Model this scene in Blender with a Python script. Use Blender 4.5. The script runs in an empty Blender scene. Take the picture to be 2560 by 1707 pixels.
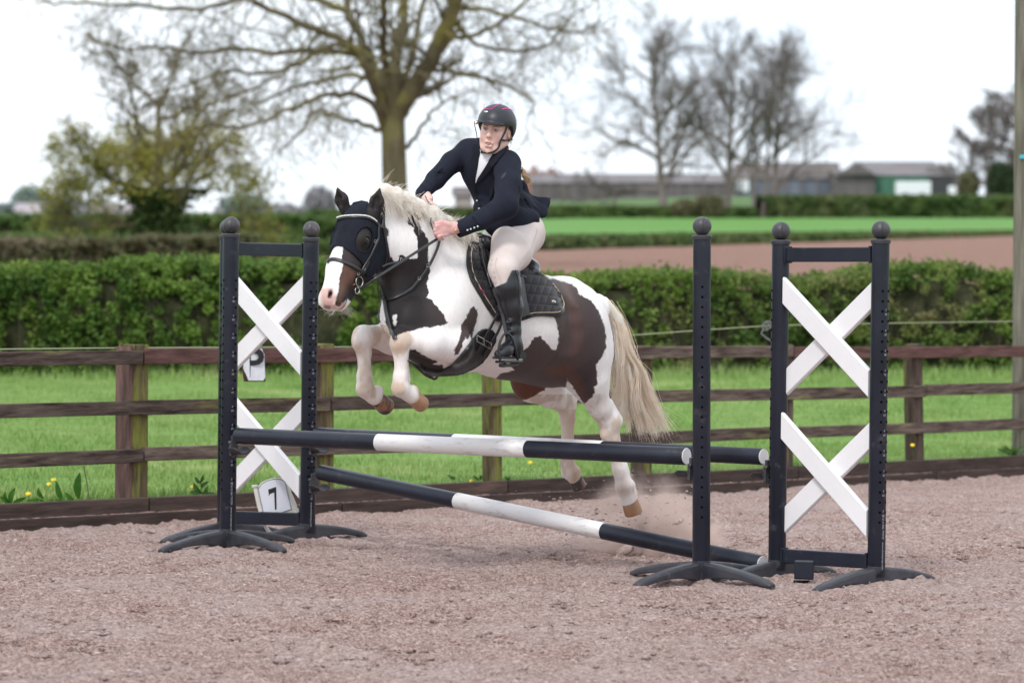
import bpy, bmesh, math, random
import numpy as np
from mathutils import Vector, Matrix, noise as mnoise
from mathutils.bvhtree import BVHTree
from mathutils.geometry import delaunay_2d_cdt

random.seed(7); rng = np.random.default_rng(7)
R = math.radians
scene = bpy.context.scene
def want(k): return True

# ------------------------------------------------------------------ camera
CAM = Vector((0, 0, 1.69)); FPX = 9600.0; PITCH = math.atan(308.5 / FPX)
cam_d = bpy.data.cameras.new('camera'); cam = bpy.data.objects.new('camera', cam_d)
scene.collection.objects.link(cam); scene.camera = cam
cam.location = CAM; cam.rotation_euler = (R(90) - PITCH, 0, 0)
cam_d.sensor_width = 36; cam_d.lens = FPX / 2560 * 36
cam_d.clip_start = 0.5; cam_d.clip_end = 6000
cam_d.dof.use_dof = True; cam_d.dof.focus_distance = 18.1; cam_d.dof.aperture_fstop = 3.9

# ------------------------------------------------------------------ world: bright overcast
w = bpy.data.worlds.new('World'); scene.world = w; w.use_nodes = True
nt = w.node_tree; nt.nodes.clear()
out = nt.nodes.new('ShaderNodeOutputWorld'); bg = nt.nodes.new('ShaderNodeBackground')
sky = nt.nodes.new('ShaderNodeTexSky'); sky.sky_type = 'NISHITA'; sky.sun_disc = False
SUN_EL, SUN_AZ = 48.0, 200.0      # behind the camera, to the left
sky.sun_elevation = R(SUN_EL); sky.sun_rotation = R(SUN_AZ)
sky.air_density = 1.0; sky.dust_density = 2.0
tc = nt.nodes.new('ShaderNodeTexCoord'); mp = nt.nodes.new('ShaderNodeMapping')
mp.inputs['Scale'].default_value = (1.0, 1.0, 3.5)
nz = nt.nodes.new('ShaderNodeTexNoise'); nz.inputs['Scale'].default_value = 4.0
nz.inputs['Detail'].default_value = 5; nz.inputs['Roughness'].default_value = .5
cr = nt.nodes.new('ShaderNodeValToRGB')
cr.color_ramp.elements[0].position = .3; cr.color_ramp.elements[0].color = (7.6, 8.6, 9.7, 1)
cr.color_ramp.elements[1].position = .7; cr.color_ramp.elements[1].color = (10.4, 10.7, 11.1, 1)
mx = nt.nodes.new('ShaderNodeMixRGB'); mx.inputs[0].default_value = .93
nt.links.new(tc.outputs['Generated'], mp.inputs[0]); nt.links.new(mp.outputs[0], nz.inputs['Vector'])
nt.links.new(nz.outputs[0], cr.inputs[0]); nt.links.new(sky.outputs[0], mx.inputs[1]); nt.links.new(cr.outputs[0], mx.inputs[2])
nt.links.new(mx.outputs[0], bg.inputs[0]); nt.links.new(bg.outputs[0], out.inputs[0])
bg.inputs[1].default_value = 0.10
sd = bpy.data.lights.new('sun', 'SUN'); sun = bpy.data.objects.new('sun', sd); scene.collection.objects.link(sun)
sd.energy = 1.4; sd.angle = R(11); sd.color = (1, .97, .92)
_az = R(SUN_AZ)
sdir = Vector((math.sin(_az) * math.cos(R(SUN_EL)), math.cos(_az) * math.cos(R(SUN_EL)), math.sin(R(SUN_EL))))
sun.rotation_euler = sdir.to_track_quat('Z', 'Y').to_euler()
scene.view_settings.view_transform = 'Standard'; scene.view_settings.look = 'None'
scene.view_settings.exposure = 0.46; scene.view_settings.gamma = 1
scene.cycles.volume_bounces = 1; scene.cycles.max_bounces = 10; scene.cycles.diffuse_bounces = 6; scene.cycles.transmission_bounces = 6; scene.cycles.transparent_max_bounces = 12
scene.cycles.use_denoising = True
scene.cycles.volume_step_rate = 1.0

# ------------------------------------------------------------------ pixel <-> world (2352-wide readings of the photo)
S = 2560 / 2352.0
FW = Vector((0, math.cos(PITCH), -math.sin(PITCH))); UPV = Vector((0, math.sin(PITCH), math.cos(PITCH)))
def ray(x, y):
    return Vector(((x * S - 1280) / FPX, 0, 0)) + UPV * (-(y * S - 853.5) / FPX) + FW
def D(x, y, d):
    r = ray(x, y); return CAM + r * (d / r.y)
def DS(x, y, d): return D(x / S, y / S, d)           # source pixels
def G(xs, d, z=0): return Vector(((xs - 1280) / FPX * d, d, z))
P0 = Vector((.495, 19.13, 0)); HF = Vector((-.695, -.719, 0)); HL = Vector((.719, -.695, 0))
def Q(x, y, v=0):
    r = ray(x, y); t = (v - (CAM - P0).dot(HL)) / r.dot(HL); return CAM + r * t
def proj_np(p):
    p = np.asarray(p, dtype=np.float64) - np.array(CAM)
    fx = p @ np.array(FW); u = p @ np.array(UPV); x = p[:, 0]
    return np.stack([(x / fx * FPX + 1280) / S, (853.5 - u / fx * FPX) / S], 1)

# ------------------------------------------------------------------ objects
col = scene.collection
def tag(o, label=None, cat=None, group=None, kind=None):
    if label: o['label'] = label
    if cat: o['category'] = cat
    if group: o['group'] = group
    if kind: o['kind'] = kind
    return o
def empty(name, loc, label, cat, group=None):
    o = bpy.data.objects.new(name, None); col.objects.link(o); o.location = loc
    o.empty_display_size = .1
    return tag(o, label, cat, group)
def rootloc(p):
    l = Vector((0, 0, 0))
    while p: l += p.location; p = p.parent
    return l
def mesh(name, V, F, m, parent=None, smooth=True, own=True):
    """world-space verts; V (n,3), F list or (m,k) array"""
    V = np.asarray(V, dtype=np.float32).reshape(-1, 3)
    me = bpy.data.meshes.new(name)
    if parent is not None: base = np.array(rootloc(parent), dtype=np.float32); loc = (0, 0, 0)
    elif own:
        base = V.mean(0); base[2] = V[:, 2].min(); loc = base
    else: base = np.zeros(3, dtype=np.float32); loc = (0, 0, 0)
    Vl = V - base
    if isinstance(F, np.ndarray):
        k = F.shape[1]; n = len(F)
        me.vertices.add(len(Vl)); me.vertices.foreach_set('co', Vl.ravel())
        me.loops.add(n * k); me.loops.foreach_set('vertex_index', F.astype(np.int32).ravel())
        me.polygons.add(n); me.polygons.foreach_set('loop_start', np.arange(0, n * k, k, dtype=np.int32))
        me.update(calc_edges=True)
    else:
        me.from_pydata(Vl.tolist(), [], F); me.update()
    me.polygons.foreach_set('use_smooth', np.full(len(me.polygons), smooth))
    if m is not None:
        for mm in (m if isinstance(m, (list, tuple)) else [m]): me.materials.append(mm)
    o = bpy.data.objects.new(name, me); col.objects.link(o)
    if parent is not None: o.parent = parent
    else: o.location = [float(c) for c in loc]
    return o
class MB:
    """collects simple solids into one mesh"""
    def __init__(s): s.V = []; s.F = []
    def add(s, V, F):
        b = len(s.V); s.V += [tuple(v) for v in V]; s.F += [tuple(i + b for i in f) for f in F]; return s
    def box(s, c, ax, ay, az, hx, hy, hz):
        c = Vector(c); V = []
        for i in (-1, 1):
            for j in (-1, 1):
                for k in (-1, 1): V.append(c + ax * hx * i + ay * hy * j + az * hz * k)
        return s.add(V, [(0, 1, 3, 2), (4, 6, 7, 5), (0, 4, 5, 1), (2, 3, 7, 6), (0, 2, 6, 4), (1, 5, 7, 3)])
    def bar(s, a, b, side, w, t, bev=0):
        """board from a to b; width w across 'up-ish', thickness t along side"""
        a = Vector(a); b = Vector(b); ax = (b - a).normalized(); n = (Vector(side) - ax * ax.dot(Vector(side))).normalized(); u = n.cross(ax)
        pr = [(-1, -1), (1, -1), (1, 1), (-1, 1)] if not bev else None
        if bev:
            e = bev; W = w / 2; T = t / 2
            pr = [(-W + e, -T), (W - e, -T), (W, -T + e), (W, T - e), (W - e, T), (-W + e, T), (-W, T - e), (-W, -T + e)]
        else: pr = [(p * w / 2, q * t / 2) for p, q in pr]
        n_ = len(pr); V = [a + u * p + n * q for p, q in pr] + [b + u * p + n * q for p, q in pr]
        F = [(i, (i + 1) % n_, n_ + (i + 1) % n_, n_ + i) for i in range(n_)] + [tuple(range(n_))[::-1], tuple(range(n_, 2 * n_))]
        return s.add(V, F)
    def tube(s, pts, rs, seg=8, cap=True, flat=None):
        pts = [Vector(p) for p in pts]
        if not hasattr(rs, '__len__'): rs = [rs] * len(pts)
        V = []; F = []; up = None; n = len(pts)
        for i, p in enumerate(pts):
            t = (pts[min(i + 1, n - 1)] - pts[max(i - 1, 0)]).normalized()
            if up is None:
                up = Vector((0, 0, 1)) if abs(t.z) < .9 else Vector((1, 0, 0))
            x = t.cross(up).normalized(); up = x.cross(t).normalized()
            for k in range(seg):
                a = 2 * math.pi * k / seg
                V.append(p + (x * math.cos(a) + up * math.sin(a)) * rs[i])
        for i in range(n - 1):
            for k in range(seg):
                k2 = (k + 1) % seg; F.append((i * seg + k, i * seg + k2, (i + 1) * seg + k2, (i + 1) * seg + k))
        if cap: F += [tuple(range(seg))[::-1], tuple((n - 1) * seg + k for k in range(seg))]
        return s.add(V, F)
    def lathe(s, c, axis, prof, seg=24, x0=None):
        """prof list of (radius, height along axis)"""
        c = Vector(c); axis = Vector(axis).normalized()
        x = axis.orthogonal().normalized() if x0 is None else Vector(x0).normalized(); y = axis.cross(x)
        V = []; F = []; n = len(prof)
        for r, h in prof:
            for k in range(seg):
                a = 2 * math.pi * k / seg; V.append(c + axis * h + (x * math.cos(a) + y * math.sin(a)) * r)
        for i in range(n - 1):
            for k in range(seg):
                k2 = (k + 1) % seg; F.append((i * seg + k, i * seg + k2, (i + 1) * seg + k2, (i + 1) * seg + k))
        if prof[0][0] > 1e-5: F.append(tuple(range(seg))[::-1])
        if prof[-1][0] > 1e-5: F.append(tuple((n - 1) * seg + k for k in range(seg)))
        return s.add(V, F)
    def ell(s, c, ax, seg=16, rings=10):
        c = Vector(c); V = []; F = []
        for i in range(rings + 1):
            th = math.pi * i / rings
            for k in range(seg):
                a = 2 * math.pi * k / seg
                V.append(c + ax[0] * math.sin(th) * math.cos(a) + ax[1] * math.sin(th) * math.sin(a) + ax[2] * math.cos(th))
        for i in range(rings):
            for k in range(seg):
                k2 = (k + 1) % seg; F.append((i * seg + k, (i + 1) * seg + k, (i + 1) * seg + k2, i * seg + k2))
        return s.add(V, F)
    def build(s, name, m, parent=None, smooth=False, bevel=0, sharp=None):
        o = mesh(name, s.V, s.F, m, parent, smooth)
        if smooth: flat_sharp(o, sharp or 35)
        if bevel:
            md = o.modifiers.new('b', 'BEVEL'); md.width = bevel; md.segments = 2; md.limit_method = 'ANGLE'
        return o
def flat_sharp(o, deg=35):
    me = o.data; bm = bmesh.new(); bm.from_mesh(me)
    c = math.cos(R(deg))
    for e in bm.edges:
        if len(e.link_faces) == 2 and e.link_faces[0].normal.dot(e.link_faces[1].normal) < c: e.smooth = False
    bm.to_mesh(me); bm.free()
def copy_thing(o, parent=None):
    c = o.copy(); col.objects.link(c)
    if parent: c.parent = parent
    for ch in list(o.children): copy_thing(ch, c)
    return c
def text_mesh(s, size, origin, xa, ya, extr=.0006, bold=False):
    cu = bpy.data.curves.new('t', 'FONT'); cu.body = s; cu.size = size; cu.align_x = 'CENTER'; cu.align_y = 'CENTER'; cu.extrude = extr / 2
    if bold: cu.offset = size * .02
    cu.resolution_u = 3
    ob = bpy.data.objects.new('t', cu); col.objects.link(ob)
    me = bpy.data.meshes.new_from_object(ob)
    xa = Vector(xa).normalized(); ya = Vector(ya).normalized(); za = xa.cross(ya)
    V = [Vector(origin) + xa * v.co.x + ya * v.co.y + za * v.co.z for v in me.vertices]
    F = [tuple(p.vertices) for p in me.polygons]
    bpy.data.objects.remove(ob); bpy.data.meshes.remove(me); bpy.data.curves.remove(cu)
    return V, F

# ------------------------------------------------------------------ materials
def nodes(m):
    m.use_nodes = True; t = m.node_tree; b = t.nodes.get('Principled BSDF') or t.nodes.new('ShaderNodeBsdfPrincipled'); return t, b
def N(t, ty, **kw):
    n = t.nodes.new(ty)
    for k, v in kw.items():
        if k.startswith('_'): setattr(n, k[1:], v)
        else: n.inputs[k.replace('__', ' ')].default_value = v
    return n
def c4(c): return (c[0], c[1], c[2], 1)
def M(name, c1, rough=.6, c2=None, scale=8, detail=4, bump=0, bscale=60, metal=0, coat=0, stretch=(1, 1, 1), rotz=0, spec=.5,
      c3=None, c3scale=3, c3lo=.55, c3hi=.7, rand=0, lo=.35, hi=.65, sub=0, sheen=0):
    m = bpy.data.materials.new(name); t, b = nodes(m); L = t.links
    tcn = N(t, 'ShaderNodeTexCoord'); r_ = N(t, 'ShaderNodeMapping'); r_.inputs['Rotation'].default_value = (0, 0, -rotz)
    mpn = N(t, 'ShaderNodeMapping'); mpn.inputs['Scale'].default_value = stretch
    L.new(tcn.outputs['Object'], r_.inputs[0]); L.new(r_.outputs[0], mpn.inputs[0])
    oi = N(t, 'ShaderNodeObjectInfo'); add = N(t, 'ShaderNodeVectorMath', _operation='MULTIPLY_ADD')
    cmb = N(t, 'ShaderNodeCombineXYZ'); L.new(oi.outputs['Random'], cmb.inputs[0]); L.new(oi.outputs['Random'], cmb.inputs[1])
    L.new(cmb.outputs[0], add.inputs[0]); add.inputs[1].default_value = (17, 31, 5); L.new(mpn.outputs[0], add.inputs[2])
    vec = add.outputs[0]
    cur = None
    if c2 is not None:
        n = N(t, 'ShaderNodeTexNoise', Scale=scale, Detail=detail, Roughness=.65); L.new(vec, n.inputs['Vector'])
        rp = N(t, 'ShaderNodeValToRGB'); rp.color_ramp.elements[0].position = lo; rp.color_ramp.elements[1].position = hi
        rp.color_ramp.elements[0].color = c4(c1); rp.color_ramp.elements[1].color = c4(c2)
        L.new(n.outputs[0], rp.inputs[0]); cur = rp.outputs[0]
    if c3 is not None:
        n = N(t, 'ShaderNodeTexNoise', Scale=c3scale, Detail=5, Roughness=.7); L.new(vec, n.inputs['Vector'])
        mr = N(t, 'ShaderNodeMapRange'); mr.inputs[1].default_value = c3lo; mr.inputs[2].default_value = c3hi; L.new(n.outputs[0], mr.inputs[0])
        mxn = N(t, 'ShaderNodeMixRGB'); L.new(mr.outputs[0], mxn.inputs[0])
        if cur: L.new(cur, mxn.inputs[1])
        else: mxn.inputs[1].default_value = c4(c1)
        mxn.inputs[2].default_value = c4(c3); cur = mxn.outputs[0]
    if rand:
        hs = N(t, 'ShaderNodeHueSaturation'); mr = N(t, 'ShaderNodeMapRange'); mr.inputs[3].default_value = 1 - rand; mr.inputs[4].default_value = 1 + rand
        L.new(oi.outputs['Random'], mr.inputs[0]); L.new(mr.outputs[0], hs.inputs['Value'])
        if cur: L.new(cur, hs.inputs['Color'])
        else: hs.inputs['Color'].default_value = c4(c1)
        cur = hs.outputs[0]
    if cur: L.new(cur, b.inputs['Base Color'])
    else: b.inputs['Base Color'].default_value = c4(c1)
    b.inputs['Roughness'].default_value = rough; b.inputs['Metallic'].default_value = metal
    b.inputs['Coat Weight'].default_value = coat; b.inputs['Specular IOR Level'].default_value = spec
    if sheen: b.inputs['Sheen Weight'].default_value = sheen
    if sub: b.inputs['Subsurface Weight'].default_value = sub; b.inputs['Subsurface Radius'].default_value = (.012, .005, .003)
    if bump:
        n = N(t, 'ShaderNodeTexNoise', Scale=bscale, Detail=5, Roughness=.7); L.new(vec, n.inputs['Vector'])
        bp = N(t, 'ShaderNodeBump', Strength=1.0, Distance=bump); L.new(n.outputs[0], bp.inputs['Height']); L.new(bp.outputs[0], b.inputs['Normal'])
    return m

# ------------------------------------------------------------------ noise on arrays
def vnoise(p, seed=0):
    """value noise on (n,3) array, 0..1"""
    p = np.asarray(p, dtype=np.float64); i = np.floor(p).astype(np.int64); f = p - i; f = f * f * (3 - 2 * f)
    def hsh(x, y, z):
        h = (x * 374761393 + y * 668265263 + z * 2147483647 + seed * 1274126177) & 0xffffffff
        h = ((h ^ (h >> 13)) * 1274126177) & 0xffffffff; return ((h ^ (h >> 16)) & 0xffff) / 65535.0
    r = 0
    for a in (0, 1):
        for b in (0, 1):
            for c in (0, 1):
                wgt = (f[:, 0] if a else 1 - f[:, 0]) * (f[:, 1] if b else 1 - f[:, 1]) * (f[:, 2] if c else 1 - f[:, 2])
                r = r + wgt * hsh(i[:, 0] + a, i[:, 1] + b, i[:, 2] + c)
    return r
def fbm(p, oct=4, seed=0, gain=.5):
    p = np.asarray(p, dtype=np.float64); a = 1; s = 0; t = 0
    for o in range(oct):
        s = s + a * vnoise(p * 2 ** o + o * 13.7, seed + o); t += a; a *= gain
    return s / t

# ------------------------------------------------------------------ signed-distance modelling
class SDF:
    def __init__(s, lo, hi, h):
        s.lo = np.array(lo, dtype=np.float32); s.h = h
        s.n = np.ceil((np.array(hi) - s.lo) / h).astype(int) + 1
        s.F = np.full(s.n, 1.0, dtype=np.float32)
        s.ax = [s.lo[i] + np.arange(s.n[i], dtype=np.float32) * h for i in range(3)]
    def sl(s, mn, mx):
        a = np.maximum(np.floor((mn - s.lo) / s.h).astype(int), 0); b = np.minimum(np.ceil((mx - s.lo) / s.h).astype(int) + 1, s.n)
        if np.any(b <= a): return None
        return tuple(slice(a[i], b[i]) for i in range(3))
    def comb(s, sl, d, k, op):
        f = s.F[sl]
        if op == 'u':
            if k <= 0: s.F[sl] = np.minimum(f, d); return
            hh = np.clip(.5 + .5 * (f - d) / k, 0, 1); s.F[sl] = f * (1 - hh) + d * hh - k * hh * (1 - hh)
        else:
            kk = max(k, 1e-5); hh = np.clip(.5 - .5 * (f + d) / kk, 0, 1); s.F[sl] = f * (1 - hh) - d * hh + kk * hh * (1 - hh)
    def cone(s, a, b, ra, rb, k=.03, op='u', flat=None, ease=0):
        a = np.array(a, dtype=np.float32); b = np.array(b, dtype=np.float32); r = max(ra, rb); mg = r + k + 3 * s.h
        sl = s.sl(np.minimum(a, b) - mg, np.maximum(a, b) + mg)
        if sl is None: return
        X = s.ax[0][sl[0]][:, None, None]; Y = s.ax[1][sl[1]][None, :, None]; Z = s.ax[2][sl[2]][None, None, :]
        ab = b - a; L2 = float(ab @ ab) + 1e-12
        px, py, pz = X - a[0], Y - a[1], Z - a[2]
        t = np.clip((px * ab[0] + py * ab[1] + pz * ab[2]) / L2, 0, 1)
        if ease: tt = t * t * (3 - 2 * t)
        else: tt = t
        qx, qy, qz = px - t * ab[0], py - t * ab[1], pz - t * ab[2]
        rr = ra + (rb - ra) * tt
        if flat is not None:
            n = np.array(flat[0], dtype=np.float32); n /= np.linalg.norm(n); g = 1 / flat[1] - 1
            dn = (qx * n[0] + qy * n[1] + qz * n[2]); q2 = qx * qx + qy * qy + qz * qz + (g * g + 2 * g) * dn * dn
            q = np.sqrt(q2 + 1e-12)
            nn = np.sqrt(qx * qx + qy * qy + qz * qz + (((1 + g) ** 4) - 1) * dn * dn + 1e-12)
            d = (q - rr) * q / nn
        else: d = np.sqrt(qx * qx + qy * qy + qz * qz) - rr
        s.comb(sl, d, k, op)
    def ell(s, c, axes, k=.03, op='u'):
        """axes: three Vectors with lengths = radii (orthogonal)"""
        c = np.array(c, dtype=np.float32); A = [np.array(v, dtype=np.float32) for v in axes]
        ext = np.sqrt(sum(v * v for v in A)) + k + 3 * s.h
        sl = s.sl(c - ext, c + ext)
        if sl is None: return
        X = s.ax[0][sl[0]][:, None, None] - c[0]; Y = s.ax[1][sl[1]][None, :, None] - c[1]; Z = s.ax[2][sl[2]][None, None, :] - c[2]
        k0 = 0; k1 = 0
        for v in A:
            r = float(np.linalg.norm(v)); n = v / r; q = X * n[0] + Y * n[1] + Z * n[2]
            k0 = k0 + (q / r) ** 2; k1 = k1 + (q / (r * r)) ** 2
        k0 = np.sqrt(k0 + 1e-12); k1 = np.sqrt(k1 + 1e-12)
        s.comb(sl, k0 * (k0 - 1) / k1, k, op)
    def sph(s, c, r, k=.02, op='u'): s.cone(c, Vector(c) + Vector((0, 0, 1e-4)), r, r, k, op)
    def extract(s, smooth=1):
        F = s.F; neg = F < 0
        c = np.zeros(np.array(F.shape) - 1, dtype=np.int8)
        for i in (0, 1):
            for j in (0, 1):
                for k in (0, 1): c += neg[i:F.shape[0] - 1 + i, j:F.shape[1] - 1 + j, k:F.shape[2] - 1 + k]
        act = np.argwhere((c > 0) & (c < 8)); idx = np.full(c.shape, -1, dtype=np.int32); idx[tuple(act.T)] = np.arange(len(act))
        cor = np.array([(i, j, k) for i in (0, 1) for j in (0, 1) for k in (0, 1)])
        val = np.stack([F[tuple((act + q).T)] for q in cor], 1)
        P = np.zeros((len(act), 3)); W = np.zeros(len(act))
        for a in range(8):
            for b in range(a + 1, 8):
                if np.abs(cor[a] - cor[b]).sum() != 1: continue
                va, vb = val[:, a], val[:, b]; m = (va < 0) != (vb < 0)
                t = np.where(m, va / np.where(m, va - vb, 1), 0)
                P += np.where(m[:, None], cor[a] + t[:, None] * (cor[b] - cor[a]), 0); W += m
        P = P / W[:, None] + act; V = s.lo + P * s.h
        Q_ = []
        for ax in range(3):
            sl0 = [slice(None)] * 3; sl1 = [slice(None)] * 3; sl0[ax] = slice(0, -1); sl1[ax] = slice(1, None)
            n0 = neg[tuple(sl0)]; n1 = neg[tuple(sl1)]
            o1, o2 = [i for i in range(3) if i != ax]
            for sign in (0, 1):
                e = np.argwhere(n0 & ~n1 if sign == 0 else ~n0 & n1)
                e = e[(e[:, o1] > 0) & (e[:, o2] > 0) & (e[:, o1] < c.shape[o1]) & (e[:, o2] < c.shape[o2])]
                def g(d1, d2):
                    q = e.copy(); q[:, o1] += d1; q[:, o2] += d2; return idx[tuple(q.T)]
                q = np.stack([g(-1, -1), g(0, -1), g(0, 0), g(-1, 0)], 1)
                flip = (sign == 1) ^ (ax == 1)
                Q_.append(q[:, ::-1] if flip else q)
        Fq = np.concatenate(Q_)
        for _ in range(smooth):
            acc = np.zeros_like(V); cnt = np.zeros(len(V))
            for i in range(4):
                a, b = Fq[:, i], Fq[:, (i + 1) % 4]
                np.add.at(acc, a, V[b]); np.add.at(cnt, a, 1); np.add.at(acc, b, V[a]); np.add.at(cnt, b, 1)
            V = V * .5 + .5 * acc / np.maximum(cnt, 1)[:, None]
        return V, Fq
def bounds(pts, m):
    a = np.array([tuple(p) for p in pts]); return a.min(0) - m, a.max(0) + m
def pip(poly, pts):
    """points in polygon, vectorised"""
    x, y = pts[:, 0], pts[:, 1]; ins = np.zeros(len(pts), bool); n = len(poly)
    for i in range(n):
        x1, y1 = poly[i]; x2, y2 = poly[(i + 1) % n]
        if y1 == y2: continue
        c = ((y1 > y) != (y2 > y)) & (x < (x2 - x1) * (y - y1) / (y2 - y1) + x1); ins ^= c
    return ins
def psd(poly, pts):
    """signed distance to polygon, + inside"""
    d = np.full(len(pts), 1e9); n = len(poly)
    for i in range(n):
        a = np.array(poly[i], float); b = np.array(poly[(i + 1) % n], float); ab = b - a
        t = np.clip(((pts - a) @ ab) / (ab @ ab + 1e-9), 0, 1); d = np.minimum(d, np.linalg.norm(pts - a - t[:, None] * ab, axis=1))
    return np.where(pip(poly, pts), d, -d)
def set_attr(o, name, vals, typ='FLOAT'):
    a = o.data.attributes.new(name, typ, 'POINT')
    if typ == 'FLOAT': a.data.foreach_set('value', np.asarray(vals, dtype=np.float32))
    else:
        v = np.ones((len(vals), 4), dtype=np.float32); v[:, :3] = vals; a.data.foreach_set('color', v.ravel())
# ------------------------------------------------------------------ fence line geometry
FT = Vector((1, 1.197, 0)).normalized(); FN = Vector((FT.y, -FT.x, 0))     # along the fence; towards the arena
def fy(x): return 24.12 + 1.197 * x
def fdz(x): return -.035 * (np.clip(x, -9, 10) + 2.77)
def fp(x, z=0, off=0):      # point on the fence line at lateral x, z above the local datum, off towards the arena
    p = Vector((x, fy(x), z + float(fdz(x)))); return p + FN * off
SAND_X = FN * 0
def sstep(a, b, v):
    t = np.clip((v - a) / (b - a), 0, 1); return t * t * (3 - 2 * t)
def arena_z(x, y):
    yf = fy(x); y0 = np.minimum(19.2, yf - 3)
    e = sstep(0, 1, (y - y0) / np.maximum(yf - y0, .1)); return e * (-.013 - .034 * (np.clip(x, -9, 10) + 2.77))

# ------------------------------------------------------------------ materials of the setting
def sand_material():
    m = bpy.data.materials.new('arena_sand'); t, b = nodes(m); L = t.links
    tcn = N(t, 'ShaderNodeTexCoord'); mp_ = N(t, 'ShaderNodeMapping'); L.new(tcn.outputs['Object'], mp_.inputs[0])
    v = mp_.outputs[0]
    def nz_(s, d=5, r=.65, st=None):
        n = N(t, 'ShaderNodeTexNoise', Scale=s, Detail=d, Roughness=r)
        if st:
            q = N(t, 'ShaderNodeMapping'); q.inputs['Scale'].default_value = st; q.inputs['Rotation'].default_value = (0, 0, .5); L.new(v, q.inputs[0]); L.new(q.outputs[0], n.inputs['Vector'])
        else: L.new(v, n.inputs['Vector'])
        return n.outputs[0]
    def ramp(f, p0, c0, p1, c1):
        r = N(t, 'ShaderNodeValToRGB'); r.color_ramp.elements[0].position = p0; r.color_ramp.elements[0].color = c4(c0)
        r.color_ramp.elements[1].position = p1; r.color_ramp.elements[1].color = c4(c1); L.new(f, r.inputs[0]); return r.outputs[0]
    def mix(f, a, b_):
        n = N(t, 'ShaderNodeMixRGB'); L.new(f, n.inputs[0]); L.new(a, n.inputs[1])
        if isinstance(b_, tuple): n.inputs[2].default_value = c4(b_)
        else: L.new(b_, n.inputs[2])
        return n.outputs[0]
    A = ramp(nz_(62, 7, .8), .42, (.165, .086, .068), .575, (.73, .54, .485))
    B = ramp(nz_(11, 5, .6), .36, (.31, .185, .155), .62, (.62, .465, .42))
    n = N(t, 'ShaderNodeMixRGB'); n.inputs[0].default_value = .28; L.new(A, n.inputs[1]); L.new(B, n.inputs[2]); base = n.outputs[0]
    big = ramp(nz_(1.1, 4), .4, (0, 0, 0), .62, (1, 1, 1))      # drier, paler drifts
    mm = N(t, 'ShaderNodeMath', _operation='MULTIPLY'); mm.inputs[1].default_value = .38; L.new(big, mm.inputs[0])
    base = mix(mm.outputs[0], n.outputs[0], (.60, .50, .48))
    cl1 = ramp(nz_(26, 5, .7, (1, 1.5, 1)), .53, (0, 0, 0), .64, (.55, .55, .55)); base = mix(cl1, base, (.24, .135, .11))
    cl2 = ramp(nz_(3.0, 6, .75), .56, (0, 0, 0), .70, (.35, .35, .35)); base = mix(cl2, base, (.27, .16, .13))
    fib = ramp(nz_(120, 3, .8, (1, .25, 1)), .62, (0, 0, 0), .70, (1, 1, 1)); base = mix(fib, base, (.68, .58, .55))
    dk = ramp(nz_(70, 4, .8), .66, (0, 0, 0), .72, (1, 1, 1)); base = mix(dk, base, (.17, .13, .13))
    L.new(base, b.inputs['Base Color']); b.inputs['Roughness'].default_value = .95; b.inputs['Specular IOR Level'].default_value = .15
    add = N(t, 'ShaderNodeMath', _operation='ADD'); L.new(nz_(35, 6, .8), add.inputs[0]); L.new(nz_(110, 4, .8), add.inputs[1])
    bp = N(t, 'ShaderNodeBump', Strength=1.0, Distance=.014); L.new(add.outputs[0], bp.inputs['Height']); L.new(bp.outputs[0], b.inputs['Normal'])
    return m
WD = dict(stretch=(1, 9, 9), rotz=math.atan2(FT.y, FT.x), scale=3.6, detail=10)
m_wood = M('weathered_brown_wood', (.036, .022, .018), .85, (.165, .125, .105), bump=.004, bscale=9, c3=(.20, .185, .06), c3scale=.9, c3lo=.58, c3hi=.68, rand=.25, spec=.2, **WD)
m_wood_red = M('purple_brown_stained_wood', (.070, .032, .028), .8, (.185, .098, .088), bump=.004, bscale=9, rand=.15, spec=.2, **WD)
m_post = M('lichen_covered_post_wood', (.055, .038, .026), .9, (.15, .115, .065), scale=3, stretch=(8, 8, 1), bump=.004, bscale=8, c3=(.17, .18, .04), c3scale=2.5, c3lo=.46, c3hi=.58, rand=.2, spec=.2)
m_post2 = M('brown_post_wood', (.05, .035, .03), .9, (.14, .10, .08), scale=3, stretch=(8, 8, 1), bump=.004, bscale=8, c3=(.16, .15, .05), c3scale=2, c3lo=.56, c3hi=.66, rand=.2, spec=.2)
m_kick = M('dark_kickboard_wood', (.040, .026, .022), .8, (.085, .058, .048), bump=.003, bscale=9, c3=(.17, .10, .08), c3scale=1.2, c3lo=.57, c3hi=.75, rand=.2, spec=.25, **WD)

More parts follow.
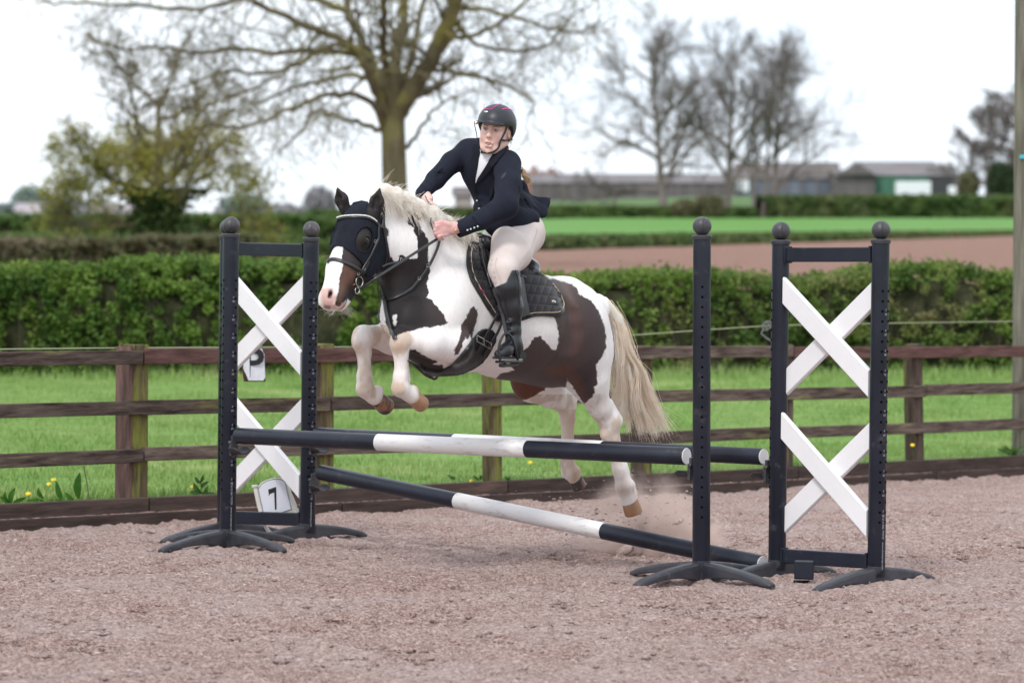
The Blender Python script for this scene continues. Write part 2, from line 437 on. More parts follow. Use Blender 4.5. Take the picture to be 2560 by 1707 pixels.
if want('ground'):
    # ---------------- arena sand: one displaced sheet, fine where it is seen
    xs = np.unique(np.concatenate([np.linspace(-9, -3.6, 30), np.linspace(-3.6, 4.6, 560), np.linspace(4.6, 9, 24)]))
    vs = np.unique(np.concatenate([np.linspace(0, .42, 20), np.linspace(.42, 1, 900)]))
    y_near = -6.0
    Xg, Vg = np.meshgrid(xs, vs, indexing='ij'); yf = fy(Xg) - .075
    # uniform y spacing measured from the near edge: v=.42 corresponds to y~12
    Yg = y_near + (12.6 - y_near) * (Vg / .42) ; far = Vg > .42
    Yg = np.where(far, np.minimum(12.6, yf - .5) + (yf - np.minimum(12.6, yf - .5)) * (Vg - .42) / .58, np.minimum(Yg, y_near + (np.minimum(12.6, yf - .5) - y_near) * Vg / .42))
    pts = np.stack([Xg.ravel(), Yg.ravel(), np.zeros(Xg.size)], 1)
    Z = arena_z(pts[:, 0], pts[:, 1])
    n1 = fbm(pts * [1.3, 1.3, 1], 4, 3) - .5; n2 = fbm(pts * [9, 9, 1] + 5, 4, 9, .6) - .5; n3 = fbm(pts * [33, 33, 1] + 9, 3, 21, .7) - .5
    mask = sstep(.45, .62, fbm(pts * [.8, .8, 1] + 3, 3, 33))
    ff = ((pts[:, 0] > -3.9) & (pts[:, 0] < 4.9) & (pts[:, 1] > 12)).astype(float)
    churn = .35 + .65 * sstep(.42, .6, fbm(pts * [2.1, 2.1, 1] + 8, 3, 41))
    Z = Z + n1 * .035 + ff * (n2 * .075 * churn + n3 * .034)
    # hoof prints and scuffed tracks
    hr_ = np.random.default_rng(77)
    for _ in range(150):
        hy = 13.6 + 8.5 * hr_.random(); hx = (hr_.random() * 2 - 1) * .14 * hy; rr_ = .045 + .03 * hr_.random(); sel = (np.abs(pts[:, 0] - hx) < .25) & (np.abs(pts[:, 1] - hy) < .25)
        q_ = pts[sel]; d_ = np.hypot(q_[:, 0] - hx, (q_[:, 1] - hy) * .85) / rr_; Z[sel] += -.026 * np.exp(-d_ ** 4) + .016 * np.exp(-((d_ - 1.35) / .35) ** 2) * (fbm(q_ * [14, 14, 1], 2, 6) + .2)
    # sand piled along the boards
    dist = (fy(pts[:, 0]) - pts[:, 1]) * .64; Z += .02 * np.exp(-(dist / .35) ** 2) * (fbm(pts * [4, 4, 1], 2, 77) + .2)
    # hoof churn where the pony took off
    # sand banked round the feet of the stands
    for (sx, sy) in ((-1.437, 19.59), (.878, 17.78), (-1.057, 20.21), (1.264, 18.08), (1.687, 17.70), (-1.48, 20.62)):
        r_ = np.hypot(pts[:, 0] - sx, pts[:, 1] - sy); Z += .012 * np.exp(-(r_ / .3) ** 2)
    V = np.stack([pts[:, 0], pts[:, 1], Z], 1)
    a, b_ = len(xs), len(vs); ii, jj = np.meshgrid(np.arange(a - 1), np.arange(b_ - 1), indexing='ij'); q0 = (ii * b_ + jj).ravel()
    F = np.stack([q0, q0 + b_, q0 + b_ + 1, q0 + 1], 1)
    m_sand = sand_material()
    tag(mesh('arena_ground', V, F, m_sand, own=False), kind='structure')
    # ---------------- loose clods and fibre tufts lying on the sand
    n = 42000
    yy = 13.2 + (24 - 13.2) * rng.random(n) ** 1.25; xx = (rng.random(n) * 2 - 1) * .150 * yy
    ok = yy < fy(xx) - .2; xx, yy = xx[ok], yy[ok]; n = len(xx)
    pp = np.stack([xx, yy, np.zeros(n)], 1)
    keep = rng.random(n) < .25 + .75 * sstep(.42, .58, fbm(pp * [2.1, 2.1, 1] + 8, 3, 41)); xx, yy = xx[keep], yy[keep]; n = len(xx)
    pp = np.stack([xx, yy, np.zeros(n)], 1)
    zz = arena_z(xx, yy) + (fbm(pp * [1.3, 1.3, 1], 4, 3) - .5) * .035 + (fbm(pp * [9, 9, 1] + 5, 4, 9, .6) - .5) * .03
    s = .0035 + .009 * rng.random(n) ** 3 + .018 * (rng.random(n) < .05) * rng.random(n)
    oct_ = np.array([(1, 0, 0), (-1, 0, 0), (0, 1, 0), (0, -1, 0), (0, 0, 1), (0, 0, -1)], float)
    of = np.array([(0, 2, 4), (2, 1, 4), (1, 3, 4), (3, 0, 4), (2, 0, 5), (1, 2, 5), (3, 1, 5), (0, 3, 5)])
    ang = rng.random(n) * 6.28; jit = .6 + .8 * rng.random((n, 6, 3)); P = oct_[None] * jit * s[:, None, None] * np.array([1.3, 1, .6])
    ca, sa = np.cos(ang)[:, None], np.sin(ang)[:, None]
    Px = P[:, :, 0] * ca - P[:, :, 1] * sa + xx[:, None]; Py = P[:, :, 0] * sa + P[:, :, 1] * ca + yy[:, None]; Pz = P[:, :, 2] + (zz + s * .1)[:, None]
    V = np.stack([Px, Py, Pz], 2).reshape(-1, 3); F = (of[None] + (np.arange(n) * 6)[:, None, None]).reshape(-1, 3)
    tag(mesh('loose_sand', V, F, m_sand, own=False), 'loose clods of sand scattered over the arena surface', 'sand', kind='stuff')
    # fibres
    n = 9000
    yy = 13.2 + 9 * rng.random(n) ** 1.3; xx = (rng.random(n) * 2 - 1) * .150 * yy; ok = yy < fy(xx) - .2; xx, yy = xx[ok], yy[ok]; n = len(xx)
    pp = np.stack([xx, yy, np.zeros(n)], 1)
    zz = arena_z(xx, yy) + (fbm(pp * [1.3, 1.3, 1], 4, 3) - .5) * .035 + (fbm(pp * [9, 9, 1] + 5, 4, 9, .6) - .5) * .04 + .006
    ang = rng.random(n) * 6.28; ln = .006 + .018 * rng.random(n); dx, dy = np.cos(ang) * ln, np.sin(ang) * ln; wd = .0007 + .0009 * rng.random(n)
    A0 = np.stack([xx - dx, yy - dy, zz], 1); A1 = np.stack([xx, yy, zz + .012 * rng.random(n)], 1); A2 = np.stack([xx + dx, yy + dy, zz - .002], 1)
    up = np.stack([-np.sin(ang) * wd, np.cos(ang) * wd, wd], 1)
    V = np.stack([A0, A1 - up, A1 + up, A2], 1).reshape(-1, 3); F = (np.array([(0, 1, 2), (1, 3, 2)])[None] + (np.arange(n) * 4)[:, None, None]).reshape(-1, 3)
    m_fib = M('pale_fibres', (.40, .30, .28), .9, (.66, .55, .52), scale=7, spec=.1)
    tag(mesh('sand_fibres', V, F, m_fib, own=False), 'pale carpet fibres mixed into the sand', 'sand', kind='stuff')

# ------------------------------------------------------------------ terrain beyond the boards
def base_z(x, y):
    """ground height outside the arena"""
    x = np.asarray(x, float); y = np.asarray(y, float)
    near = .10 + fdz(np.clip(x, -8, 9)) * .9
    z = near + (.12 - near) * sstep(28, 38, y)
    z = z + (.69 - .12) * sstep(40, 62, y) + (1.69 - .69) * sstep(196, 262, y) * sstep(-30, 8, x * 250 / np.maximum(y, 1)) + 3.4 * sstep(285, 600, y) * sstep(-40, 20, x * 500 / np.maximum(y, 1))
    z = z - 6 * sstep(900, 3500, y)
    return z
def sheet(name, xs, ys, m, dz=0, clipf=None, rough=0, rs=1.0):
    X_, Y_ = np.meshgrid(np.array(xs, float), np.array(ys, float), indexing='ij')
    if clipf is not None: X_, Y_ = clipf(X_, Y_)
    Z_ = base_z(X_, Y_) + dz
    p = np.stack([X_.ravel() * rs, Y_.ravel() * rs, 0 * X_.ravel()], 1)
    if rough: Z_ = Z_ + ((fbm(p, 4, 5) - .5) * rough).reshape(Z_.shape)
    V = np.stack([X_.ravel(), Y_.ravel(), Z_.ravel()], 1); a, b = X_.shape
    ii, jj = np.meshgrid(np.arange(a - 1), np.arange(b - 1), indexing='ij'); q0 = (ii * b + jj).ravel()
    return tag(mesh(name, V, np.stack([q0, q0 + b, q0 + b + 1, q0 + 1], 1), m, own=False), kind='structure')
m_grass = M('meadow_grass', (.12, .235, .042), .8, (.20, .32, .08), scale=2.6, detail=8, c3=(.27, .34, .11), c3scale=.55, c3lo=.52, c3hi=.74, spec=.2, bump=.03, bscale=14)
m_field = M('bright_green_crop', (.095, .225, .040), .8, (.125, .275, .055), scale=.25, detail=6, stretch=(1, 4, 1), spec=.2)
m_farg = M('far_grassland', (.070, .135, .035), .8, (.095, .165, .05), scale=.03, detail=6, spec=.2)
m_plough = M('ploughed_red_soil', (.19, .105, .080), .95, (.38, .235, .185), scale=2.2, detail=9, stretch=(1.0, 2.4, 1), bump=.10, bscale=3.0, rotz=.4, spec=.1, lo=.3, hi=.7)
if want('fields'):
    def beyond_clip(X_, Y_):
        return X_, np.maximum(Y_, fy(np.clip(X_, -9, 9)) - .02 - .0 * X_)
    sheet('grass_field', np.linspace(-14, 14, 57), np.concatenate([np.linspace(5, 42, 90)]), m_grass, 0, beyond_clip, rough=.05)
    # hedge-side line across the plough: (0.69,110) .. (25.4,200)
    hl = lambda x: 107.5 + 3.64 * x
    xs = np.linspace(-11.5, 70, 90); V = []
    us = np.linspace(0, 1, 60)
    X_, U_ = np.meshgrid(xs, us, indexing='ij'); Yt = np.minimum(hl(X_), 420); Y_ = 41 + (Yt - 41) * U_; X2 = X_ * (.42 + .58 * U_)
    for nm, mm in (('ploughed_field', m_plough),):
        Z_ = base_z(X2, Y_) + .08 + (fbm(np.stack([X2.ravel() * .5, Y_.ravel() * .5, 0 * X2.ravel()], 1), 4, 2) - .5).reshape(X2.shape) * .10
        V = np.stack([X2.ravel(), Y_.ravel(), Z_.ravel()], 1); a, b = X2.shape
        ii, jj = np.meshgrid(np.arange(a - 1), np.arange(b - 1), indexing='ij'); q0 = (ii * b + jj).ravel()
        tag(mesh(nm, V, np.stack([q0, q0 + b, q0 + b + 1, q0 + 1], 1), mm, own=False), kind='structure')
    sheet('green_field', np.linspace(-60, 120, 91), np.concatenate([np.linspace(41.5, 290, 120)]), m_field)
    sheet('distant_ground', np.linspace(-900, 900, 61), np.concatenate([np.linspace(41.6, 700, 44), np.linspace(800, 3800, 12)]), m_farg, -.06)
    gx_ = np.array([-900, -200, -60, -30] + list(np.linspace(-20, 20, 21)) + [30, 60, 200, 900.]); V = []
    for x_ in gx_:
        for y_, z_ in ((-300, -.7), (33, -.56), (37, None), (42.4, None)): V.append((x_, y_, z_ if z_ is not None else float(base_z(x_, y_)) - .12))
    F = [(i * 4 + j, (i + 1) * 4 + j, (i + 1) * 4 + j + 1, i * 4 + j + 1) for i in range(len(gx_) - 1) for j in range(3)]; tag(mesh('outer_ground', V, F, m_grass, own=False), kind='structure')
    # grass blades
    n = 150000
    yy = 20.5 + 18.5 * rng.random(n) ** 1.15; xx = (rng.random(n) * 2 - 1) * .155 * yy; ok = yy > fy(xx) + .06; xx, yy = xx[ok], yy[ok]; n = len(xx)
    pp = np.stack([xx, yy, 0 * xx], 1); cl = fbm(pp * [1.6, 1.6, 1], 3, 4); hgt = (.015 + .030 * rng.random(n)) * (.5 + 1.2 * cl)
    hgt *= 1 + 1.6 * sstep(36.3, 38, yy)
    zz = base_z(xx, yy); ang = rng.random(n) * 6.28; wd = .0035 + .004 * rng.random(n)
    lx, ly = (rng.random(n) - .5) * hgt * 1.1, (rng.random(n) - .5) * hgt * 1.1
    B0 = np.stack([xx - np.cos(ang) * wd, yy - np.sin(ang) * wd, zz - .01], 1); B1 = np.stack([xx + np.cos(ang) * wd, yy + np.sin(ang) * wd, zz - .01], 1)
    T = np.stack([xx + lx, yy + ly, zz + hgt], 1); V = np.stack([B0, B1, T], 1).reshape(-1, 3); F = np.arange(3 * n).reshape(-1, 3)
    m_blade = M('grass_blades', (.155, .265, .060), .6, (.26, .37, .12), scale=1.1, detail=5, c3=(.42, .46, .20), c3scale=.7, c3lo=.53, c3hi=.72, spec=.25)
    tag(mesh('grass', V, F, m_blade, own=False), 'short bright green grass in the meadow behind the fence', 'grass', kind='stuff')

# ------------------------------------------------------------------ kickboards and the post and rail fence
POSTX = [-8.2, -7.18, -6.16, -5.14, -4.12, -3.10, -2.086, -1.088, -.07, .905, 1.93, 2.98, 4.02, 5.06, 6.1, 7.1]
Z3 = Vector((0, 0, 1)); m_face_red = M('red_brown_facing', (.09, .045, .04), .85, (.20, .11, .10), scale=3, stretch=(8, 8, 1), bump=.003, bscale=10)
if want('fence'):
    r0 = random.Random(3)
    k = empty('kickboard_wall', fp(0, -.1), 'low dark timber kickboard edging the sand in front of the rail fence', 'kickboard')
    for lev, (z0, z1, off) in enumerate(((.052, .145, .0), (-.16, .058, .045))):
        i0 = lev
        for i in range(i0, len(POSTX) - 1, 2):
            a = POSTX[i]; b = POSTX[min(i + 2, len(POSTX) - 1)]
            j = r0.uniform(-.004, .004)
            MB().bar(fp(a + .004, (z0 + z1) / 2 + j, off + .035), fp(b - .004, (z0 + z1) / 2 + j + r0.uniform(-.003, .003), off + .035), FN, z1 - z0, .045, .005).build('plank', m_kick, k)
    # sand resting on the ledge of the lower board
    mb = MB()
    for _ in range(1500):
        x = r0.uniform(-4, 5); s = r0.uniform(.003, .009) * (1 + (r0.random() < .04)); c = fp(x, .058 + s * .05, .062 + r0.uniform(-.012, .014)); mb.ell(c, (FT * s * 3.5, FN * s * .9, Vector((0, 0, s * .45))), 5, 3)
    sp = mb.build('ledge_sand', M('ledge_sand', (.25, .15, .13), .95, (.42, .30, .27), spec=.1), k); sp['kind'] = 'stuff'
    f = empty('rail_fence', fp(0, 0), 'weathered brown three-rail timber fence running behind the kickboard', 'fence')
    for i, x in enumerate(POSTX):
        big = i in (5, 6, 7); hw = .062 if big else .047
        lean = r0.uniform(-.012, .012); top = .99 if big else .975 - r0.uniform(0, .02)
        a = fp(x, -.3, -hw - .02); b = fp(x + lean - (.03 if i == 11 else 0), top + .01, -hw - .02)
        MB().bar(a, b, FN, hw * 2, hw * 2, .006).build('post', m_post if i in (6, 9, 7, 8) else m_post2, f)
        if i in (5, 6, 7, 9, 11): MB().bar(a - FT * (hw + .012), b - FT * (hw + .012) - Z3 * .01, FN, .022, hw * 1.9, .003).build('post_facing', m_face_red if i in (5, 6) else m_post2, f)
    for lev, (zc, h) in enumerate(((.935, .082), (.651, .080), (.379, .080))):
        i = [0, 1, 0][lev]
        while i < len(POSTX) - 1:
            n = 2 if lev != 0 or i % 4 else 2
            a = POSTX[i]; b = POSTX[min(i + n, len(POSTX) - 1)]
            red = lev == 0 and i in (6, 10, 12)
            j1 = r0.uniform(-.008, .008); j2 = r0.uniform(-.008, .008)
            # a sagging rail in three pieces
            pts = [fp(a + .005, zc + j1, .0), fp((a + b) / 2, zc + (j1 + j2) / 2 + r0.uniform(-.006, .004), 0), fp(b - .005, zc + j2, .0)]
            mb = MB(); 
            for p, q in zip(pts, pts[1:]): mb.bar(p, q, FN, h + r0.uniform(-.004, .004), .036, .004)
            mb.build('rail', m_wood_red if red else m_wood, f)
            i += n
    # electric wire behind the top rail
    m_wire = M('galvanised_wire', (.32, .33, .20), .5)
    pts = [D(-80, 803, 20.9), D(280, 799, 21.7), D(700, 797, 22.9), D(800, 797, 23.3), D(1450, 770, 26.4), D(1600, 759, 26.8), D(1765, 748, 27.2), D(2060, 742, 28.5), D(2331, 738, 29.5), D(2600, 733, 31)]
    tag(MB().tube(pts, .0042, 5).build('fence_wire', m_wire, smooth=True), 'thin pale electric wire strung just above the top rail', 'wire')
    c = D(1760, 750, 27.15); mb = MB()
    for q in range(2):
        pts = [c + Vector((math.cos(t) * .028 + q * .012, 0, math.sin(t) * .026 + q * .012)) for t in np.linspace(0, 5.2 + q, 14)]; mb.tube(pts, .0045, 5)
    mb.tube([c + Vector((-.02, 0, -.02)), c + Vector((-.035, 0, -.05)), c + Vector((0, 0, -.08)), c + Vector((.05, .0, -.11))], .005, 5)
    tag(mb.build('wire_insulator', M('grey_insulator', (.18, .18, .19), .5), smooth=True), 'small curled grey insulator hook on the fence wire', 'insulator')
    # letter board P hanging on the top rail
    c = DS(636, 914, 21.95); ax = FT; up = Vector((0, 0, 1)); r_ = FN
    px = lambda u, v: DS(u, v, 22.12 + (u - 636) * .0012)
    L_ = empty('letter_marker', px(636, 951), 'white dressage letter P board hanging crooked on the rail behind the crossed stand', 'sign')
    poly = [(609, 872), (655, 872), (661, 886), (663, 944), (658, 951), (622, 951), (609, 922)]
    V = [px(*p) for p in poly]; nrm = Vector((.25, -.97, 0)); n_ = len(V); bk = [p - nrm * .012 for p in V]
    mb = MB().add(V + bk, [tuple(range(n_)), tuple(range(n_, 2 * n_))[::-1]] + [(i, i + n_, (i + 1) % n_ + n_, (i + 1) % n_) for i in range(n_)])
    mb.build('board', M('white_board', (.62, .64, .68), .5, (.72, .74, .78), scale=20, c3=(.12, .08, .06), c3scale=14, c3lo=.66, c3hi=.72), L_)
    mb = MB(); V2 = [px(606, 915), px(622, 951), px(660, 951), px(664, 938), px(666, 954), px(611, 954)]
    mb.add([v + nrm * .0 - nrm * .02 for v in V2], [(0, 1, 2, 3, 4, 5)]); mb.build('rusty_backing', M('rust', (.10, .04, .03), .9), L_)
    V, F = text_mesh('P', .235, px(633, 911) + nrm * .004, Vector((.97, .25, 0)), Vector((.03, 0, 1)), .003, True)
    MB().add(V, F).build('letter', M('black_print', (.012, .012, .016), .5), L_)

# ------------------------------------------------------------------ foliage
def leaf_cloud(name, P, size, m, parent=None, squash=.5, seed=0, label=None, cat=None, kind=None, group=None, tri=False):
    g = np.random.default_rng(seed); n = len(P)
    a = g.normal(size=(n, 3)); a /= np.linalg.norm(a, axis=1)[:, None]; b = g.normal(size=(n, 3)); b -= (b * a).sum(1)[:, None] * a; b /= np.linalg.norm(b, axis=1)[:, None]
    s = (size * (.6 + .8 * g.random(n)))[:, None] if np.isscalar(size) else (size * (.6 + .8 * g.random(n)))[:, None]
    nn = np.cross(a, b)
    if tri:
        V = np.stack([P - a * s * .6 - b * s * .35, P + b * s * .6, P + a * s * .7], 1).reshape(-1, 3); F = np.arange(3 * n).reshape(-1, 3)
    else:
        V = np.stack([P - a * s, P + b * s * squash + nn * s * .18, P + a * s, P - b * s * squash + nn * s * .18], 1).reshape(-1, 3); F = np.arange(4 * n).reshape(-1, 4)
    o = mesh(name, V, F, m, parent, smooth=False, own=parent is None)
    return tag(o, label, cat, group, kind)
def leafmat(name, c1, c2, scale, c3=None, c3scale=3, c3lo=.5, c3hi=.7, trans=.25):
    m = M(name, c1, .6, c2, scale=scale, detail=5, c3=c3, c3scale=c3scale, c3lo=c3lo, c3hi=c3hi, spec=.3)
    t, b = nodes(m); outn = [n for n in t.nodes if n.type == 'OUTPUT_MATERIAL'][0]
    tr = t.nodes.new('ShaderNodeBsdfTranslucent'); ms = t.nodes.new('ShaderNodeMixShader'); ms.inputs[0].default_value = trans
    src = b.inputs['Base Color'].links[0].from_socket; t.links.new(src, tr.inputs[0]); t.links.new(b.outputs[0], ms.inputs[1]); t.links.new(tr.outputs[0], ms.inputs[2]); t.links.new(ms.outputs[0], outn.inputs[0])
    return m
def hedge(name, a, b, width, height, nleaf, size, mleaf, mstem, label, seed, z=None, twig=0, bumpy=.22, group=None, cat='hedge', taper=1.0):
    """a,b ground points; body of leaves over stems and a core coloured as inner shade"""
    a = Vector(a); b = Vector(b); L_ = (b - a).length; t = (b - a).normalized(); n = Vector((t.y, -t.x, 0))
    g = np.random.default_rng(seed); N_ = nleaf
    root = empty(name, (a + b) / 2, label, cat, group)
    u = g.random(N_) * L_
    # clumped shoots
    nc = int(L_ / (height * .16)) * 34; cu = g.random(nc) * L_; cang = g.random(nc); cr = height * (.045 + .085 * g.random(nc) ** 1.5)
    ci = g.integers(0, nc, N_)
    # surface param: around front-top-back (0 front bottom .. 1 back bottom)
    ps = g.random(nc) ** .9 * .78
    def surf(p):
        tot = 2 * height + width; q = p * tot
        f = np.where(q < height, -width / 2, np.where(q < height + width, q - height - width / 2, width / 2)); h = np.where(q < height, q, np.where(q < height + width, height, 2 * height + width - q)); return f, h
    f, h = surf(ps)
    # wavy profile
    topw = 1 + bumpy * (fbm(np.stack([cu / height * .8, 0 * cu, 0 * cu + seed], 1), 3, seed) - .5) * 2
    off = (fbm(np.stack([cu / height * 1.6, h / height * 2, 0 * cu], 1), 3, seed + 5) - .5) * width * .5
    C = np.array(a)[None] + cu[:, None] * np.array(t)[None] + (f * (1 - .12 * h / height) + np.where(f < 0, -1, 1) * off)[:, None] * -np.array(n)[None]; C[:, 2] = 0
    C = C.copy()
    topw = topw * (1 + (taper - 1) * cu / L_)
    hh = h * topw
    d = g.normal(size=(N_, 3)); d *= (g.random(N_) ** .5 / np.linalg.norm(d, axis=1))[:, None]
    P = C[ci] + d * cr[ci][:, None] * np.array([1, 1, 1.1]); P[:, 2] = hh[ci] + d[:, 2] * cr[ci] * 1.1
    # stray shoots on top
    k = g.random(N_) < .012; P[k, 2] += g.random(k.sum()) * height * .10
    gz = base_z(P[:, 0], P[:, 1]) if z is None else z
    P[:, 2] = np.maximum(P[:, 2], .01) + gz
    leaf_cloud('foliage', P, size, mleaf, root, seed=seed)['kind'] = 'stuff'
    # twig stems, then a core sheet with the hedge's inner shade in its colour
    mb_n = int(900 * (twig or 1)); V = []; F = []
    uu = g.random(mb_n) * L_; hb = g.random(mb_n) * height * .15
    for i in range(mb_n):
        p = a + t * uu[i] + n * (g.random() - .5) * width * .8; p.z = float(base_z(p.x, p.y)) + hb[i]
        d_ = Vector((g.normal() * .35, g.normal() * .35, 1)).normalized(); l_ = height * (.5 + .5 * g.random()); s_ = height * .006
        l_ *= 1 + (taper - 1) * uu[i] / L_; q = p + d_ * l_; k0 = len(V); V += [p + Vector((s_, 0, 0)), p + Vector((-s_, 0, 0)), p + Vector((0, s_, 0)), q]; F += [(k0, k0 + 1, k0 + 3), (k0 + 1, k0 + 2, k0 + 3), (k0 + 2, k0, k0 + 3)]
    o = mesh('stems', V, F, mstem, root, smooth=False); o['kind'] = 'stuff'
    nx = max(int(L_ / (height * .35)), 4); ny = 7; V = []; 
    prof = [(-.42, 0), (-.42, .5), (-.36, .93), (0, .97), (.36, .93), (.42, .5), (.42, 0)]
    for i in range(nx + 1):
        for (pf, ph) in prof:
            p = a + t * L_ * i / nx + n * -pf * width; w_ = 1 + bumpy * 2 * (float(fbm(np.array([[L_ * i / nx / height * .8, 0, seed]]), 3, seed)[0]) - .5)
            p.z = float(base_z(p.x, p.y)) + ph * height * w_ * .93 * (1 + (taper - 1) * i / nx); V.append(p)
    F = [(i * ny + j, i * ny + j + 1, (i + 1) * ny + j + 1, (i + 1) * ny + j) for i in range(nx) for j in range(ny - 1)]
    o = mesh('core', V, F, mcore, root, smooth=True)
    return root
mcore = M('hedge_core_shade', (.020, .024, .012), 1, (.06, .060, .034), scale=6, spec=0)  # near-black tones put the shade between the leaves into the colour
m_stem = M('hedge_stems', (.10, .075, .055), .9, (.22, .17, .14), scale=3, spec=.1)
m_hl = leafmat('hedge_leaves', (.050, .108, .018), (.170, .265, .045), 3.4, c3=(.30, .33, .06), c3scale=.55, c3lo=.55, c3hi=.75)
m_hl2 = leafmat('far_hedge_leaves', (.075, .13, .040), (.14, .21, .06), .5, c3=(.19, .18, .09), c3scale=.15, c3lo=.5, c3hi=.7)
m_hl3 = leafmat('brownish_hedge_leaves', (.10, .11, .045), (.17, .185, .08), .5, c3=(.19, .15, .10), c3scale=.12, c3lo=.42, c3hi=.6)
m_hlr = leafmat('twiggy_hedge_leaves', (.060, .115, .022), (.20, .29, .055), 3.2, c3=(.24, .18, .10), c3scale=.8, c3lo=.52, c3hi=.68)
if want('hedge'):
    hedge('hedge', (-8.5, 38.2, 0), (-.6, 38.9, 0), 1.3, 1.05, 110000, .030, m_hl, m_stem, 'dense bright green field hedge behind the fence, its left taller stretch', 5, bumpy=.10)
    hedge('hedge', (-.7, 38.9, 0), (9.0, 39.7, 0), 1.2, .97, 82000, .026, m_hlr, m_stem, 'twiggier green hedge behind the pony tail, running right to the telegraph pole', 8, twig=5, bumpy=.13)
    # farther hedges
    hedge('hedge', (.2, 108, 0), (27, 204, 0), 1.2, .46, 34000, .07, m_hl2, m_stem, 'low far hedge between the ploughed strip and the bright green field', 11, bumpy=.2, taper=.62)
    hedge('hedge', (-12, 88, 0), (.1, 107.5, 0), 1.2, .36, 12000, .07, m_hl2, m_stem, 'low dark far hedge seen between the left stand and the pony', 12, bumpy=.2)
    hedge('hedge', (-17, 75, 0), (-5.4, 79, 0), 1.8, .55, 16000, .08, m_hl3, m_stem, 'brownish unkempt hedge at far left behind the tall near hedge', 13, bumpy=.2)
    hedge('hedge', (-38, 150, 0), (-6.2, 160, 0), 3, 1.00, 26000, .14, m_hl2, m_stem, 'long dark green hedge crossing behind the ivy-clad tree at left', 14, bumpy=.12)
    hedge('hedge', (-22, 112, 0), (-6.5, 118, 0), 2.4, .42, 12000, .11, m_hl2, m_stem, 'thin green hedge line below the ivy-clad tree trunk', 17, bumpy=.3)
    hedge('hedge', (17, 262, 0), (37, 268, 0), 3, 1.35, 20000, .2, m_hl2, m_stem, 'straight green hedge in front of the green-sided barn at right', 15, bumpy=.05)
    hedge('hedge', (-14, 262, 0), (16.6, 262, 0), 3, .95, 20000, .2, m_hl2, m_stem, 'low dark hedge in front of the long grey shed', 16, bumpy=.15, taper=.55)

# ------------------------------------------------------------------ trees
class Twigs:
    def __init__(s): s.polys = []
    def add(s, pts, rs): s.polys.append((np.array([tuple(p) for p in pts], float), np.array(rs, float)))
    def build(s, name, m, parent, thr=(.05, .012), scale=1):
        V = []; F = []; base = 0
        for P, r in s.polys:
            seg = 9 if r[0] > thr[0] else (5 if r[0] > thr[1] else 3); n = len(P)
            t = np.gradient(P, axis=0); t /= np.linalg.norm(t, axis=1)[:, None] + 1e-9
            up = np.array([.3, .9, .1]); x = np.cross(t, up); x /= np.linalg.norm(x, axis=1)[:, None] + 1e-9; y = np.cross(t, x)
            a = np.arange(seg) * 2 * math.pi / seg
            ring = P[:, None] + (x[:, None] * np.cos(a)[None, :, None] + y[:, None] * np.sin(a)[None, :, None]) * r[:, None, None]
            V.append(ring.reshape(-1, 3)); i, k = np.meshgrid(np.arange(n - 1), np.arange(seg), indexing='ij'); k2 = (k + 1) % seg
            F.append(np.stack([i * seg + k, i * seg + k2, (i + 1) * seg + k2, (i + 1) * seg + k], 2).reshape(-1, 4) + base); base += n * seg
        return mesh(name, np.concatenate(V), np.concatenate(F), m, parent, smooth=True)
def limb(g, tw, tips, p, d, L_, r, lev, maxlev, spread=.7, droop=.0, up=.05, wig=.16, kids=(3, 5), ratio=.62, depth_flat=1.0):
    n = 6 if lev < 3 else 4; pts = [p]; rs = [r]; q = p.copy(); dd = d / np.linalg.norm(d)
    for i in range(n):
        dd = dd + g.normal(size=3) * wig * np.array([1, depth_flat, 1]); dd[2] += up - droop * (lev / maxlev); dd /= np.linalg.norm(dd)
        q = q + dd * L_ / n; pts.append(q); rs.append(r * (1 - .62 * (i + 1) / n))
    tw.add(pts, rs)
    if lev >= maxlev: tips.append(q); return
    spawn(g, tw, tips, pts, rs, L_, lev, maxlev, spread, droop, up, wig, kids, ratio, depth_flat)
def spawn(g, tw, tips, pts, rs, L_, lev, maxlev, spread, droop, up, wig, kids, ratio, depth_flat=1.0, tmin=.2):
    nk = g.integers(kids[0], kids[1] + 1)
    for k in range(nk):
        t = tmin + (1 - tmin) * (k + g.random()) / nk; t = min(t, .999); f = t * (len(pts) - 1); i = int(f)
        b = np.array(pts[i]) * (1 - f + i) + np.array(pts[i + 1]) * (f - i); ax = np.array(pts[i + 1]) - np.array(pts[i]); ax /= np.linalg.norm(ax) + 1e-9
        s = g.normal(size=3) * np.array([1, depth_flat, 1]); s -= ax * (s @ ax); s /= np.linalg.norm(s) + 1e-9
        a = spread * (.7 + .6 * g.random()); nd = ax * math.cos(a) + s * math.sin(a)
        r0_ = float(np.interp(f, np.arange(len(rs)), rs))
        limb(g, tw, tips, b, nd, L_ * ratio * (1.1 - .45 * t) * (.75 + .5 * g.random()), max(r0_ * .62, .0035), lev + 1, maxlev, spread, droop, up, wig, kids, ratio, depth_flat)
m_bark = M('lichened_bark', (.095, .085, .05), .9, (.22, .195, .115), scale=1.6, detail=8, stretch=(2, 2, .6), bump=.06, bscale=5, c3=(.20, .19, .05), c3scale=1.3, c3lo=.52, c3hi=.66, spec=.15)
m_twig = M('twig_bark', (.075, .062, .042), .9, (.15, .13, .075), scale=1.2, spec=.15)
m_limb = M('lichened_limbs', (.075, .066, .040), .9, (.17, .15, .09), scale=1.5, detail=6, c3=(.20, .18, .06), c3scale=.8, c3lo=.5, c3hi=.62, spec=.15)
m_twig2 = M('distant_bark', (.15, .125, .115), .95, (.25, .215, .205), scale=.5, spec=.1)
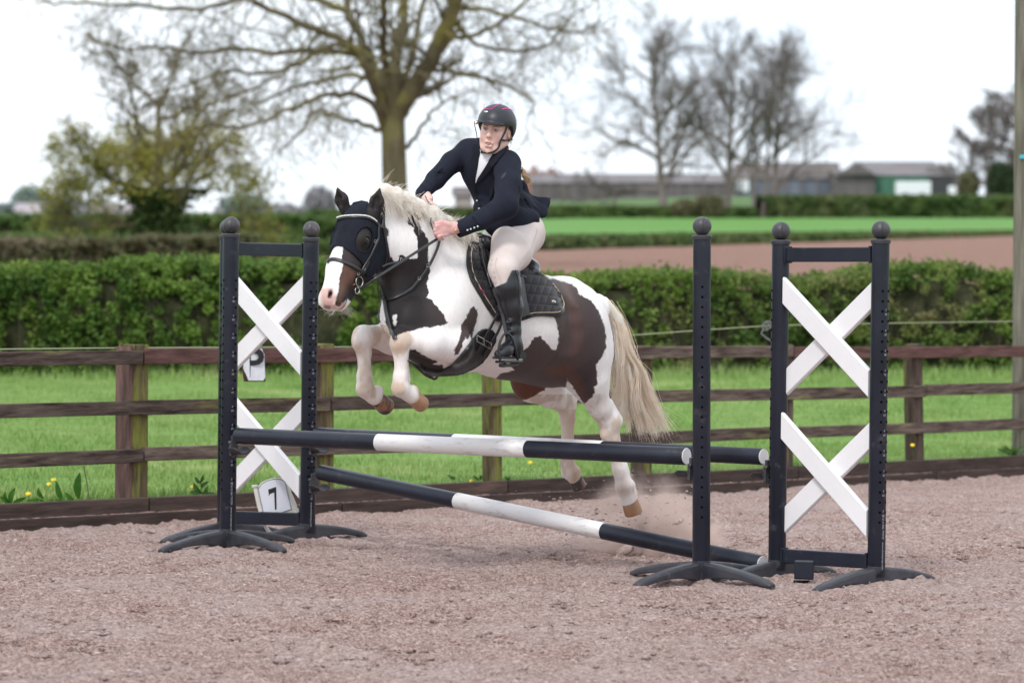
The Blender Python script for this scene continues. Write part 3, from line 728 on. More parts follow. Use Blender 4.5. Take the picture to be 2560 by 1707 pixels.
if want('trees'):
    g = np.random.default_rng(21)
    tr = empty('ash_tree', D(905, 640, 75), 'large bare spreading tree with lichened trunk rising behind the rider', 'tree')
    DT = 75; K = 75 / 9600 * S       # metres per displayed pixel
    def PT(x, y, dd=0): return np.array(D(x, y, DT + dd))
    def spl(ctrl, n=14):
        c = np.array(ctrl); t = np.linspace(0, len(c) - 1, n); return [np.array([np.interp(tt, np.arange(len(c)), c[:, i]) for i in range(3)]) + g.normal(size=3) * .02 for tt in t]
    def chaik(c, it=2):
        c = [np.array(q, float) for q in c]
        for _ in range(it):
            o = [c[0]]
            for a_, b_ in zip(c, c[1:]): o += [a_ * .75 + b_ * .25, a_ * .25 + b_ * .75]
            o.append(c[-1]); c = o
        return c
    tk = Twigs(); P = chaik([PT(905, 700), PT(906, 560), PT(906, 430), PT(903, 330), PT(902, 260), PT(898, 205), PT(892, 150)]); r = np.interp(np.linspace(0, 1, len(P)), [0, .35, .6, .72, .8, .92, 1], np.array([36, 30, 28, 31, 38, 30, 12]) * K); tk.add(P, r)
    tk.build('trunk', m_bark, tr)
    L1 = [ # (points disp, depth drift, r0 px, r1 px)
        ([(893, 290), (868, 215), (838, 150), (800, 95), (735, 72), (650, 35), (560, -5), (480, -40)], -3, 19, 6),
        ([(885, 250), (862, 150), (835, 105), (800, 30), (785, -60)], 2, 18, 9),
        ([(890, 200), (876, 110), (885, 50), (872, -60)], -2, 13, 8),
        ([(898, 240), (912, 130), (925, 60), (930, -60)], 3, 19, 12),
        ([(905, 270), (935, 225), (985, 150), (1022, 70), (1052, -10), (1065, -70)], -1, 25, 17),
        ([(905, 260), (940, 160), (958, 70), (985, -50)], 2, 12, 7),
        ([(885, 300), (850, 225), (790, 212), (730, 225), (660, 255), (560, 300), (470, 285), (400, 310)], -4, 11, 3),
        ([(880, 300), (830, 285), (770, 265), (720, 250), (690, 310), (640, 350)], 1, 9, 3),
        ([(850, 140), (800, 122), (740, 118), (640, 124), (540, 108), (450, 128), (360, 100), (280, 120), (200, 80)], -3, 11, 3),
        ([(835, 115), (760, 100), (680, 150), (600, 175), (520, 160), (420, 200), (340, 215)], 3, 9, 3),
        ([(920, 240), (965, 225), (1010, 200), (1080, 160), (1130, 190), (1150, 215)], 1, 8, 3),
        ([(985, 155), (1040, 165), (1110, 180), (1180, 200), (1235, 240), (1215, 270)], -2, 8, 2.5),
        ([(1035, 20), (1090, 20), (1170, 35), (1250, 60), (1330, 80), (1380, 45)], 2, 8, 3),
        ([(935, 340), (960, 300), (985, 270), (1010, 235), (1090, 205)], -1, 7, 2.5),
        ([(795, 25), (700, -10), (600, -20), (500, 15), (400, 25), (300, 10), (180, 10), (90, 5)], -2, 10, 3),
        ([(1020, 80), (1080, 90), (1140, 60), (1200, 10), (1250, -40)], 2, 9, 4),
        ([(850, 180), (790, 170), (720, 190), (650, 210), (600, 240), (560, 230)], 4, 8, 3),
        ([(1040, 50), (1100, 110), (1180, 120), (1260, 110), (1290, 60), (1340, 20)], -3, 7, 2.5),
        ([(740, 70), (700, 120), (640, 180), (570, 210), (500, 230), (450, 270)], -1, 6, 2.5),
    ]
    tw = Twigs(); tips = []
    for j, (cp, dz_, a0, a1) in enumerate(L1):
        n = len(cp); P = chaik([PT(x, y, dz_ * i / (n - 1)) for i, (x, y) in enumerate(cp)]); P = [p + g.normal(size=3) * .02 * (i > 2) for i, p in enumerate(P)]
        r = (a1 + (a0 - a1) * np.linspace(1, 0, len(P)) ** 1.35) * K * (.80 if a0 < 20 else .95); tw.add(P, r)
        Ln = sum(np.linalg.norm(P[i + 1] - P[i]) for i in range(len(P) - 1))
        nk = int(Ln * 5.4) + 3
        for k in range(nk):
            f = (.22 + .78 * (k + g.random()) / nk) * (len(P) - 1); f = min(f, len(P) - 1.01); i = int(f); b = P[i] * (1 - f + i) + P[i + 1] * (f - i)
            ax = P[i + 1] - P[i]; ax /= np.linalg.norm(ax); s = g.normal(size=3) * [1, .7, 1]; s[2] -= .15 if j not in (1, 2, 3, 5) else 0; s -= ax * (s @ ax); s /= np.linalg.norm(s)
            nd = ax * .55 + s * .85
            limb(g, tw, tips, b, nd, (.55 + 1.0 * g.random()) * 1.15, float(np.interp(f, np.arange(len(r)), r)) * .30, 0, 2, spread=.75, droop=.13, up=.03, wig=.30, kids=(2, 4), ratio=.55, depth_flat=.8)
    tw.polys = [(p, np.maximum(r, .0050)) for p, r in tw.polys]
    tw.build('branches', m_limb, tr, thr=(.04, .014))
    # dangling seed bunches
    tp = np.array(tips); tp = tp[g.random(len(tp)) < .035]
    pts = np.repeat(tp, 16, axis=0) + g.normal(size=(len(tp) * 16, 3)) * [.04, .04, .09] - [0, 0, .1]
    leaf_cloud('seed_bunches', pts, .028, M('dry_seeds', (.09, .05, .045), .9, (.16, .10, .09)), tr, squash=.3, seed=3)['kind'] = 'stuff'
    # young buds: faint lichen green specks
    # ---- ivy-clad tree at left, 170 m
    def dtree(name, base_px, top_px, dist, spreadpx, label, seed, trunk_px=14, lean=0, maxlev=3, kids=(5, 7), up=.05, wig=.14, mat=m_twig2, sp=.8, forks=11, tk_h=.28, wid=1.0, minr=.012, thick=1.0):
        g = np.random.default_rng(seed); k = dist / 9600 * S; b = np.array(D(base_px[0], base_px[1], dist)); H = (base_px[1] - top_px[1]) * k
        root = empty(name, tuple(b), label, 'tree'); T = Twigs(); W = spreadpx * k
        P = chaik([b - [0, 0, .3], b + [lean * H * .08, 0, H * .25], b + [lean * H * .12, 0, H * .5], b + [lean * H * .22, 0, H * .80]]); r = np.linspace(trunk_px * k, trunk_px * k * .12, len(P)) ; T.add(P, r); T.build('trunk', mat, root)
        T = Twigs(); tips = []
        for i in range(forks):
            t_ = tk_h + (.97 - tk_h) * (i + g.random() * .8) / forks; st = np.array([np.interp(t_, np.linspace(0, 1, len(P)), P[:, c_] if isinstance(P, np.ndarray) else [q_[c_] for q_ in P]) for c_ in range(3)])
            az = i * 2.4 + g.random(); tilt = sp * (1.35 - .75 * t_) * (.8 + .4 * g.random()) * 1.25
            d = np.array([math.cos(az) * math.sin(tilt) * wid, math.sin(az) * math.sin(tilt) * .8, math.cos(tilt)])
            limb(g, T, tips, st, d, H * (.56 - .24 * t_) * (.85 + .3 * g.random()), trunk_px * k * (.42 - .25 * t_) * thick, 0, maxlev, spread=.55, droop=.02, up=up, wig=wig, kids=kids, ratio=.60)
        # keep twigs thick enough to print
        T.polys = [(p, np.maximum(r, minr)) for p, r in T.polys]
        o = T.build('branches', mat, root, thr=(.12, .05)); return root, np.array(tips)
    m_ivy = leafmat('ivy_leaves', (.035, .06, .018), (.075, .11, .03), .8)
    m_bud = leafmat('yellow_green_buds', (.26, .24, .045), (.40, .36, .08), .5, c3=(.22, .22, .08), c3scale=.3, trans=.3)
    root, tips = dtree('ivy_tree', (365, 580), (370, 150), 95, 240, 'broad half-leafed tree with ivy-covered trunk standing in the field at left', 31, trunk_px=26, maxlev=3, kids=(5, 7), wig=.22, sp=1.05, forks=13, tk_h=.16, wid=1.25, minr=.0095, mat=M('brown_bark', (.12, .10, .06), .95, (.2, .17, .10), scale=.4))
    g = np.random.default_rng(5); n = 5200; k = 95 / 9600 * S; b = np.array(D(365, 590, 95))
    h = g.random(n); c = b + np.stack([g.normal(size=n) * (34 - 12 * h + 34 * np.maximum(h - .75, 0) * 4) * k, g.normal(size=n) * 20 * k, h * 165 * k - .1], 1); leaf_cloud('ivy', c, .095, m_ivy, root, seed=6)['kind'] = 'stuff'
    zt = D(370, 300, 95).z; low = tips[tips[:, 2] < zt + g.normal(size=len(tips)) * .2]
    extra = []
    for (x, y, rx, ry) in ((200, 400, 80, 55), (290, 360, 90, 50), (380, 370, 110, 50), (480, 385, 100, 45), (560, 420, 60, 30), (160, 430, 45, 30), (330, 430, 130, 40)):
        q = g.normal(size=(130, 3)) * .60; extra.append(q * [rx * k, rx * k * .8, ry * k] + np.array(D(x, y, 95)))
    low = np.concatenate([low] + extra); c = np.repeat(low, 7, axis=0); c = c + g.normal(size=c.shape) * .105
    leaf_cloud('foliage', c, .050, m_bud, root, seed=7)['kind'] = 'stuff'
    # ---- group of bare trees at right, 262 m
    specs = [((1527, 497), (1490, 92), 205, 'bare wide tree, leftmost of the group in front of the long shed', 41, 12, -.35, 6, .62),
             ((1668, 497), (1700, 108), 140, 'bare upright tree second from the left before the barns', 42, 11, .2, 5, .5),
             ((1730, 497), (1740, 130), 90, 'thin bare tree with a straight stem between two thicker trunks', 43, 6, .1, 4, .4),
             ((1752, 497), (1790, 150), 110, 'slim bare tree leaning slightly right beside the ivy-dark stem', 44, 7, .3, 4, .45),
             ((1775, 497), (1800, 130), 120, 'dark-stemmed bare tree at the right end of the group', 45, 9, .2, 5, .5)]
    for bp_, tp_, sp_, lb, sd_, tpx, ln, fk, s_ in specs:
        spreadf = 1.05 if fk > 5 else .75
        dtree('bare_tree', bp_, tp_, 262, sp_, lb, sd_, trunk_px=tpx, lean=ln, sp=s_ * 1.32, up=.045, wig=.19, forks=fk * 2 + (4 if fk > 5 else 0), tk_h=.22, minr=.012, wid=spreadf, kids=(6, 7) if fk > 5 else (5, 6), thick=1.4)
    # shrubs under that group
    for j, (x, y, w_, h_, lb) in enumerate(((1628, 490, 70, 44, 'small greyish bush between the two largest bare trunks'), (1572, 492, 56, 34, 'low scrubby bush beside the leftmost bare tree'))):
        k = 258 / 9600 * S; g = np.random.default_rng(60 + j); n = 900; q = g.normal(size=(n, 3)); q *= (g.random(n) ** .5 / np.linalg.norm(q, axis=1))[:, None]
        root = empty('bush', tuple(D(x, y + 8, 258)), lb, 'bush'); q = q * [w_ * k * .6, w_ * k * .5, h_ * k * .6] + np.array(D(x, y - h_ * .4, 258)); leaf_cloud('foliage', q, .16, m_hl3, root, seed=j)['kind'] = 'stuff'
    # ---- right-edge trees and evergreens
    m_dark = leafmat('dark_evergreen', (.030, .055, .025), (.065, .10, .045), .4)
    dtree('bare_tree', (2268, 445), (2270, 262), 330, 120, 'pale leafless tree near the right edge, left of the telegraph pole', 51, trunk_px=7, sp=1.15, forks=14, tk_h=.15, wid=1.2, minr=.024)
    dtree('bare_tree', (2330, 445), (2330, 232), 335, 120, 'tall twiggy tree partly hidden by the telegraph pole', 52, trunk_px=9, sp=1.1, forks=16, tk_h=.15, minr=.024)
    for j, (x, y, w_, h_, lb) in enumerate(((2300, 415, 36, 46, 'dark evergreen bush between the barn and the telegraph pole'), (2225, 425, 26, 34, 'small brown-green bush right of the green-sided barn'), (2350, 420, 40, 50, 'dark evergreen partly behind the telegraph pole'))):
        k = 325 / 9600 * S; g = np.random.default_rng(70 + j); n = 1600; q = g.normal(size=(n, 3)); q *= (g.random(n) ** .5 / np.linalg.norm(q, axis=1))[:, None]
        root = empty('evergreen_bush', tuple(D(x, y + 30, 325)), lb, 'bush'); q = q * [w_ * k, w_ * k, h_ * k] + np.array(D(x, y, 325)); leaf_cloud('foliage', q, .2, m_dark if j != 1 else m_hl3, root, seed=j)['kind'] = 'stuff'
    # ---- low far trees at left
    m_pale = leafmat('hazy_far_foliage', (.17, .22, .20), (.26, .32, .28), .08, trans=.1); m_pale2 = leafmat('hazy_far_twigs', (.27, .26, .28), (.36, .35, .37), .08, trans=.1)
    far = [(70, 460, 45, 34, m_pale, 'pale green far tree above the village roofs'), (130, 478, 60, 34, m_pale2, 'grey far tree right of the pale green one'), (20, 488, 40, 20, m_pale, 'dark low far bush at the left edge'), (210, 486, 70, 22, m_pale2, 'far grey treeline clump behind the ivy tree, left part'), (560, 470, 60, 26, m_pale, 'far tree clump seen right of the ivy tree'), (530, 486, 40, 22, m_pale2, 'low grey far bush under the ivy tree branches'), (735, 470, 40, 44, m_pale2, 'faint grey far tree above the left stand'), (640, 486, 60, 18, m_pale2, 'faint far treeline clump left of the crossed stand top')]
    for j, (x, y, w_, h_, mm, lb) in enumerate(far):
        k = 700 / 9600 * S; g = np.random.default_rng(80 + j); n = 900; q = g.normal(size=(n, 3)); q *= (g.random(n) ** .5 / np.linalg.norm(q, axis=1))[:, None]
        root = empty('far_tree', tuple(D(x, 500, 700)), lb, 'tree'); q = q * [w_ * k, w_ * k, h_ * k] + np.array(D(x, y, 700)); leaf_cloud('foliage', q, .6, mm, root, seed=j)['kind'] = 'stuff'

# ------------------------------------------------------------------ telegraph pole
if want('fence'):
    m_pole = M('grey_weathered_pole_wood', (.115, .105, .082), .9, (.235, .215, .18), scale=4, stretch=(9, 9, .5), bump=.006, bscale=12, spec=.2)
    tp = empty('telegraph_pole', G(2556, 28.9, -.1), 'tall grey weathered telegraph pole cut by the right edge', 'pole')
    MB().lathe(G(2557, 28.9, -.3), (0, 0, 1), [(.078, 0), (.075, 1.2), (.068, 3.2), (.060, 6.5), (.0, 6.52)], 28).build('shaft', m_pole, tp, smooth=True)
    V, F = text_mesh('4', .05, G(2556, 28.82, 2.22), Vector((1, 0, 0)), Vector((0, 0, 1)), .002)
    c = DS(2557, 392, 28.82); MB().box(c, Vector((1, 0, 0)), Vector((0, 1, 0)), Vector((0, 0, 1)), .022, .004, .014).build('tag', M('turquoise_tag', (.05, .45, .55), .4), tp)

# ------------------------------------------------------------------ farm buildings, about 600 m away
if want('barns'):
    m_roof = M('grey_sheet_roof', (.15, .135, .14), .8, (.21, .19, .195), scale=.3); m_wallg = M('grey_boarding', (.10, .09, .093), .9, (.155, .14, .143), scale=.4, stretch=(3, 3, .3)); m_green = M('green_sheeting', (.035, .12, .08), .7, (.06, .17, .115), scale=.3, stretch=(3, 1, .2))
    m_blue = M('blue_grey_cladding', (.105, .12, .165), .8, (.17, .185, .235), scale=.5, stretch=(3, 3, .2)); m_dk = M('dark_opening', (.05, .05, .055), .9); m_brk = M('red_brick', (.25, .11, .08), .9, (.32, .17, .13), scale=1); m_tile = M('brown_tile_roof', (.20, .12, .10), .9); m_wht = M('white_paint', (.75, .77, .8), .6)
    m_rust = M('rusty_roof', (.12, .10, .097), .9, (.165, .14, .135), scale=.3)
    def PB(x, y, d): return D(x, y, d)
    def barn(name, label, x0, x1, ye, yr, yb, d, depth, mw, mr, xr0=None, xr1=None, cat='barn', panels=(), group=None, gable=True, bays=0):
        """x in displayed px; eaves ye, ridge yr, base yb"""
        root = empty(name, tuple(PB((x0 + x1) / 2, yb, d)), label, cat, group)
        k = Vector((0, depth, 0)); dz = Vector((0, 0, -3))
        A, B = PB(x0, ye, d), PB(x1, ye, d); a, b = PB(x0, yb, d) + dz, PB(x1, yb, d) + dz
        rA, rB = PB(xr0 if xr0 is not None else x0, yr, d) + k * .5, PB(xr1 if xr1 is not None else x1, yr, d) + k * .5
        MB().add([a, b, B, A, a + k, b + k, B + k, A + k, rA, rB], [(0, 1, 2, 3), (1, 5, 6, 9, 2), (5, 4, 7, 6), (4, 0, 3, 8, 7)]).build('wall', mw, root)
        o_ = Vector((0, -.3, -.1)); sx = Vector((.4, 0, 0)); t_ = Vector((0, 0, .15))
        MB().add([A + o_ - sx, B + o_ + sx, rB + t_ * 2 + sx, rA + t_ * 2 - sx, A + o_ - sx + t_, B + o_ + sx + t_, rB + t_ * 3 + sx, rA + t_ * 3 - sx], [(0, 1, 2, 3), (4, 5, 6, 7), (0, 1, 5, 4), (1, 2, 6, 5), (3, 0, 4, 7)]).build('roof', mr, root)
        MB().add([A + k + sx * -1, B + k + sx, rB + t_ + sx, rA + t_ - sx], [(0, 1, 2, 3)]).build('roof', mr, root)
        for (p0, p1, q0, q1, mm, nm) in panels:
            f = Vector((0, -.12, 0)); c = [PB(p0, q1, d) + f, PB(p1, q1, d) + f, PB(p1, q0, d) + f, PB(p0, q0, d) + f]; g_ = Vector((0, .1, 0))
            MB().add(c + [v + g_ for v in c], [(0, 1, 2, 3), (4, 7, 6, 5), (0, 4, 5, 1), (1, 5, 6, 2), (2, 6, 7, 3), (3, 7, 4, 0)]).build(nm, mm, root)
        for i in range(bays):
            x = x0 + (x1 - x0) * (i + .5) / bays; c = PB(x, (ye + yb) / 2, d) + Vector((0, -.2, 0)); hh = (PB(x, ye, d) - PB(x, yb, d)).z / 2
            MB().box(c, Vector((1, 0, 0)), Vector((0, 1, 0)), Vector((0, 0, 1)), .14, .1, hh * .98).build('stanchion', m_wht if i % 5 == 9 else m_roof, root)
        return root
    barn('barn', 'large barn with grey roof and green sheeted side at right', 1950, 2200, 403, 376, 470, 590, 16, m_wallg, m_roof, xr0=1975, xr1=2150, panels=((2011, 2132, 403, 446, m_green, 'green_panel'), (2132, 2190, 405, 452, m_dk, 'doorway')))
    # its near gable, facing left
    r_ = barn('barn', 'grey gable-fronted shed joined to the left of the green-sided barn', 1922, 2010, 402, 396, 470, 588, 14, m_wallg, m_roof)
    a, b, c = PB(1922, 401, 587), PB(2010, 401, 587), PB(1972, 374, 587); MB().add([a, b, c, a + Vector((0, 5, 0)), b + Vector((0, 5, 0)), c + Vector((0, 5, 0))], [(0, 1, 2), (3, 5, 4), (0, 3, 4, 1), (1, 4, 5, 2), (2, 5, 3, 0)]).build('gable', m_wallg, r_)
    barn('barn', 'blue-grey clad barn with dull brown roof behind the thin trunks', 1685, 1930, 410, 378, 470, 602, 16, m_blue, m_rust, xr0=1700, xr1=1930, panels=((1690, 1720, 412, 440, m_wht, 'window'), (1770, 1800, 415, 450, m_blue, 'door')), bays=7)
    barn('shed', 'long low grey open-sided shed stretching behind the leftmost bare tree', 1222, 1690, 420, 405, 478, 600, 12, m_wallg, m_roof, bays=16)
    barn('farmhouse', 'red brick farmhouse with chimneys just right of the rider', 1205, 1278, 408, 398, 470, 640, 9, m_brk, m_tile, cat='house')
    fh = [o for o in bpy.data.objects if o.name.startswith('farmhouse')][0]
    for x, y in ((1226, 386), (1266, 392)): MB().box(PB(x, y + 8, 640), Vector((1, 0, 0)), Vector((0, 1, 0)), Vector((0, 0, 1)), .45, .45, 1.0).build('chimney', m_brk, fh)
    barn('shed', 'small pinkish shed seen in the gap under the rider arm', 1044, 1084, 450, 436, 488, 500, 8, M('pinkish_cladding', (.34, .27, .28), .9), m_rust)
    tr_ = empty('trailer', tuple(PB(2095, 452, 560)), 'white box trailer parked in front of the green barn side', 'trailer')
    MB().box(PB(2097, 432, 560), Vector((1, 0, 0)), Vector((0, 1, 0)), Vector((0, 0, 1)), 2.5, 1.2, .95).build('body', m_wht, tr_, bevel=.08)
    for dx in (-1.2, 1.2): MB().lathe(PB(2097, 449, 559) + Vector((dx, -1.0, 0)), (0, -1, 0), [(.0, 0), (.4, 0), (.4, .3), (0, .3)], 14).build('wheel', m_dk, tr_)
    tag(MB().box(PB(2187, 440, 565), Vector((1, 0, 0)), Vector((0, 1, 0)), Vector((0, 0, 1)), .55, .5, .8).build('tank', m_wht, bevel=.1), 'small white tank standing right of the trailer by the dark doorway', 'tank')
    for j, (x, y, w_, c_, lb) in enumerate(((62, 484, 26, (.55, .52, .5), 'tiny pale cream house in the far village at left'), (78, 496, 20, (.62, .56, .54), 'tiny white bungalow in front of the far cream house'), (270, 488, 60, (.36, .34, .40), 'long faint mauve roofed building behind the ivy tree'))):
        barn('house', lb, x - w_, x + w_, y, y - 12, 500, 690 - j * 12, 8, M('render_%d' % j, c_, .9), M('faded_roof_%d' % j, (.36, .32, .34), .9), cat='house')
# ------------------------------------------------------------------ the jump
m_plas = M('dark_navy_plastic', (.0095, .0120, .022), .36, (.0165, .0190, .032), scale=5, bump=.0006, bscale=120, c3=(.085, .078, .08), c3scale=9, c3lo=.60, c3hi=.80, spec=.36)
m_plas2 = M('worn_grey_plastic', (.020, .021, .030), .5, (.050, .049, .058), scale=7, bump=.0008, bscale=90, c3=(.17, .13, .12), c3scale=6, c3lo=.6, c3hi=.75)
m_ball = M('scuffed_ball_plastic', (.030, .030, .036), .45, (.075, .070, .078), scale=10, c3=(.26, .17, .13), c3scale=22, c3lo=.62, c3hi=.72)
m_white = M('white_moulded_plastic', (.76, .74, .76), .5, (.82, .80, .82), scale=3, stretch=(1, 1, 1), bump=.0008, bscale=40)
m_wpole = M('scuffed_white_pole', (.74, .71, .71), .5, (.80, .78, .78), scale=3, detail=6, c3=(.40, .35, .33), c3scale=9, c3lo=.54, c3hi=.78, bump=.0006, bscale=60, stretch=(.5, 1, 3))
m_hole = M('peg_hole_black', (.003, .003, .004), .9, spec=.1)
m_print = M('white_print', (.34, .36, .40), .6)
PD = Vector((2.321, -2.13, 0)).normalized()            # along the poles
PN = Vector((-PD.y, PD.x, 0)) * -1                       # travel direction, towards the camera
if PN.y > 0: PN = -PN
Z = Vector((0, 0, 1))
RP = .0415
def post(root, base, top, hole_dirs, mark_dir, seed=0, mirror_text=False):
    base = Vector(base); top = Vector(top); ax = (top - base).normalized(); H = (top - base).length
    p = MB().lathe(base + ax * .045, ax, [(RP - .001, 0), (RP, .002), (RP, H - .063)], 32).build('post', m_plas, root, smooth=True, sharp=60)
    MB().lathe(base + ax * (H - .022), ax, [(RP + .0005, 0), (RP + .003, .002), (RP + .0055, .012), (RP + .0055, .018), (RP + .002, .022), (.012, .024)], 32).build('cap', m_plas2, p, smooth=True)
    c = base + ax * (H + .042); mb = MB()
    # ball in two halves with a seam facing right
    sx = Vector((.9, -.25, 0)).normalized(); sy = sx.orthogonal().normalized(); sz = sx.cross(sy)
    mb.lathe(c, sx, [(0, -.0435)] + [(.0435 * math.sin(t), -.0435 * math.cos(t)) for t in np.linspace(.25, 1.86, 12)] + [(.0405, .0135)], 28)
    mb.lathe(c, sx, [(.0405, .0135)] + [(.0445 * math.sin(t), -.0445 * math.cos(t)) for t in np.linspace(1.92, 2.95, 8)] + [(0, .0445)], 28)
    mb.lathe(c - ax * .048, ax, [(.016, 0), (.014, .012)], 16)
    mb.build('finial', m_ball, p, smooth=True, sharp=50)
    mb = MB()
    for hd in hole_dirs:
        d = Vector((math.sin(R(hd)), -math.cos(R(hd)), 0))
        for i in range(24):
            z = .30 + i * .0463 * 1.0
            if z > H - .20: break
            q = base + ax * z + d * (RP - .004); mb.lathe(q, d, [(.0062, 0), (.0062, .0052), (0, .0053)], 10)
    o = mb.build('peg_holes', m_hole, p); o['kind'] = 'stuff'
    if mark_dir is not None:
        d = Vector((math.sin(R(mark_dir)), -math.cos(R(mark_dir)), 0)); xa = Z.cross(-d) * -1
        xa = Vector((-d.y, d.x, 0)); mb = MB()
        for i in range(1, 23, 2):
            z = .30 + i * .0463 - .006
            if z > H - .22: break
            n = 8 + (i // 2) * 1
            for s_, dz_ in ((str(2 + i // 4), .011), (str(n * 5)[-2:], -.009)):
                V, F = text_mesh(s_, .014, base + ax * (z + dz_) + d * (RP + .0007), xa, ax, .0004); mb.add(V, F)
        for s_, z0, sz in (('Tel 01386 793729', .275, .0145), ('www.showjumps.com', .145, .0145)):
            V, F = text_mesh(s_, sz, base + ax * z0 + d * (RP + .0007), -ax, xa, .0004); mb.add(V, F)
        o = mb.build('height_marks', m_print, p); o['kind'] = 'stuff'
    return p
def foot(root, base, dirv, L_=.43, rise=.090):
    """arched rubber foot arm from the post boss to its rounded tip"""
    base = Vector(base); d = Vector(dirv).normalized(); n = Z.cross(d); mb = MB(); V = []; m = 10; prof = []
    for i in range(m + 1):
        t = i / m; x = .02 + t * L_; top = rise * (1 - t ** 1.6) + .024 * t ** 1.6 ; bot = .0 + .030 * math.sin(math.pi * min(t * 1.05, 1)) * (1 - t * .3)
        w = .026 + .004 * math.sin(t * 3.1)
        if t > .93: w *= .75; top *= .8
        e = .008
        ring = [(-w, bot), (w, bot), (w, top - e), (w - e, top), (-w + e, top), (-w, top - e)]
        V += [base + d * x + n * a + Z * b for a, b in ring]
    F = [(i * 6 + k, i * 6 + (k + 1) % 6, (i + 1) * 6 + (k + 1) % 6, (i + 1) * 6 + k) for i in range(m) for k in range(6)] + [tuple(range(6))[::-1], tuple(m * 6 + k for k in range(6))]
    mb.add(V, F); o = mb.build('foot', m_plas2, root, smooth=True, bevel=.006); return o
def boss(root, base): MB().lathe(Vector(base) + Z * .0, Z, [(.036, -.005), (.040, .004), (.0425, .094), (.038, .100)], 24).build('foot_boss', m_plas2, root, smooth=True)
def bands(root, a, b, r, ends=(1, 1), seed=0):
    a = Vector(a); b = Vector(b); ax = (b - a).normalized(); L_ = (b - a).length
    for i, mm in enumerate((m_plas, m_wpole, m_plas)):
        s0 = L_ * i / 3; s1 = L_ * (i + 1) / 3; rr = r if i != 1 else r + .0006
        pr = [(rr, s0), (rr, s1)]
        if i == 0: pr = [(rr - .010, s0), (rr - .003, s0 + .003), (rr, s0 + .010), (rr, s1)]
        if i == 2: pr = [(rr, s0), (rr, s1 - .004), (rr - .002, s1)]
        if i == 1: pr = [(r - .001, s0), (rr, s0 + .001), (rr, s1 - .001), (r - .001, s1)]
        MB().lathe(a, ax, pr, 40).build('dark_band' if i != 1 else 'white_band', mm, root, smooth=True, sharp=60)
    MB().lathe(b, ax, [(r - .0025, -.001), (r - .004, .0025), (0, .003)], 32).build('end_cap', m_white, root, smooth=True)
    MB().lathe(a, -ax, [(r - .009, 0), (r - .02, .002), (0, .003)], 32).build('end_cap', m_plas, root, smooth=True)
def cup(base, side, z, label, group='cups holding the jump poles', tip=None):
    """pole cup: a ribbed bracket pinned to the post and a curved tongue under the pole; side = unit vector from post to pole"""
    base = Vector(base); s = Vector(side).normalized(); n = Z.cross(s); root = empty('jump_cup', base + s * RP + Z * z, label, 'cup', group)
    c = base + s * (RP + .010) + Z * z
    MB().box(c + Z * .0, s, n, Z, .008, .020, .045).box(c - Z * .055, s, n, Z, .010, .016, .014).build('bracket', m_plas2, root, bevel=.004)
    mb = MB(); V = []; m = 9
    for i in range(m + 1):
        t = -1 + 2 * i / m; a = t * 1.15
        for (u, v) in ((0.006, 0), (.075 if abs(t) < .8 else .05, 0)):
            for q in (0, .007): V.append(c + s * u + n * math.sin(a) * (.050 + q) + Z * (.050 - math.cos(a) * (.050 + q) + .002 - .045))
    F = []
    for i in range(m): b = i * 4; F += [(b, b + 4, b + 6, b + 2), (b + 1, b + 3, b + 7, b + 5), (b, b + 1, b + 5, b + 4), (b + 2, b + 6, b + 7, b + 3)]
    F += [(0, 2, 3, 1), (m * 4, m * 4 + 1, m * 4 + 3, m * 4 + 2)]
    mb.add(V, F).build('tongue', m_plas2, root, smooth=True)
    f = (-n if (-n).y < 0 else n)
    MB().lathe(c + f * .018 - s * .004 + Z * .01, f, [(.010, 0), (.010, .012), (.005, .016), (0, .017)], 10).box(c + f * .024 - Z * .022, s, f, Z, .007, .006, .036).build('pin', m_ball, root, smooth=True)
    return root
BZ = {'LF': (569, 1368, 577.5, 584, 19.59), 'RF': (1753, 1452, 1755, 588, 17.78), 'LB': (768, 1353, 778, 593.5, 20.21), 'HB': (561, 1347, 569, 588, 20.60), 'RB': (1942, 1449, 1952, 600, 18.08), 'RN': (2190, 1466, 2202, 598, 17.70)}
def bt(k):
    x0, y0, x1, y1, d = BZ[k]; b = DS(x0, y0, d); t = DS(x1, y1, d); return b, t
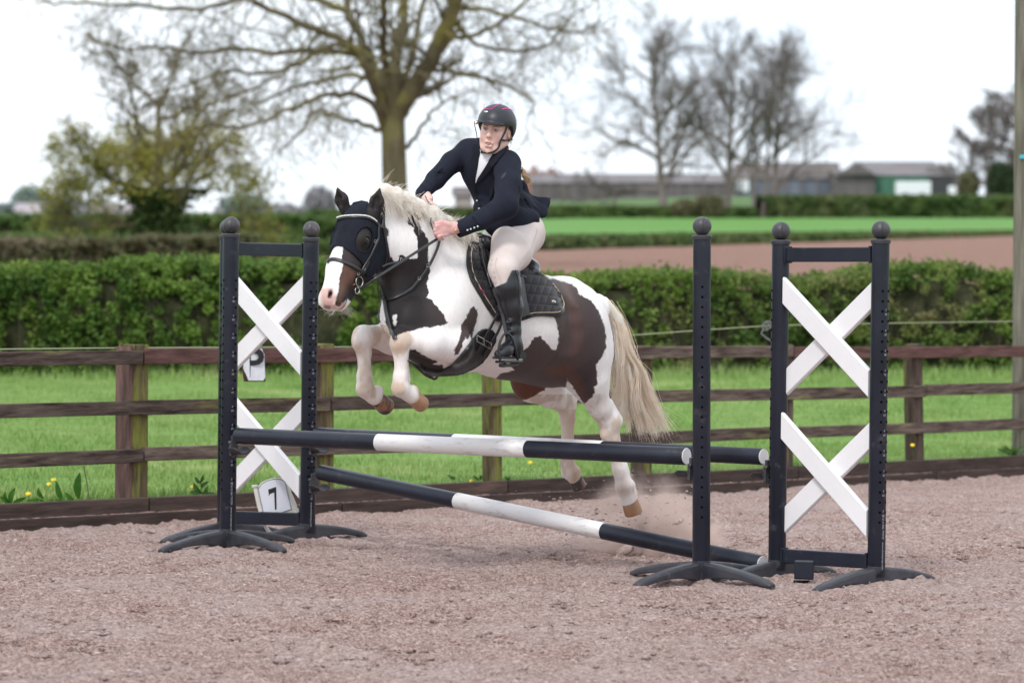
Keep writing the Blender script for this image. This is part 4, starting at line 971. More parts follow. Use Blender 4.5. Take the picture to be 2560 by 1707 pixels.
if want('jump'):
    X = Vector((1, 0, 0)); A1 = Vector((.69, -.72, 0)); A2 = Vector((-.70, -.71, 0))
    # single stands carrying the front pole
    for kx, lb, hd, mk in (('LF', 'dark upright jump stand at the left end of the nearer raised pole, four splayed feet', (-52, 48), 28), ('RF', 'dark upright jump stand at the right end of the nearer raised pole, four splayed feet', (0,), None)):
        b, t = bt(kx); root = empty('jump_stand', b, lb, 'jump stand', 'single stands of the front pole')
        post(root, b, t, hd, mk); boss(root, b)
        for d in (A1, -A1, A2, -A2): foot(root, b, d)
    def wing(kl, kr, lb, holes, marks):
        bl, tl = bt(kl); br, tr_ = bt(kr); root = empty('jump_wing', (bl + br) / 2, lb, 'jump wing', 'framed wings with white crosses')
        post(root, bl, tl, holes[0], marks[0]); post(root, br, tr_, holes[1], marks[1])
        for b in (bl, br):
            boss(root, b); foot(root, b, A2, .42); foot(root, b, -A2, .40)
        u = (br - bl).normalized(); W = (br - bl).length; n = Vector((u.y, -u.x, 0)); n = n if n.y < 0 else -n
        def P(s, z): 
            h = z / 1.6; a = bl + (tl - bl) * h; c = br + (tr_ - br) * h; return a + (c - a).normalized() * (RP - .004 + s * (W - 2 * RP + .008))
        for z in (1.530, .116):
            MB().bar(P(0, z), P(1, z), n, .068, .042, .005).build('cross_bar', m_plas, root)
            MB().bar(P(0, z), P(.022, z), n, .080, .052, .004).bar(P(.978, z), P(1, z), n, .080, .052, .004).build('bar_socket', m_plas, root)
        for z0, z1, off in ((1.362, .935, .016), (.935, 1.350, -.016), (.728, .290, .016), (.285, .705, -.016)):
            # white board cut plumb at both ends
            pA = [P(0, z0 + s) for s in (-.064, .064)]; pB = [P(1, z1 + s) for s in (-.064, .064)]; V = []; e = .006
            m_ = 8
            for i in range(m_ + 1):
                t = i / m_; a = pA[0].lerp(pB[0], t); c = pA[1].lerp(pB[1], t); up = (c - a).normalized()
                V += [a + n * (off - .015) + up * e, a + n * (off - .015 + e), a + n * (off + .015 - e), a + n * (off + .015) + up * e, c + n * (off + .015) - up * e, c + n * (off + .015 - e), c + n * (off - .015 + e), c + n * (off - .015) - up * e]
            F = [(i * 8 + k, (i + 1) * 8 + k, (i + 1) * 8 + (k + 1) % 8, i * 8 + (k + 1) % 8) for i in range(m_) for k in range(8)] + [tuple(range(8)), tuple(m_ * 8 + k for k in range(8))[::-1]]
            MB().add(V, F).build('diagonal_board', m_white, root)
        return root
    wing('HB', 'LB', 'left framed wing with two white crosses, the number seven marker behind it', ((-40,), (5, 52)), (None, 30))
    wing('RB', 'RN', 'right framed wing with two white crosses, nearest the telegraph pole', ((-75,), (12, 62)), (None, 37))
    # poles
    def pole(a, b, lb, r=.0415):
        root = empty('jump_pole', (Vector(a) + Vector(b)) / 2, lb, 'jump pole', 'navy and white poles of the jump'); bands(root, a, b, r); return root
    pole(DS(593, 1089, 19.50), DS(1716, 1140, 17.87), 'nearer raised navy pole with a white middle, resting between the two single stands')
    pole(DS(790, 1087, 20.10), DS(1909, 1141, 18.14), 'farther raised navy and white pole, resting between the two framed wings', .040)
    pole(DS(800, 1180, 20.12), DS(1905, 1409, 18.12), 'navy and white pole sloping down with its right end on the sand', .041)
    # cups
    lf, _ = bt('LF'); rf, _ = bt('RF'); lb_, _ = bt('LB'); rb, _ = bt('RB')
    cup(lf, PD, .530, 'dark pole cup on the left single stand holding the nearer pole')
    cup(rf + X * .0, -PD, .527, 'dark pole cup on the right single stand holding the nearer pole')
    cup(lb_, PD, .520, 'dark pole cup high on the left wing holding the farther pole')
    cup(rb, -PD, .520, 'dark pole cup on the right wing holding the farther pole')
    cup(lb_, PD, .318, 'dark pole cup low on the left wing holding the sloping pole')
    # loose cup blocks
    c = DS(2010, 1424, 17.72); root = empty('jump_cup', c - Z * .1, 'spare dark square cup leaning in the sand by the right wing bottom bar', 'cup', 'spare cups left on the sand')
    MB().box(c, Vector((.95, -.3, 0)).normalized(), Vector((.3, .95, 0)).normalized(), Z, .046, .010, .044).build('bracket', m_plas, root, bevel=.006)
    MB().lathe(c + Vector((-.02, -.02, -.085)), Vector((1, -.3, 0)), [(.022, -.03), (.026, 0), (.022, .03)], 12).box(c - Z * .06 - Vector((.012, .01, 0)), X, Vector((0, 1, 0)), Z, .036, .018, .012).build('tongue', m_hole, root, smooth=True)
    c = DS(478, 1350, 19.55); root = empty('jump_cup', c - Z * .04, 'spare dark cup lying on the left foot of the left single stand', 'cup', 'spare cups left on the sand')
    MB().box(c, Vector((.9, -.4, 0)).normalized(), Vector((.4, .9, 0)).normalized(), Z, .022, .012, .022).box(c + Vector((.028, 0, .012)), Vector((1, .0, .2)).normalized(), Vector((0, 1, 0)), Vector((-.2, 0, 1)).normalized(), .006, .02, .030).build('bracket', m_plas2, root, bevel=.003)
    MB().box(c - Vector((.034, .0, .004)), X, Vector((0, 1, 0)), Z, .008, .008, .006).build('pin', m_ball, root)
    # ---------------- number seven marker behind the left wing
    dn = 20.45; q = lambda u, v, k=0: DS(u, v, dn + k)
    root = empty('number_marker', q(680, 1343), 'leaning white plastic marker with a black number seven behind the left wing', 'sign')
    nv = Vector((-.12, -.99, .0)); T_ = .008
    face = [(660, 1283), (647, 1222), (655, 1210), (668, 1202), (684, 1198), (700, 1198), (712, 1204), (728, 1272), (694, 1283)]
    def plate(pts, name, m, z0, z1, par=root):
        V = [q(*p) + nv * z1 for p in pts] + [q(*p) + nv * z0 for p in pts]; n_ = len(pts)
        return MB().add(V, [tuple(range(n_)), tuple(range(n_, 2 * n_))[::-1]] + [(i, i + n_, (i + 1) % n_ + n_, (i + 1) % n_) for i in range(n_)]).build(name, m, par)
    frame = [(650, 1286), (636, 1222), (634, 1216), (646, 1214), (652, 1206), (667, 1198), (684, 1194), (702, 1194), (716, 1199), (728, 1232), (741, 1262), (742, 1282), (700, 1290)]
    m_cream = M('cream_plastic', (.62, .60, .55), .5, (.70, .68, .63), scale=9)
    plate(frame, 'frame', m_cream, -.012, -.002)
    plate([(x + (690 - x) * -.03, y + (1240 - y) * -.03) for x, y in face], 'border', M('black_border', (.01, .01, .012), .5), -.001, .002)
    plate(face, 'face', M('white_face', (.66, .67, .74), .45), .0025, .005)
    MB().tube([q(638, 1218), q(646, 1256), q(655, 1290)], .012, 10).lathe(q(637, 1216), (0, 0, 1), [(.016, -.004), (.018, .002), (.018, .008), (0, .009)], 14).build('pillar', m_cream, root, smooth=True)
    MB().tube([q(655, 1290), q(662, 1312), q(672, 1329), q(690, 1336), q(712, 1330), q(730, 1324), q(741, 1306), q(742, 1270)], .011, 10).build('base_rail', m_cream, root, smooth=True)
    xa = Vector((1, -.0, -.06)).normalized()
    V = [q(*p) + nv * .0065 for p in ((671, 1223), (691, 1216), (692, 1272), (688, 1274), (686, 1230), (675, 1234), (673, 1240))] + [q(*p) + nv * .005 for p in ((671, 1223), (691, 1216), (692, 1272), (688, 1274), (686, 1230), (675, 1234), (673, 1240))]
    MB().add(V, [(0, 4, 1), (1, 4, 3, 2), (0, 6, 5, 4)]).build('number', M('black_digit', (.008, .008, .010), .5), root)

# ------------------------------------------------------------------ weeds against the kickboard
if want('weeds'):
    m_dock = leafmat('dock_leaf', (.05, .15, .02), (.09, .22, .03), 12, trans=.35); m_net = leafmat('nettle_leaf', (.05, .13, .03), (.10, .19, .05), 20)
    def leaf(base, tip, wdt, bend, n=7):
        base = Vector(base); tip = Vector(tip); ax = tip - base; s = ax.cross(Vector((0, 1, 0))).normalized(); V = []; F = []
        for i in range(n + 1):
            t = i / n; w_ = wdt * math.sin(math.pi * min(t * .9 + .08, 1)) ** .8; c = base + ax * t + Vector(bend) * math.sin(math.pi * t); V += [c - s * w_, c + Vector((0, .006, 0)), c + s * w_]
        for i in range(n): b = i * 3; F += [(b, b + 1, b + 4, b + 3), (b + 1, b + 2, b + 5, b + 4)]
        return V, F
    def docks(name, cx, cy, d, specs, lb, m, stem=None):
        root = empty(name, D(cx, cy, d), lb, 'weed')
        for (x0, y0, x1, y1, w_) in specs:
            V, F = leaf(D(x0, y0, d), D(x1, y1, d - .02), w_, (random.uniform(-.01, .01), -.02, 0)); MB().add(V, F).build('leaf', m, root, smooth=True)
        if stem: MB().tube([D(*s, d + .01) for s in stem], .003, 5).build('stem', m_stem, root)
        return root
    d = 21.35
    docks('dock_plant', 130, 1150, d, [(143, 1150, 130, 1105, .016), (180, 1145, 183, 1085, .022), (100, 1150, 60, 1150, .016), (100, 1145, 88, 1120, .012), (115, 1150, 150, 1152, .014), (170, 1150, 150, 1130, .012)], 'dock plant with broad upright leaves above the kickboard at left', m_dock, [(205, 1150), (200, 1110), (192, 1070)])
    docks('dock_plant', 25, 1150, d - .3, [(25, 1155, 35, 1120, .016), (25, 1155, 0, 1140, .014), (20, 1155, 12, 1128, .012), (30, 1155, 60, 1142, .012)], 'small blurred dock at the far left end of the kickboard', m_dock)
    docks('nettle', 460, 1130, d + .75, [(462, 1132, 445, 1108, .014), (462, 1120, 480, 1105, .012), (460, 1110, 448, 1095, .010), (460, 1108, 466, 1090, .010), (462, 1132, 500, 1136, .016), (462, 1132, 436, 1130, .014), (470, 1132, 478, 1115, .012)], 'nettle growing beside the left stand above the kickboard', m_net, [(462, 1132), (461, 1098)])
    docks('nettle', 1110, 1090, 24.1, [(1040 + a, 1102, 1035 + a + b, 1090 + c, .010) for a, b, c in ((0, -8, 0), (0, 10, 3), (60, -8, 2), (60, 9, 0), (90, -9, 4), (90, 4, -6), (92, 12, 2), (130, -6, 3), (130, 8, 3))], 'row of small nettle tops just above the kickboard under the pony', m_net)
    docks('fern', 2330, 1035, 28.6, [(2330, 1045, 2290 + 8 * i, 1030 - 4 * (i % 3), .012) for i in range(9)], 'feathery green weed at the foot of the telegraph pole', m_net)
    m_dan = M('dandelion_yellow', (.75, .55, .02), .6)
    for i, (x, y, dd, lb) in enumerate(((113, 1112, 22.6, 'yellow dandelion left of the tall dock leaf'), (123, 1102, 23, 'yellow dandelion higher of the pair by the tall dock leaf'), (443, 1118, 22.4, 'orange-yellow dandelion left of the nettle'), (65, 1134, 21.6, 'small yellow dandelion near the left kickboard end'), (1218, 1062, 25.5, 'yellow dandelion seen under the pony belly right part'), (1083, 1105, 24.2, 'tiny yellow dandelion by the middle nettles'), (2096, 1022, 27.0, 'yellow dandelion by the leaning fence post at right'), (1595, 1070, 26, 'yellow dandelion just below the nearer pole at right'))):
        c = D(x, y, dd); root = empty('dandelion', c - Z * .06, lb, 'flower', 'dandelions in the meadow'); MB().lathe(c, (0, -.5, .8), [(.004, -.006), (.016, -.002), (.015, .004), (.0, .008)], 9).build('flower_head', m_dan, root, smooth=True); MB().tube([c - Z * .07, c], .002, 4).build('stem', m_net, root)

# ------------------------------------------------------------------ dust thrown up by the hind feet
if want('dust'):
    m = bpy.data.materials.new('dust_cloud'); m.use_nodes = True; t = m.node_tree; t.nodes.clear(); L = t.links
    o_ = t.nodes.new('ShaderNodeOutputMaterial'); pv = t.nodes.new('ShaderNodeVolumePrincipled'); pv.inputs['Color'].default_value = (.95, .75, .67, 1); pv.inputs['Anisotropy'].default_value = .2
    tcn = t.nodes.new('ShaderNodeTexCoord'); nz1 = N(t, 'ShaderNodeTexNoise', Scale=4.6, Detail=7, Roughness=.62, Distortion=.5); L.new(tcn.outputs['Object'], nz1.inputs['Vector'])
    # ellipsoidal fall-off in generated space
    sb = N(t, 'ShaderNodeVectorMath', _operation='SUBTRACT'); sb.inputs[1].default_value = (.5, .5, .12); L.new(tcn.outputs['Generated'], sb.inputs[0])
    ms = N(t, 'ShaderNodeVectorMath', _operation='MULTIPLY'); ms.inputs[1].default_value = (2, 2, 1.12); L.new(sb.outputs[0], ms.inputs[0])
    ln = N(t, 'ShaderNodeVectorMath', _operation='LENGTH'); L.new(ms.outputs[0], ln.inputs[0])
    fo = N(t, 'ShaderNodeMapRange', _interpolation_type='SMOOTHSTEP'); fo.inputs[1].default_value = 1.0; fo.inputs[2].default_value = .0; fo.inputs[3].default_value = 0; fo.inputs[4].default_value = 1; L.new(ln.outputs['Value'], fo.inputs[0])
    th = N(t, 'ShaderNodeMapRange', _interpolation_type='SMOOTHSTEP'); th.inputs[1].default_value = .46; th.inputs[2].default_value = .66; L.new(nz1.outputs[0], th.inputs[0])
    mu = N(t, 'ShaderNodeMath', _operation='MULTIPLY'); L.new(fo.outputs[0], mu.inputs[0]); L.new(th.outputs[0], mu.inputs[1])
    m2 = N(t, 'ShaderNodeMath', _operation='MULTIPLY'); m2.inputs[1].default_value = 50; L.new(mu.outputs[0], m2.inputs[0]); L.new(m2.outputs[0], pv.inputs['Density']); L.new(pv.outputs[0], o_.inputs['Volume'])
    lo = D(1290, 1240, 19.9); a = D(1290, 1200, 19.4); b = D(1690, 1200, 19.4)
    mb = MB(); c = Vector(((a.x + b.x) / 2, 19.45, .20)); mb.box(c, Vector((1, 0, 0)), Vector((0, 1, 0)), Z, (b.x - a.x) / 2, .55, .24); tag(mb.build('dust_cloud', m), 'pinkish dust cloud kicked up behind the pony hind feet', 'dust', kind='stuff')
    # flying crumbs
    g = np.random.default_rng(14); mb = MB()
    for i in range(300):
        x = g.normal(1440, 130); y = 1235 - abs(g.normal()) * 75; s = .0022 + .004 * g.random() ** 3
        c = D(x, y, 19.0 + g.random() * .8); mb.ell(c, (Vector((s * (1 + g.random() * 2), 0, s * g.normal() * .5)), Vector((0, s, 0)), Vector((0, 0, s))), 5, 3)
    for (x, y, s) in ((1562, 1195, .016), (1556, 1199, .014), (1535, 1182, .006), (1438, 1262, .03), (1425, 1268, .025)): mb.ell(D(x, y, 19.2), (Vector((s * 1.3, 0, s * .6)), Vector((0, s, 0)), Vector((-s * .4, 0, s * .8))), 8, 6)
    tag(mb.build('flying_sand', M('flying_sand', (.20, .13, .11), .95, (.55, .45, .42), scale=20)), 'crumbs of sand and fibre flying behind the hind hooves', 'sand', kind='stuff')
# ------------------------------------------------------------------ the pony
def RR(ox, oy, k):
    return lambda x, y: ((ox + x / k) / S, (oy + y / k) / S)
R1 = RR(760, 430, 3.92); R2 = RR(1020, 220, 3.92); R3 = RR(1100, 560, 3.92); R4 = RR(860, 760, 3.92); R5 = RR(1240, 660, 3.136); R6 = RR(1340, 900, 3.485)
def pts_of(f, L_): return [f(*p) for p in L_]
TILT = R(13); BF = HF * math.cos(TILT) + Vector((0, 0, 1)) * math.sin(TILT)
BU = Vector((0, 0, 1)) * math.cos(TILT) - HF * math.sin(TILT)
Z = Vector((0, 0, 1))
# head frame
HO = D(813, 476, 17.82)
HA = (D(741, 693, 17.60) - HO).normalized()
Hl = Vector((.8, -.6, 0)); Hl = (Hl - HA * HA.dot(Hl)).normalized(); Hn = HA.cross(Hl).normalized()
if Hn.y > 0: Hn = -Hn
def HP(a, l, n): return HO + HA * a + Hl * l + Hn * n
def tube_spline(P, n):
    c = [Vector(p) for p in P]; o = []
    m = len(c) - 1
    for q in range(n):
        t = q / (n - 1) * m; i = min(int(t), m - 1); u = t - i
        p0, p1, p2, p3 = c[max(i - 1, 0)], c[i], c[i + 1], c[min(i + 2, m)]
        o.append(.5 * ((2 * p1) + (p2 - p0) * u + (2 * p0 - 5 * p1 + 4 * p2 - p3) * u * u + (3 * p1 - p0 - 3 * p2 + p3) * u ** 3))
    return o
class Surf:
    def __init__(s, V, F):
        s.V = [Vector(v) for v in V]; s.t = BVHTree.FromPolygons(s.V, [tuple(int(i) for i in f) for f in F])
    def hit(s, x, y, near=None):
        d = ray(x, y); d.normalize(); h = s.t.ray_cast(CAM, d)
        return (h[0], h[1]) if h[0] is not None else (None, None)
def sample_surface(surf, P2, off=0):
    """cast pixel positions onto a surface; fill misses from the neighbours' depth"""
    res = []; nor = []
    for (x, y) in P2:
        h, n = surf.hit(x, y); res.append(h); nor.append(n)
    ok = [i for i, h in enumerate(res) if h is not None]
    if not ok: res[0] = D(P2[0][0], P2[0][1], 18.0); nor[0] = Vector((-.2, -.97, 0)); ok = [0]
    out_ = []
    for i, (x, y) in enumerate(P2):
        if res[i] is None:
            j = min(ok, key=lambda q: (P2[q][0] - x) ** 2 + (P2[q][1] - y) ** 2); p = D(x, y, res[j].y); n = nor[j]
        else: p = res[i]; n = nor[i]
        out_.append((p, n))
    return out_
def strap(name, P2, width, thick, m, parent, surf, off=.003, n=24, smooth=3, label=None):
    P = tube_spline([Vector((x, y, 0)) for x, y in P2], n); hs = sample_surface(surf, [(p.x, p.y) for p in P])
    pts = [h[0].copy() for h in hs]; ns = [h[1].copy() for h in hs]
    for _ in range(smooth):
        dl = [p.y for p in pts]; pts2 = []
        for i in range(n):
            dd = (dl[max(i - 1, 0)] + dl[i] + dl[min(i + 1, n - 1)]) / 3; pts2.append(D(P[i].x, P[i].y, min(dd, dl[i] + .004)))
        pts = pts2; ns = [(ns[max(i - 1, 0)] + ns[i] + ns[min(i + 1, n - 1)]).normalized() for i in range(n)]
    return ribbon(name, [p + q * off for p, q in zip(pts, ns)], ns, width, thick, m, parent)
def ribbon(name, pts, ns, width, thick, m, parent, widths=None):
    V = []; n = len(pts)
    for i in range(n):
        t = (pts[min(i + 1, n - 1)] - pts[max(i - 1, 0)]).normalized(); nn = (ns[i] - t * t.dot(ns[i])).normalized(); s = t.cross(nn)
        w_ = (widths[i] if widths else width) / 2
        e = thick * .3
        for a, b in ((-w_, 0), (w_, 0), (w_, thick - e), (w_ - e, thick), (-w_ + e, thick), (-w_, thick - e)): V.append(pts[i] + s * a + nn * b)
    F = [(i * 6 + k, i * 6 + (k + 1) % 6, (i + 1) * 6 + (k + 1) % 6, (i + 1) * 6 + k) for i in range(n - 1) for k in range(6)] + [tuple(range(6))[::-1], tuple((n - 1) * 6 + k for k in range(6))]
    return MB().add(V, F).build(name, m, parent, smooth=True, sharp=50)
def drape(name, poly, surf, off, thick, m, parent, step=3.0, hole=None, relief=None, smooth=2, maxd=None):
    """cloth or leather lying on a surface: a triangulated outline with real thickness"""
    bd = []
    for i in range(len(poly)):
        a = Vector(poly[i]); b = Vector(poly[(i + 1) % len(poly)]); k = max(1, int((b - a).length / step)); bd += [a.lerp(b, j / k) for j in range(k)]
    hb = []
    if hole:
        for i in range(len(hole)):
            a = Vector(hole[i]); b = Vector(hole[(i + 1) % len(hole)]); k = max(1, int((b - a).length / step)); hb += [a.lerp(b, j / k) for j in range(k)]
    pa = np.array([tuple(p) for p in poly]); mn, mx = pa.min(0), pa.max(0)
    gx, gy = np.meshgrid(np.arange(mn[0], mx[0], step), np.arange(mn[1], mx[1], step)); gp = np.stack([gx.ravel(), gy.ravel()], 1)
    sdv = psd([tuple(p) for p in poly], gp); gp = gp[sdv > step * .5]
    if hole: gp = gp[psd(hole, gp) < -step * .5]
    allp = bd + hb + [Vector(p) for p in gp]
    nb = len(bd); edges = [(i, (i + 1) % nb) for i in range(nb)] + [(nb + i, nb + (i + 1) % len(hb)) for i in range(len(hb))]
    vs_, es_, fs_, _, _, _ = delaunay_2d_cdt(allp, edges, [], 0, 1e-6)
    V2 = np.array([tuple(v) for v in vs_]); cen = np.array([V2[list(f)].mean(0) for f in fs_]); ins = pip([tuple(p) for p in poly], cen)
    if hole: ins &= ~pip(hole, cen)
    fs_ = [f for f, k in zip(fs_, ins) if k]
    hs = sample_surface(surf, [tuple(v) for v in V2]); n = len(V2)
    dep = np.array([h[0].y for h in hs]); nor = np.array([tuple(h[1]) for h in hs])
    nb_ = [[] for _ in range(n)]
    for f in fs_:
        for i in range(3): nb_[f[i]].append(f[(i + 1) % 3]); nb_[f[(i + 1) % 3]].append(f[i])
    for _ in range(smooth):
        dep = np.array([min(.5 * dep[i] + .5 * dep[nb_[i]].mean(), dep[i] + .006) if nb_[i] else dep[i] for i in range(n)]); nor = np.array([.4 * nor[i] + .6 * nor[nb_[i]].mean(0) if nb_[i] else nor[i] for i in range(n)])
    nor /= np.linalg.norm(nor, axis=1)[:, None] + 1e-9
    rel = relief(V2) if relief is not None else np.zeros(n)
    base = np.array([tuple(D(V2[i][0], V2[i][1], dep[i])) for i in range(n)]); nn = nor.copy()
    top = base + nn * (off + thick + rel)[:, None] if np.ndim(rel) else base + nn * (off + thick); bot = base + nn * off
    # boundary faces
    V = np.concatenate([top, bot]); cnt = {}
    F = []
    for f in fs_:
        a, b, c = V[f[0]], V[f[1]], V[f[2]]; nrm = np.cross(b - a, c - a)
        if nrm @ (np.array(CAM) - a) < 0: f = f[::-1]
        F.append(tuple(f)); F.append((f[0] + n, f[2] + n, f[1] + n))
        for i in range(3):
            e = (f[i], f[(i + 1) % 3]); cnt[e] = cnt.get(e, 0) + 1
    for (a, b) in list(cnt):
        if (b, a) not in cnt: F.append((b, a, a + n, b + n))
    o = mesh(name, V, F, m, parent, True); flat_sharp(o, 50); return o
def strands(name, curves, r0, m, parent, tip=.15, cross=3):
    """curves: (n, k, 3) array -> tapered hairs"""
    C = np.asarray(curves); n, k, _ = C.shape; t = np.gradient(C, axis=1); t /= np.linalg.norm(t, axis=2)[..., None] + 1e-9
    ref = rng.normal(size=(n, 1, 3)); x = np.cross(t, ref); x /= np.linalg.norm(x, axis=2)[..., None] + 1e-9; y = np.cross(t, x)
    rad = (r0 * (.7 + .6 * rng.random((n, 1)))) * np.linspace(1, tip, k)[None] ** .7
    V = np.stack([C + (x * math.cos(a) + y * math.sin(a) * .7) * rad[..., None] for a in (0, 2.09, 4.19)], 2).reshape(-1, 3)
    i, j, q = np.meshgrid(np.arange(n), np.arange(k - 1), np.arange(3), indexing='ij'); b = i * k * 3 + j * 3; q2 = (q + 1) % 3
    F = np.stack([b + q, b + q2, b + 3 + q2, b + 3 + q], 3).reshape(-1, 4); return mesh(name, V, F, m, parent, True)

if want('horse'):
    A = lambda f, l, u: (BF * f, HL * l, BU * u)
    prim_pts = [Q(860, 440, -.4), Q(1480, 440, .4), Q(820, 1160, -.4), Q(1480, 1160, .4), HP(.6, 0, 0), HP(.5, .1, 0), HP(.5, -.12, -.1), HP(-.2, .1, 0), HP(-.2, -.1, 0)]
    lo, hi = bounds(prim_pts, .02)
    lo = np.array([-1.15, 17.35, .17]); hi = np.array([.78, 19.42, 1.84])
    s = SDF(lo, hi, .0065)
    # trunk
    s.ell(Q(1270, 766, 0), A(.30, .262, .262), 0)
    s.ell(Q(1160, 737, 0), A(.46, .278, .282), .10)
    s.ell(Q(1030, 722, 0), A(.30, .225, .292), .10)
    s.ell(Q(968, 712, 0), A(.19, .19, .20), .08)
    s.cone(Q(1120, 620, 0), Q(1050, 585, 0), .10, .055, .09, flat=(HL, .6))
    s.cone(Q(1300, 700, 0), Q(1368, 712, 0), .13, .07, .08)                      # croup to dock
    s.cone(Q(1372, 692, 0), Q(1402, 716, -.01), .035, .022, .03)
    # neck
    s.cone(Q(1010, 650, 0), Q(938, 580, 0), .225, .165, .08, flat=(HL, .62))
    s.cone(Q(938, 580, 0), HP(.07, 0, -.16), .165, .108, .06, flat=(HL, .70))
    s.cone(Q(1055, 575, 0), Q(890, 470, 0), .045, .040, .08)
    s.cone(Q(890, 470, 0), HP(-.01, 0, -.11), .045, .055, .06)
    # shoulder and chest muscle
    s.ell(Q(1015, 735, .15), (BF * .13 + BU * .06, HL * .095, BU * .19 - BF * .03), .05)
    s.ell(Q(930, 738, .09), (BF * .08, HL * .09, BU * .11), .05)
    s.ell(Q(930, 738, -.09), (BF * .08, HL * .09, BU * .11), .05)
    s.cone(Q(905, 660, .02), Q(905, 725, .0), .05, .07, .08)
    # quarters
    for sg in (1, -1):
        ox = 0 if sg > 0 else -89
        s.ell(Q(1322 + ox, 765, .14 * sg), (BF * .17, HL * .13, BU * .23), .06)
        s.ell(Q(1352 + ox, 820, .13 * sg), (BF * .12, HL * .12, BU * .17), .05)
    for gp, v_, r_ in ((pts_of(R5, [(590, 300), (640, 400), (650, 520), (628, 650), (590, 770)]), .305, .040), (pts_of(R5, [(520, 200), (570, 290), (620, 360)]), .27, .03)):
        for p_, q_ in zip(gp, gp[1:]): s.cone(Q(*p_, v_), Q(*q_, v_), r_, r_, .05, 's')
    s.cone(Q(1075, 640, .27), Q(1010, 700, .26), .022, .022, .05, 's')
    # near hind leg
    v = .14
    s.cone(Q(1325, 815, v), Q(1354, 878, v), .135, .092, .05, flat=(HL, .85)); s.cone(Q(1354, 878, v), Q(1376, 932, v), .092, .054, .04)
    s.cone(Q(1376, 932, v), Q(1398, 972, v), .054, .046, .03); s.cone(Q(1398, 925, v), Q(1415, 963, v), .022, .030, .03); s.sph(Q(1416, 966, v), .026, .02)
    s.cone(Q(1401, 968, v), Q(1404, 1008, v), .048, .042, .03); s.sph(Q(1391, 998, v), .026, .03)
    s.cone(Q(1404, 1008, v), Q(1424, 1078, v), .038, .031, .02); s.cone(Q(1416, 1010, v), Q(1436, 1080, v), .018, .018, .015)
    s.cone(Q(1424, 1078, v), Q(1434, 1112, v), .034, .044, .03); s.sph(Q(1446, 1115, v), .030, .02); s.sph(Q(1430, 1118, v), .034, .02)
    s.cone(Q(1435, 1118, v), Q(1446, 1150, v), .038, .042, .02)
    s.sph(Q(1452, 1132, v), .026, .02)
    # far hind leg
    v = -.13
    s.cone(Q(1228, 820, v), Q(1226, 870, v), .14, .115, .05, flat=(HL, .85)); s.cone(Q(1226, 872, v), Q(1262, 903, v), .105, .065, .04)
    s.cone(Q(1262, 903, v), Q(1300, 930, v), .062, .044, .04); s.cone(Q(1280, 890, v), Q(1315, 908, v), .022, .028, .03); s.sph(Q(1317, 910, v), .024, .02)
    s.cone(Q(1301, 928, v), Q(1304, 960, v), .045, .037, .03); s.cone(Q(1304, 960, v), Q(1303, 1062, v), .034, .029, .02)
    s.cone(Q(1303, 1062, v), Q(1308, 1080, v), .033, .041, .02); s.cone(Q(1310, 1083, v), Q(1320, 1098, v), .040, .034, .02); s.sph(Q(1322, 1082, v), .026, .02)
    # near fore leg
    v = .145
    s.cone(Q(1040, 790, .19), Q(985, 786, .185), .090, .070, .022); s.cone(Q(985, 786, .185), Q(925, 782, v), .070, .048, .03)
    s.sph(Q(921, 778, v), .047, .02); s.sph(Q(915, 795, v), .036, .03); s.cone(Q(921, 790, v), Q(921, 812, v), .044, .034, .02)
    s.cone(Q(921, 812, v), Q(921, 866, v), .033, .031, .02); s.cone(Q(930, 820, v), Q(936, 872, v), .014, .016, .015)
    s.cone(Q(920, 866, v), Q(919, 890, v), .034, .040, .02); s.cone(Q(920, 892, v), Q(946, 910, v), .038, .036, .02); s.sph(Q(948, 896, v), .026, .02)
    # far fore leg
    v = -.13
    s.cone(Q(965, 785, v), Q(900, 778, v), .095, .070, .04); s.cone(Q(900, 778, v), Q(838, 770, v), .070, .047, .03)
    s.sph(Q(832, 770, v), .046, .02); s.sph(Q(826, 790, v), .036, .03); s.cone(Q(833, 782, v), Q(836, 808, v), .044, .034, .02)
    s.cone(Q(836, 808, v), Q(838, 864, v), .033, .031, .02); s.cone(Q(836, 864, v), Q(838, 892, v), .034, .040, .02); s.cone(Q(838, 894, v), Q(860, 912, v), .038, .038, .02); s.sph(Q(868, 898, v), .028, .02)
    s.cone(Q(1240, 860, 0), Q(1262, 852, 0), .035, .028, .03)                       # sheath
    # head
    s.ell(HP(.07, 0, -.085), (HA * .13, Hl * .082, Hn * .095), .04)
    s.cone(HP(.10, 0, -.065), HP(.30, -.006, -.055), .080, .064, .03)
    s.cone(HP(.30, -.006, -.055), HP(.44, -.006, -.060), .064, .055, .03)
    for sg in (1, -1):
        s.ell(HP(.145, .066 * sg, -.05), (HA * .042, Hl * .034, Hn * .034), .02)
        s.ell(HP(.19, .042 * sg, -.15), (HA * .105, Hl * .034, Hn * .10), .035)
        s.cone(HP(.24, .045 * sg, -.095), HP(.34, .036 * sg, -.075), .018, .014, .03)      # facial crest
        s.cone(HP(.460, .026 * sg, -.028), HP(.483, .040 * sg, -.05), .020, .022, .02)
    s.cone(HP(.24, 0, -.165), HP(.42, 0, -.135), .055, .030, .03)
    s.ell(HP(.452, -.004, -.065), (HA * .055, Hl * .060, Hn * .052), .03)
    s.ell(HP(.450, 0, -.122), (HA * .034, Hl * .034, Hn * .024), .02)
    for sg in (1, -1):
        s.cone(HP(.468, .053 * sg, -.030), HP(.502, .048 * sg, -.052), .007, .011, .004, 's')
        s.cone(HP(.145, .092 * sg, -.052), HP(.147, .098 * sg, -.050), .009, .009, .006, 's')
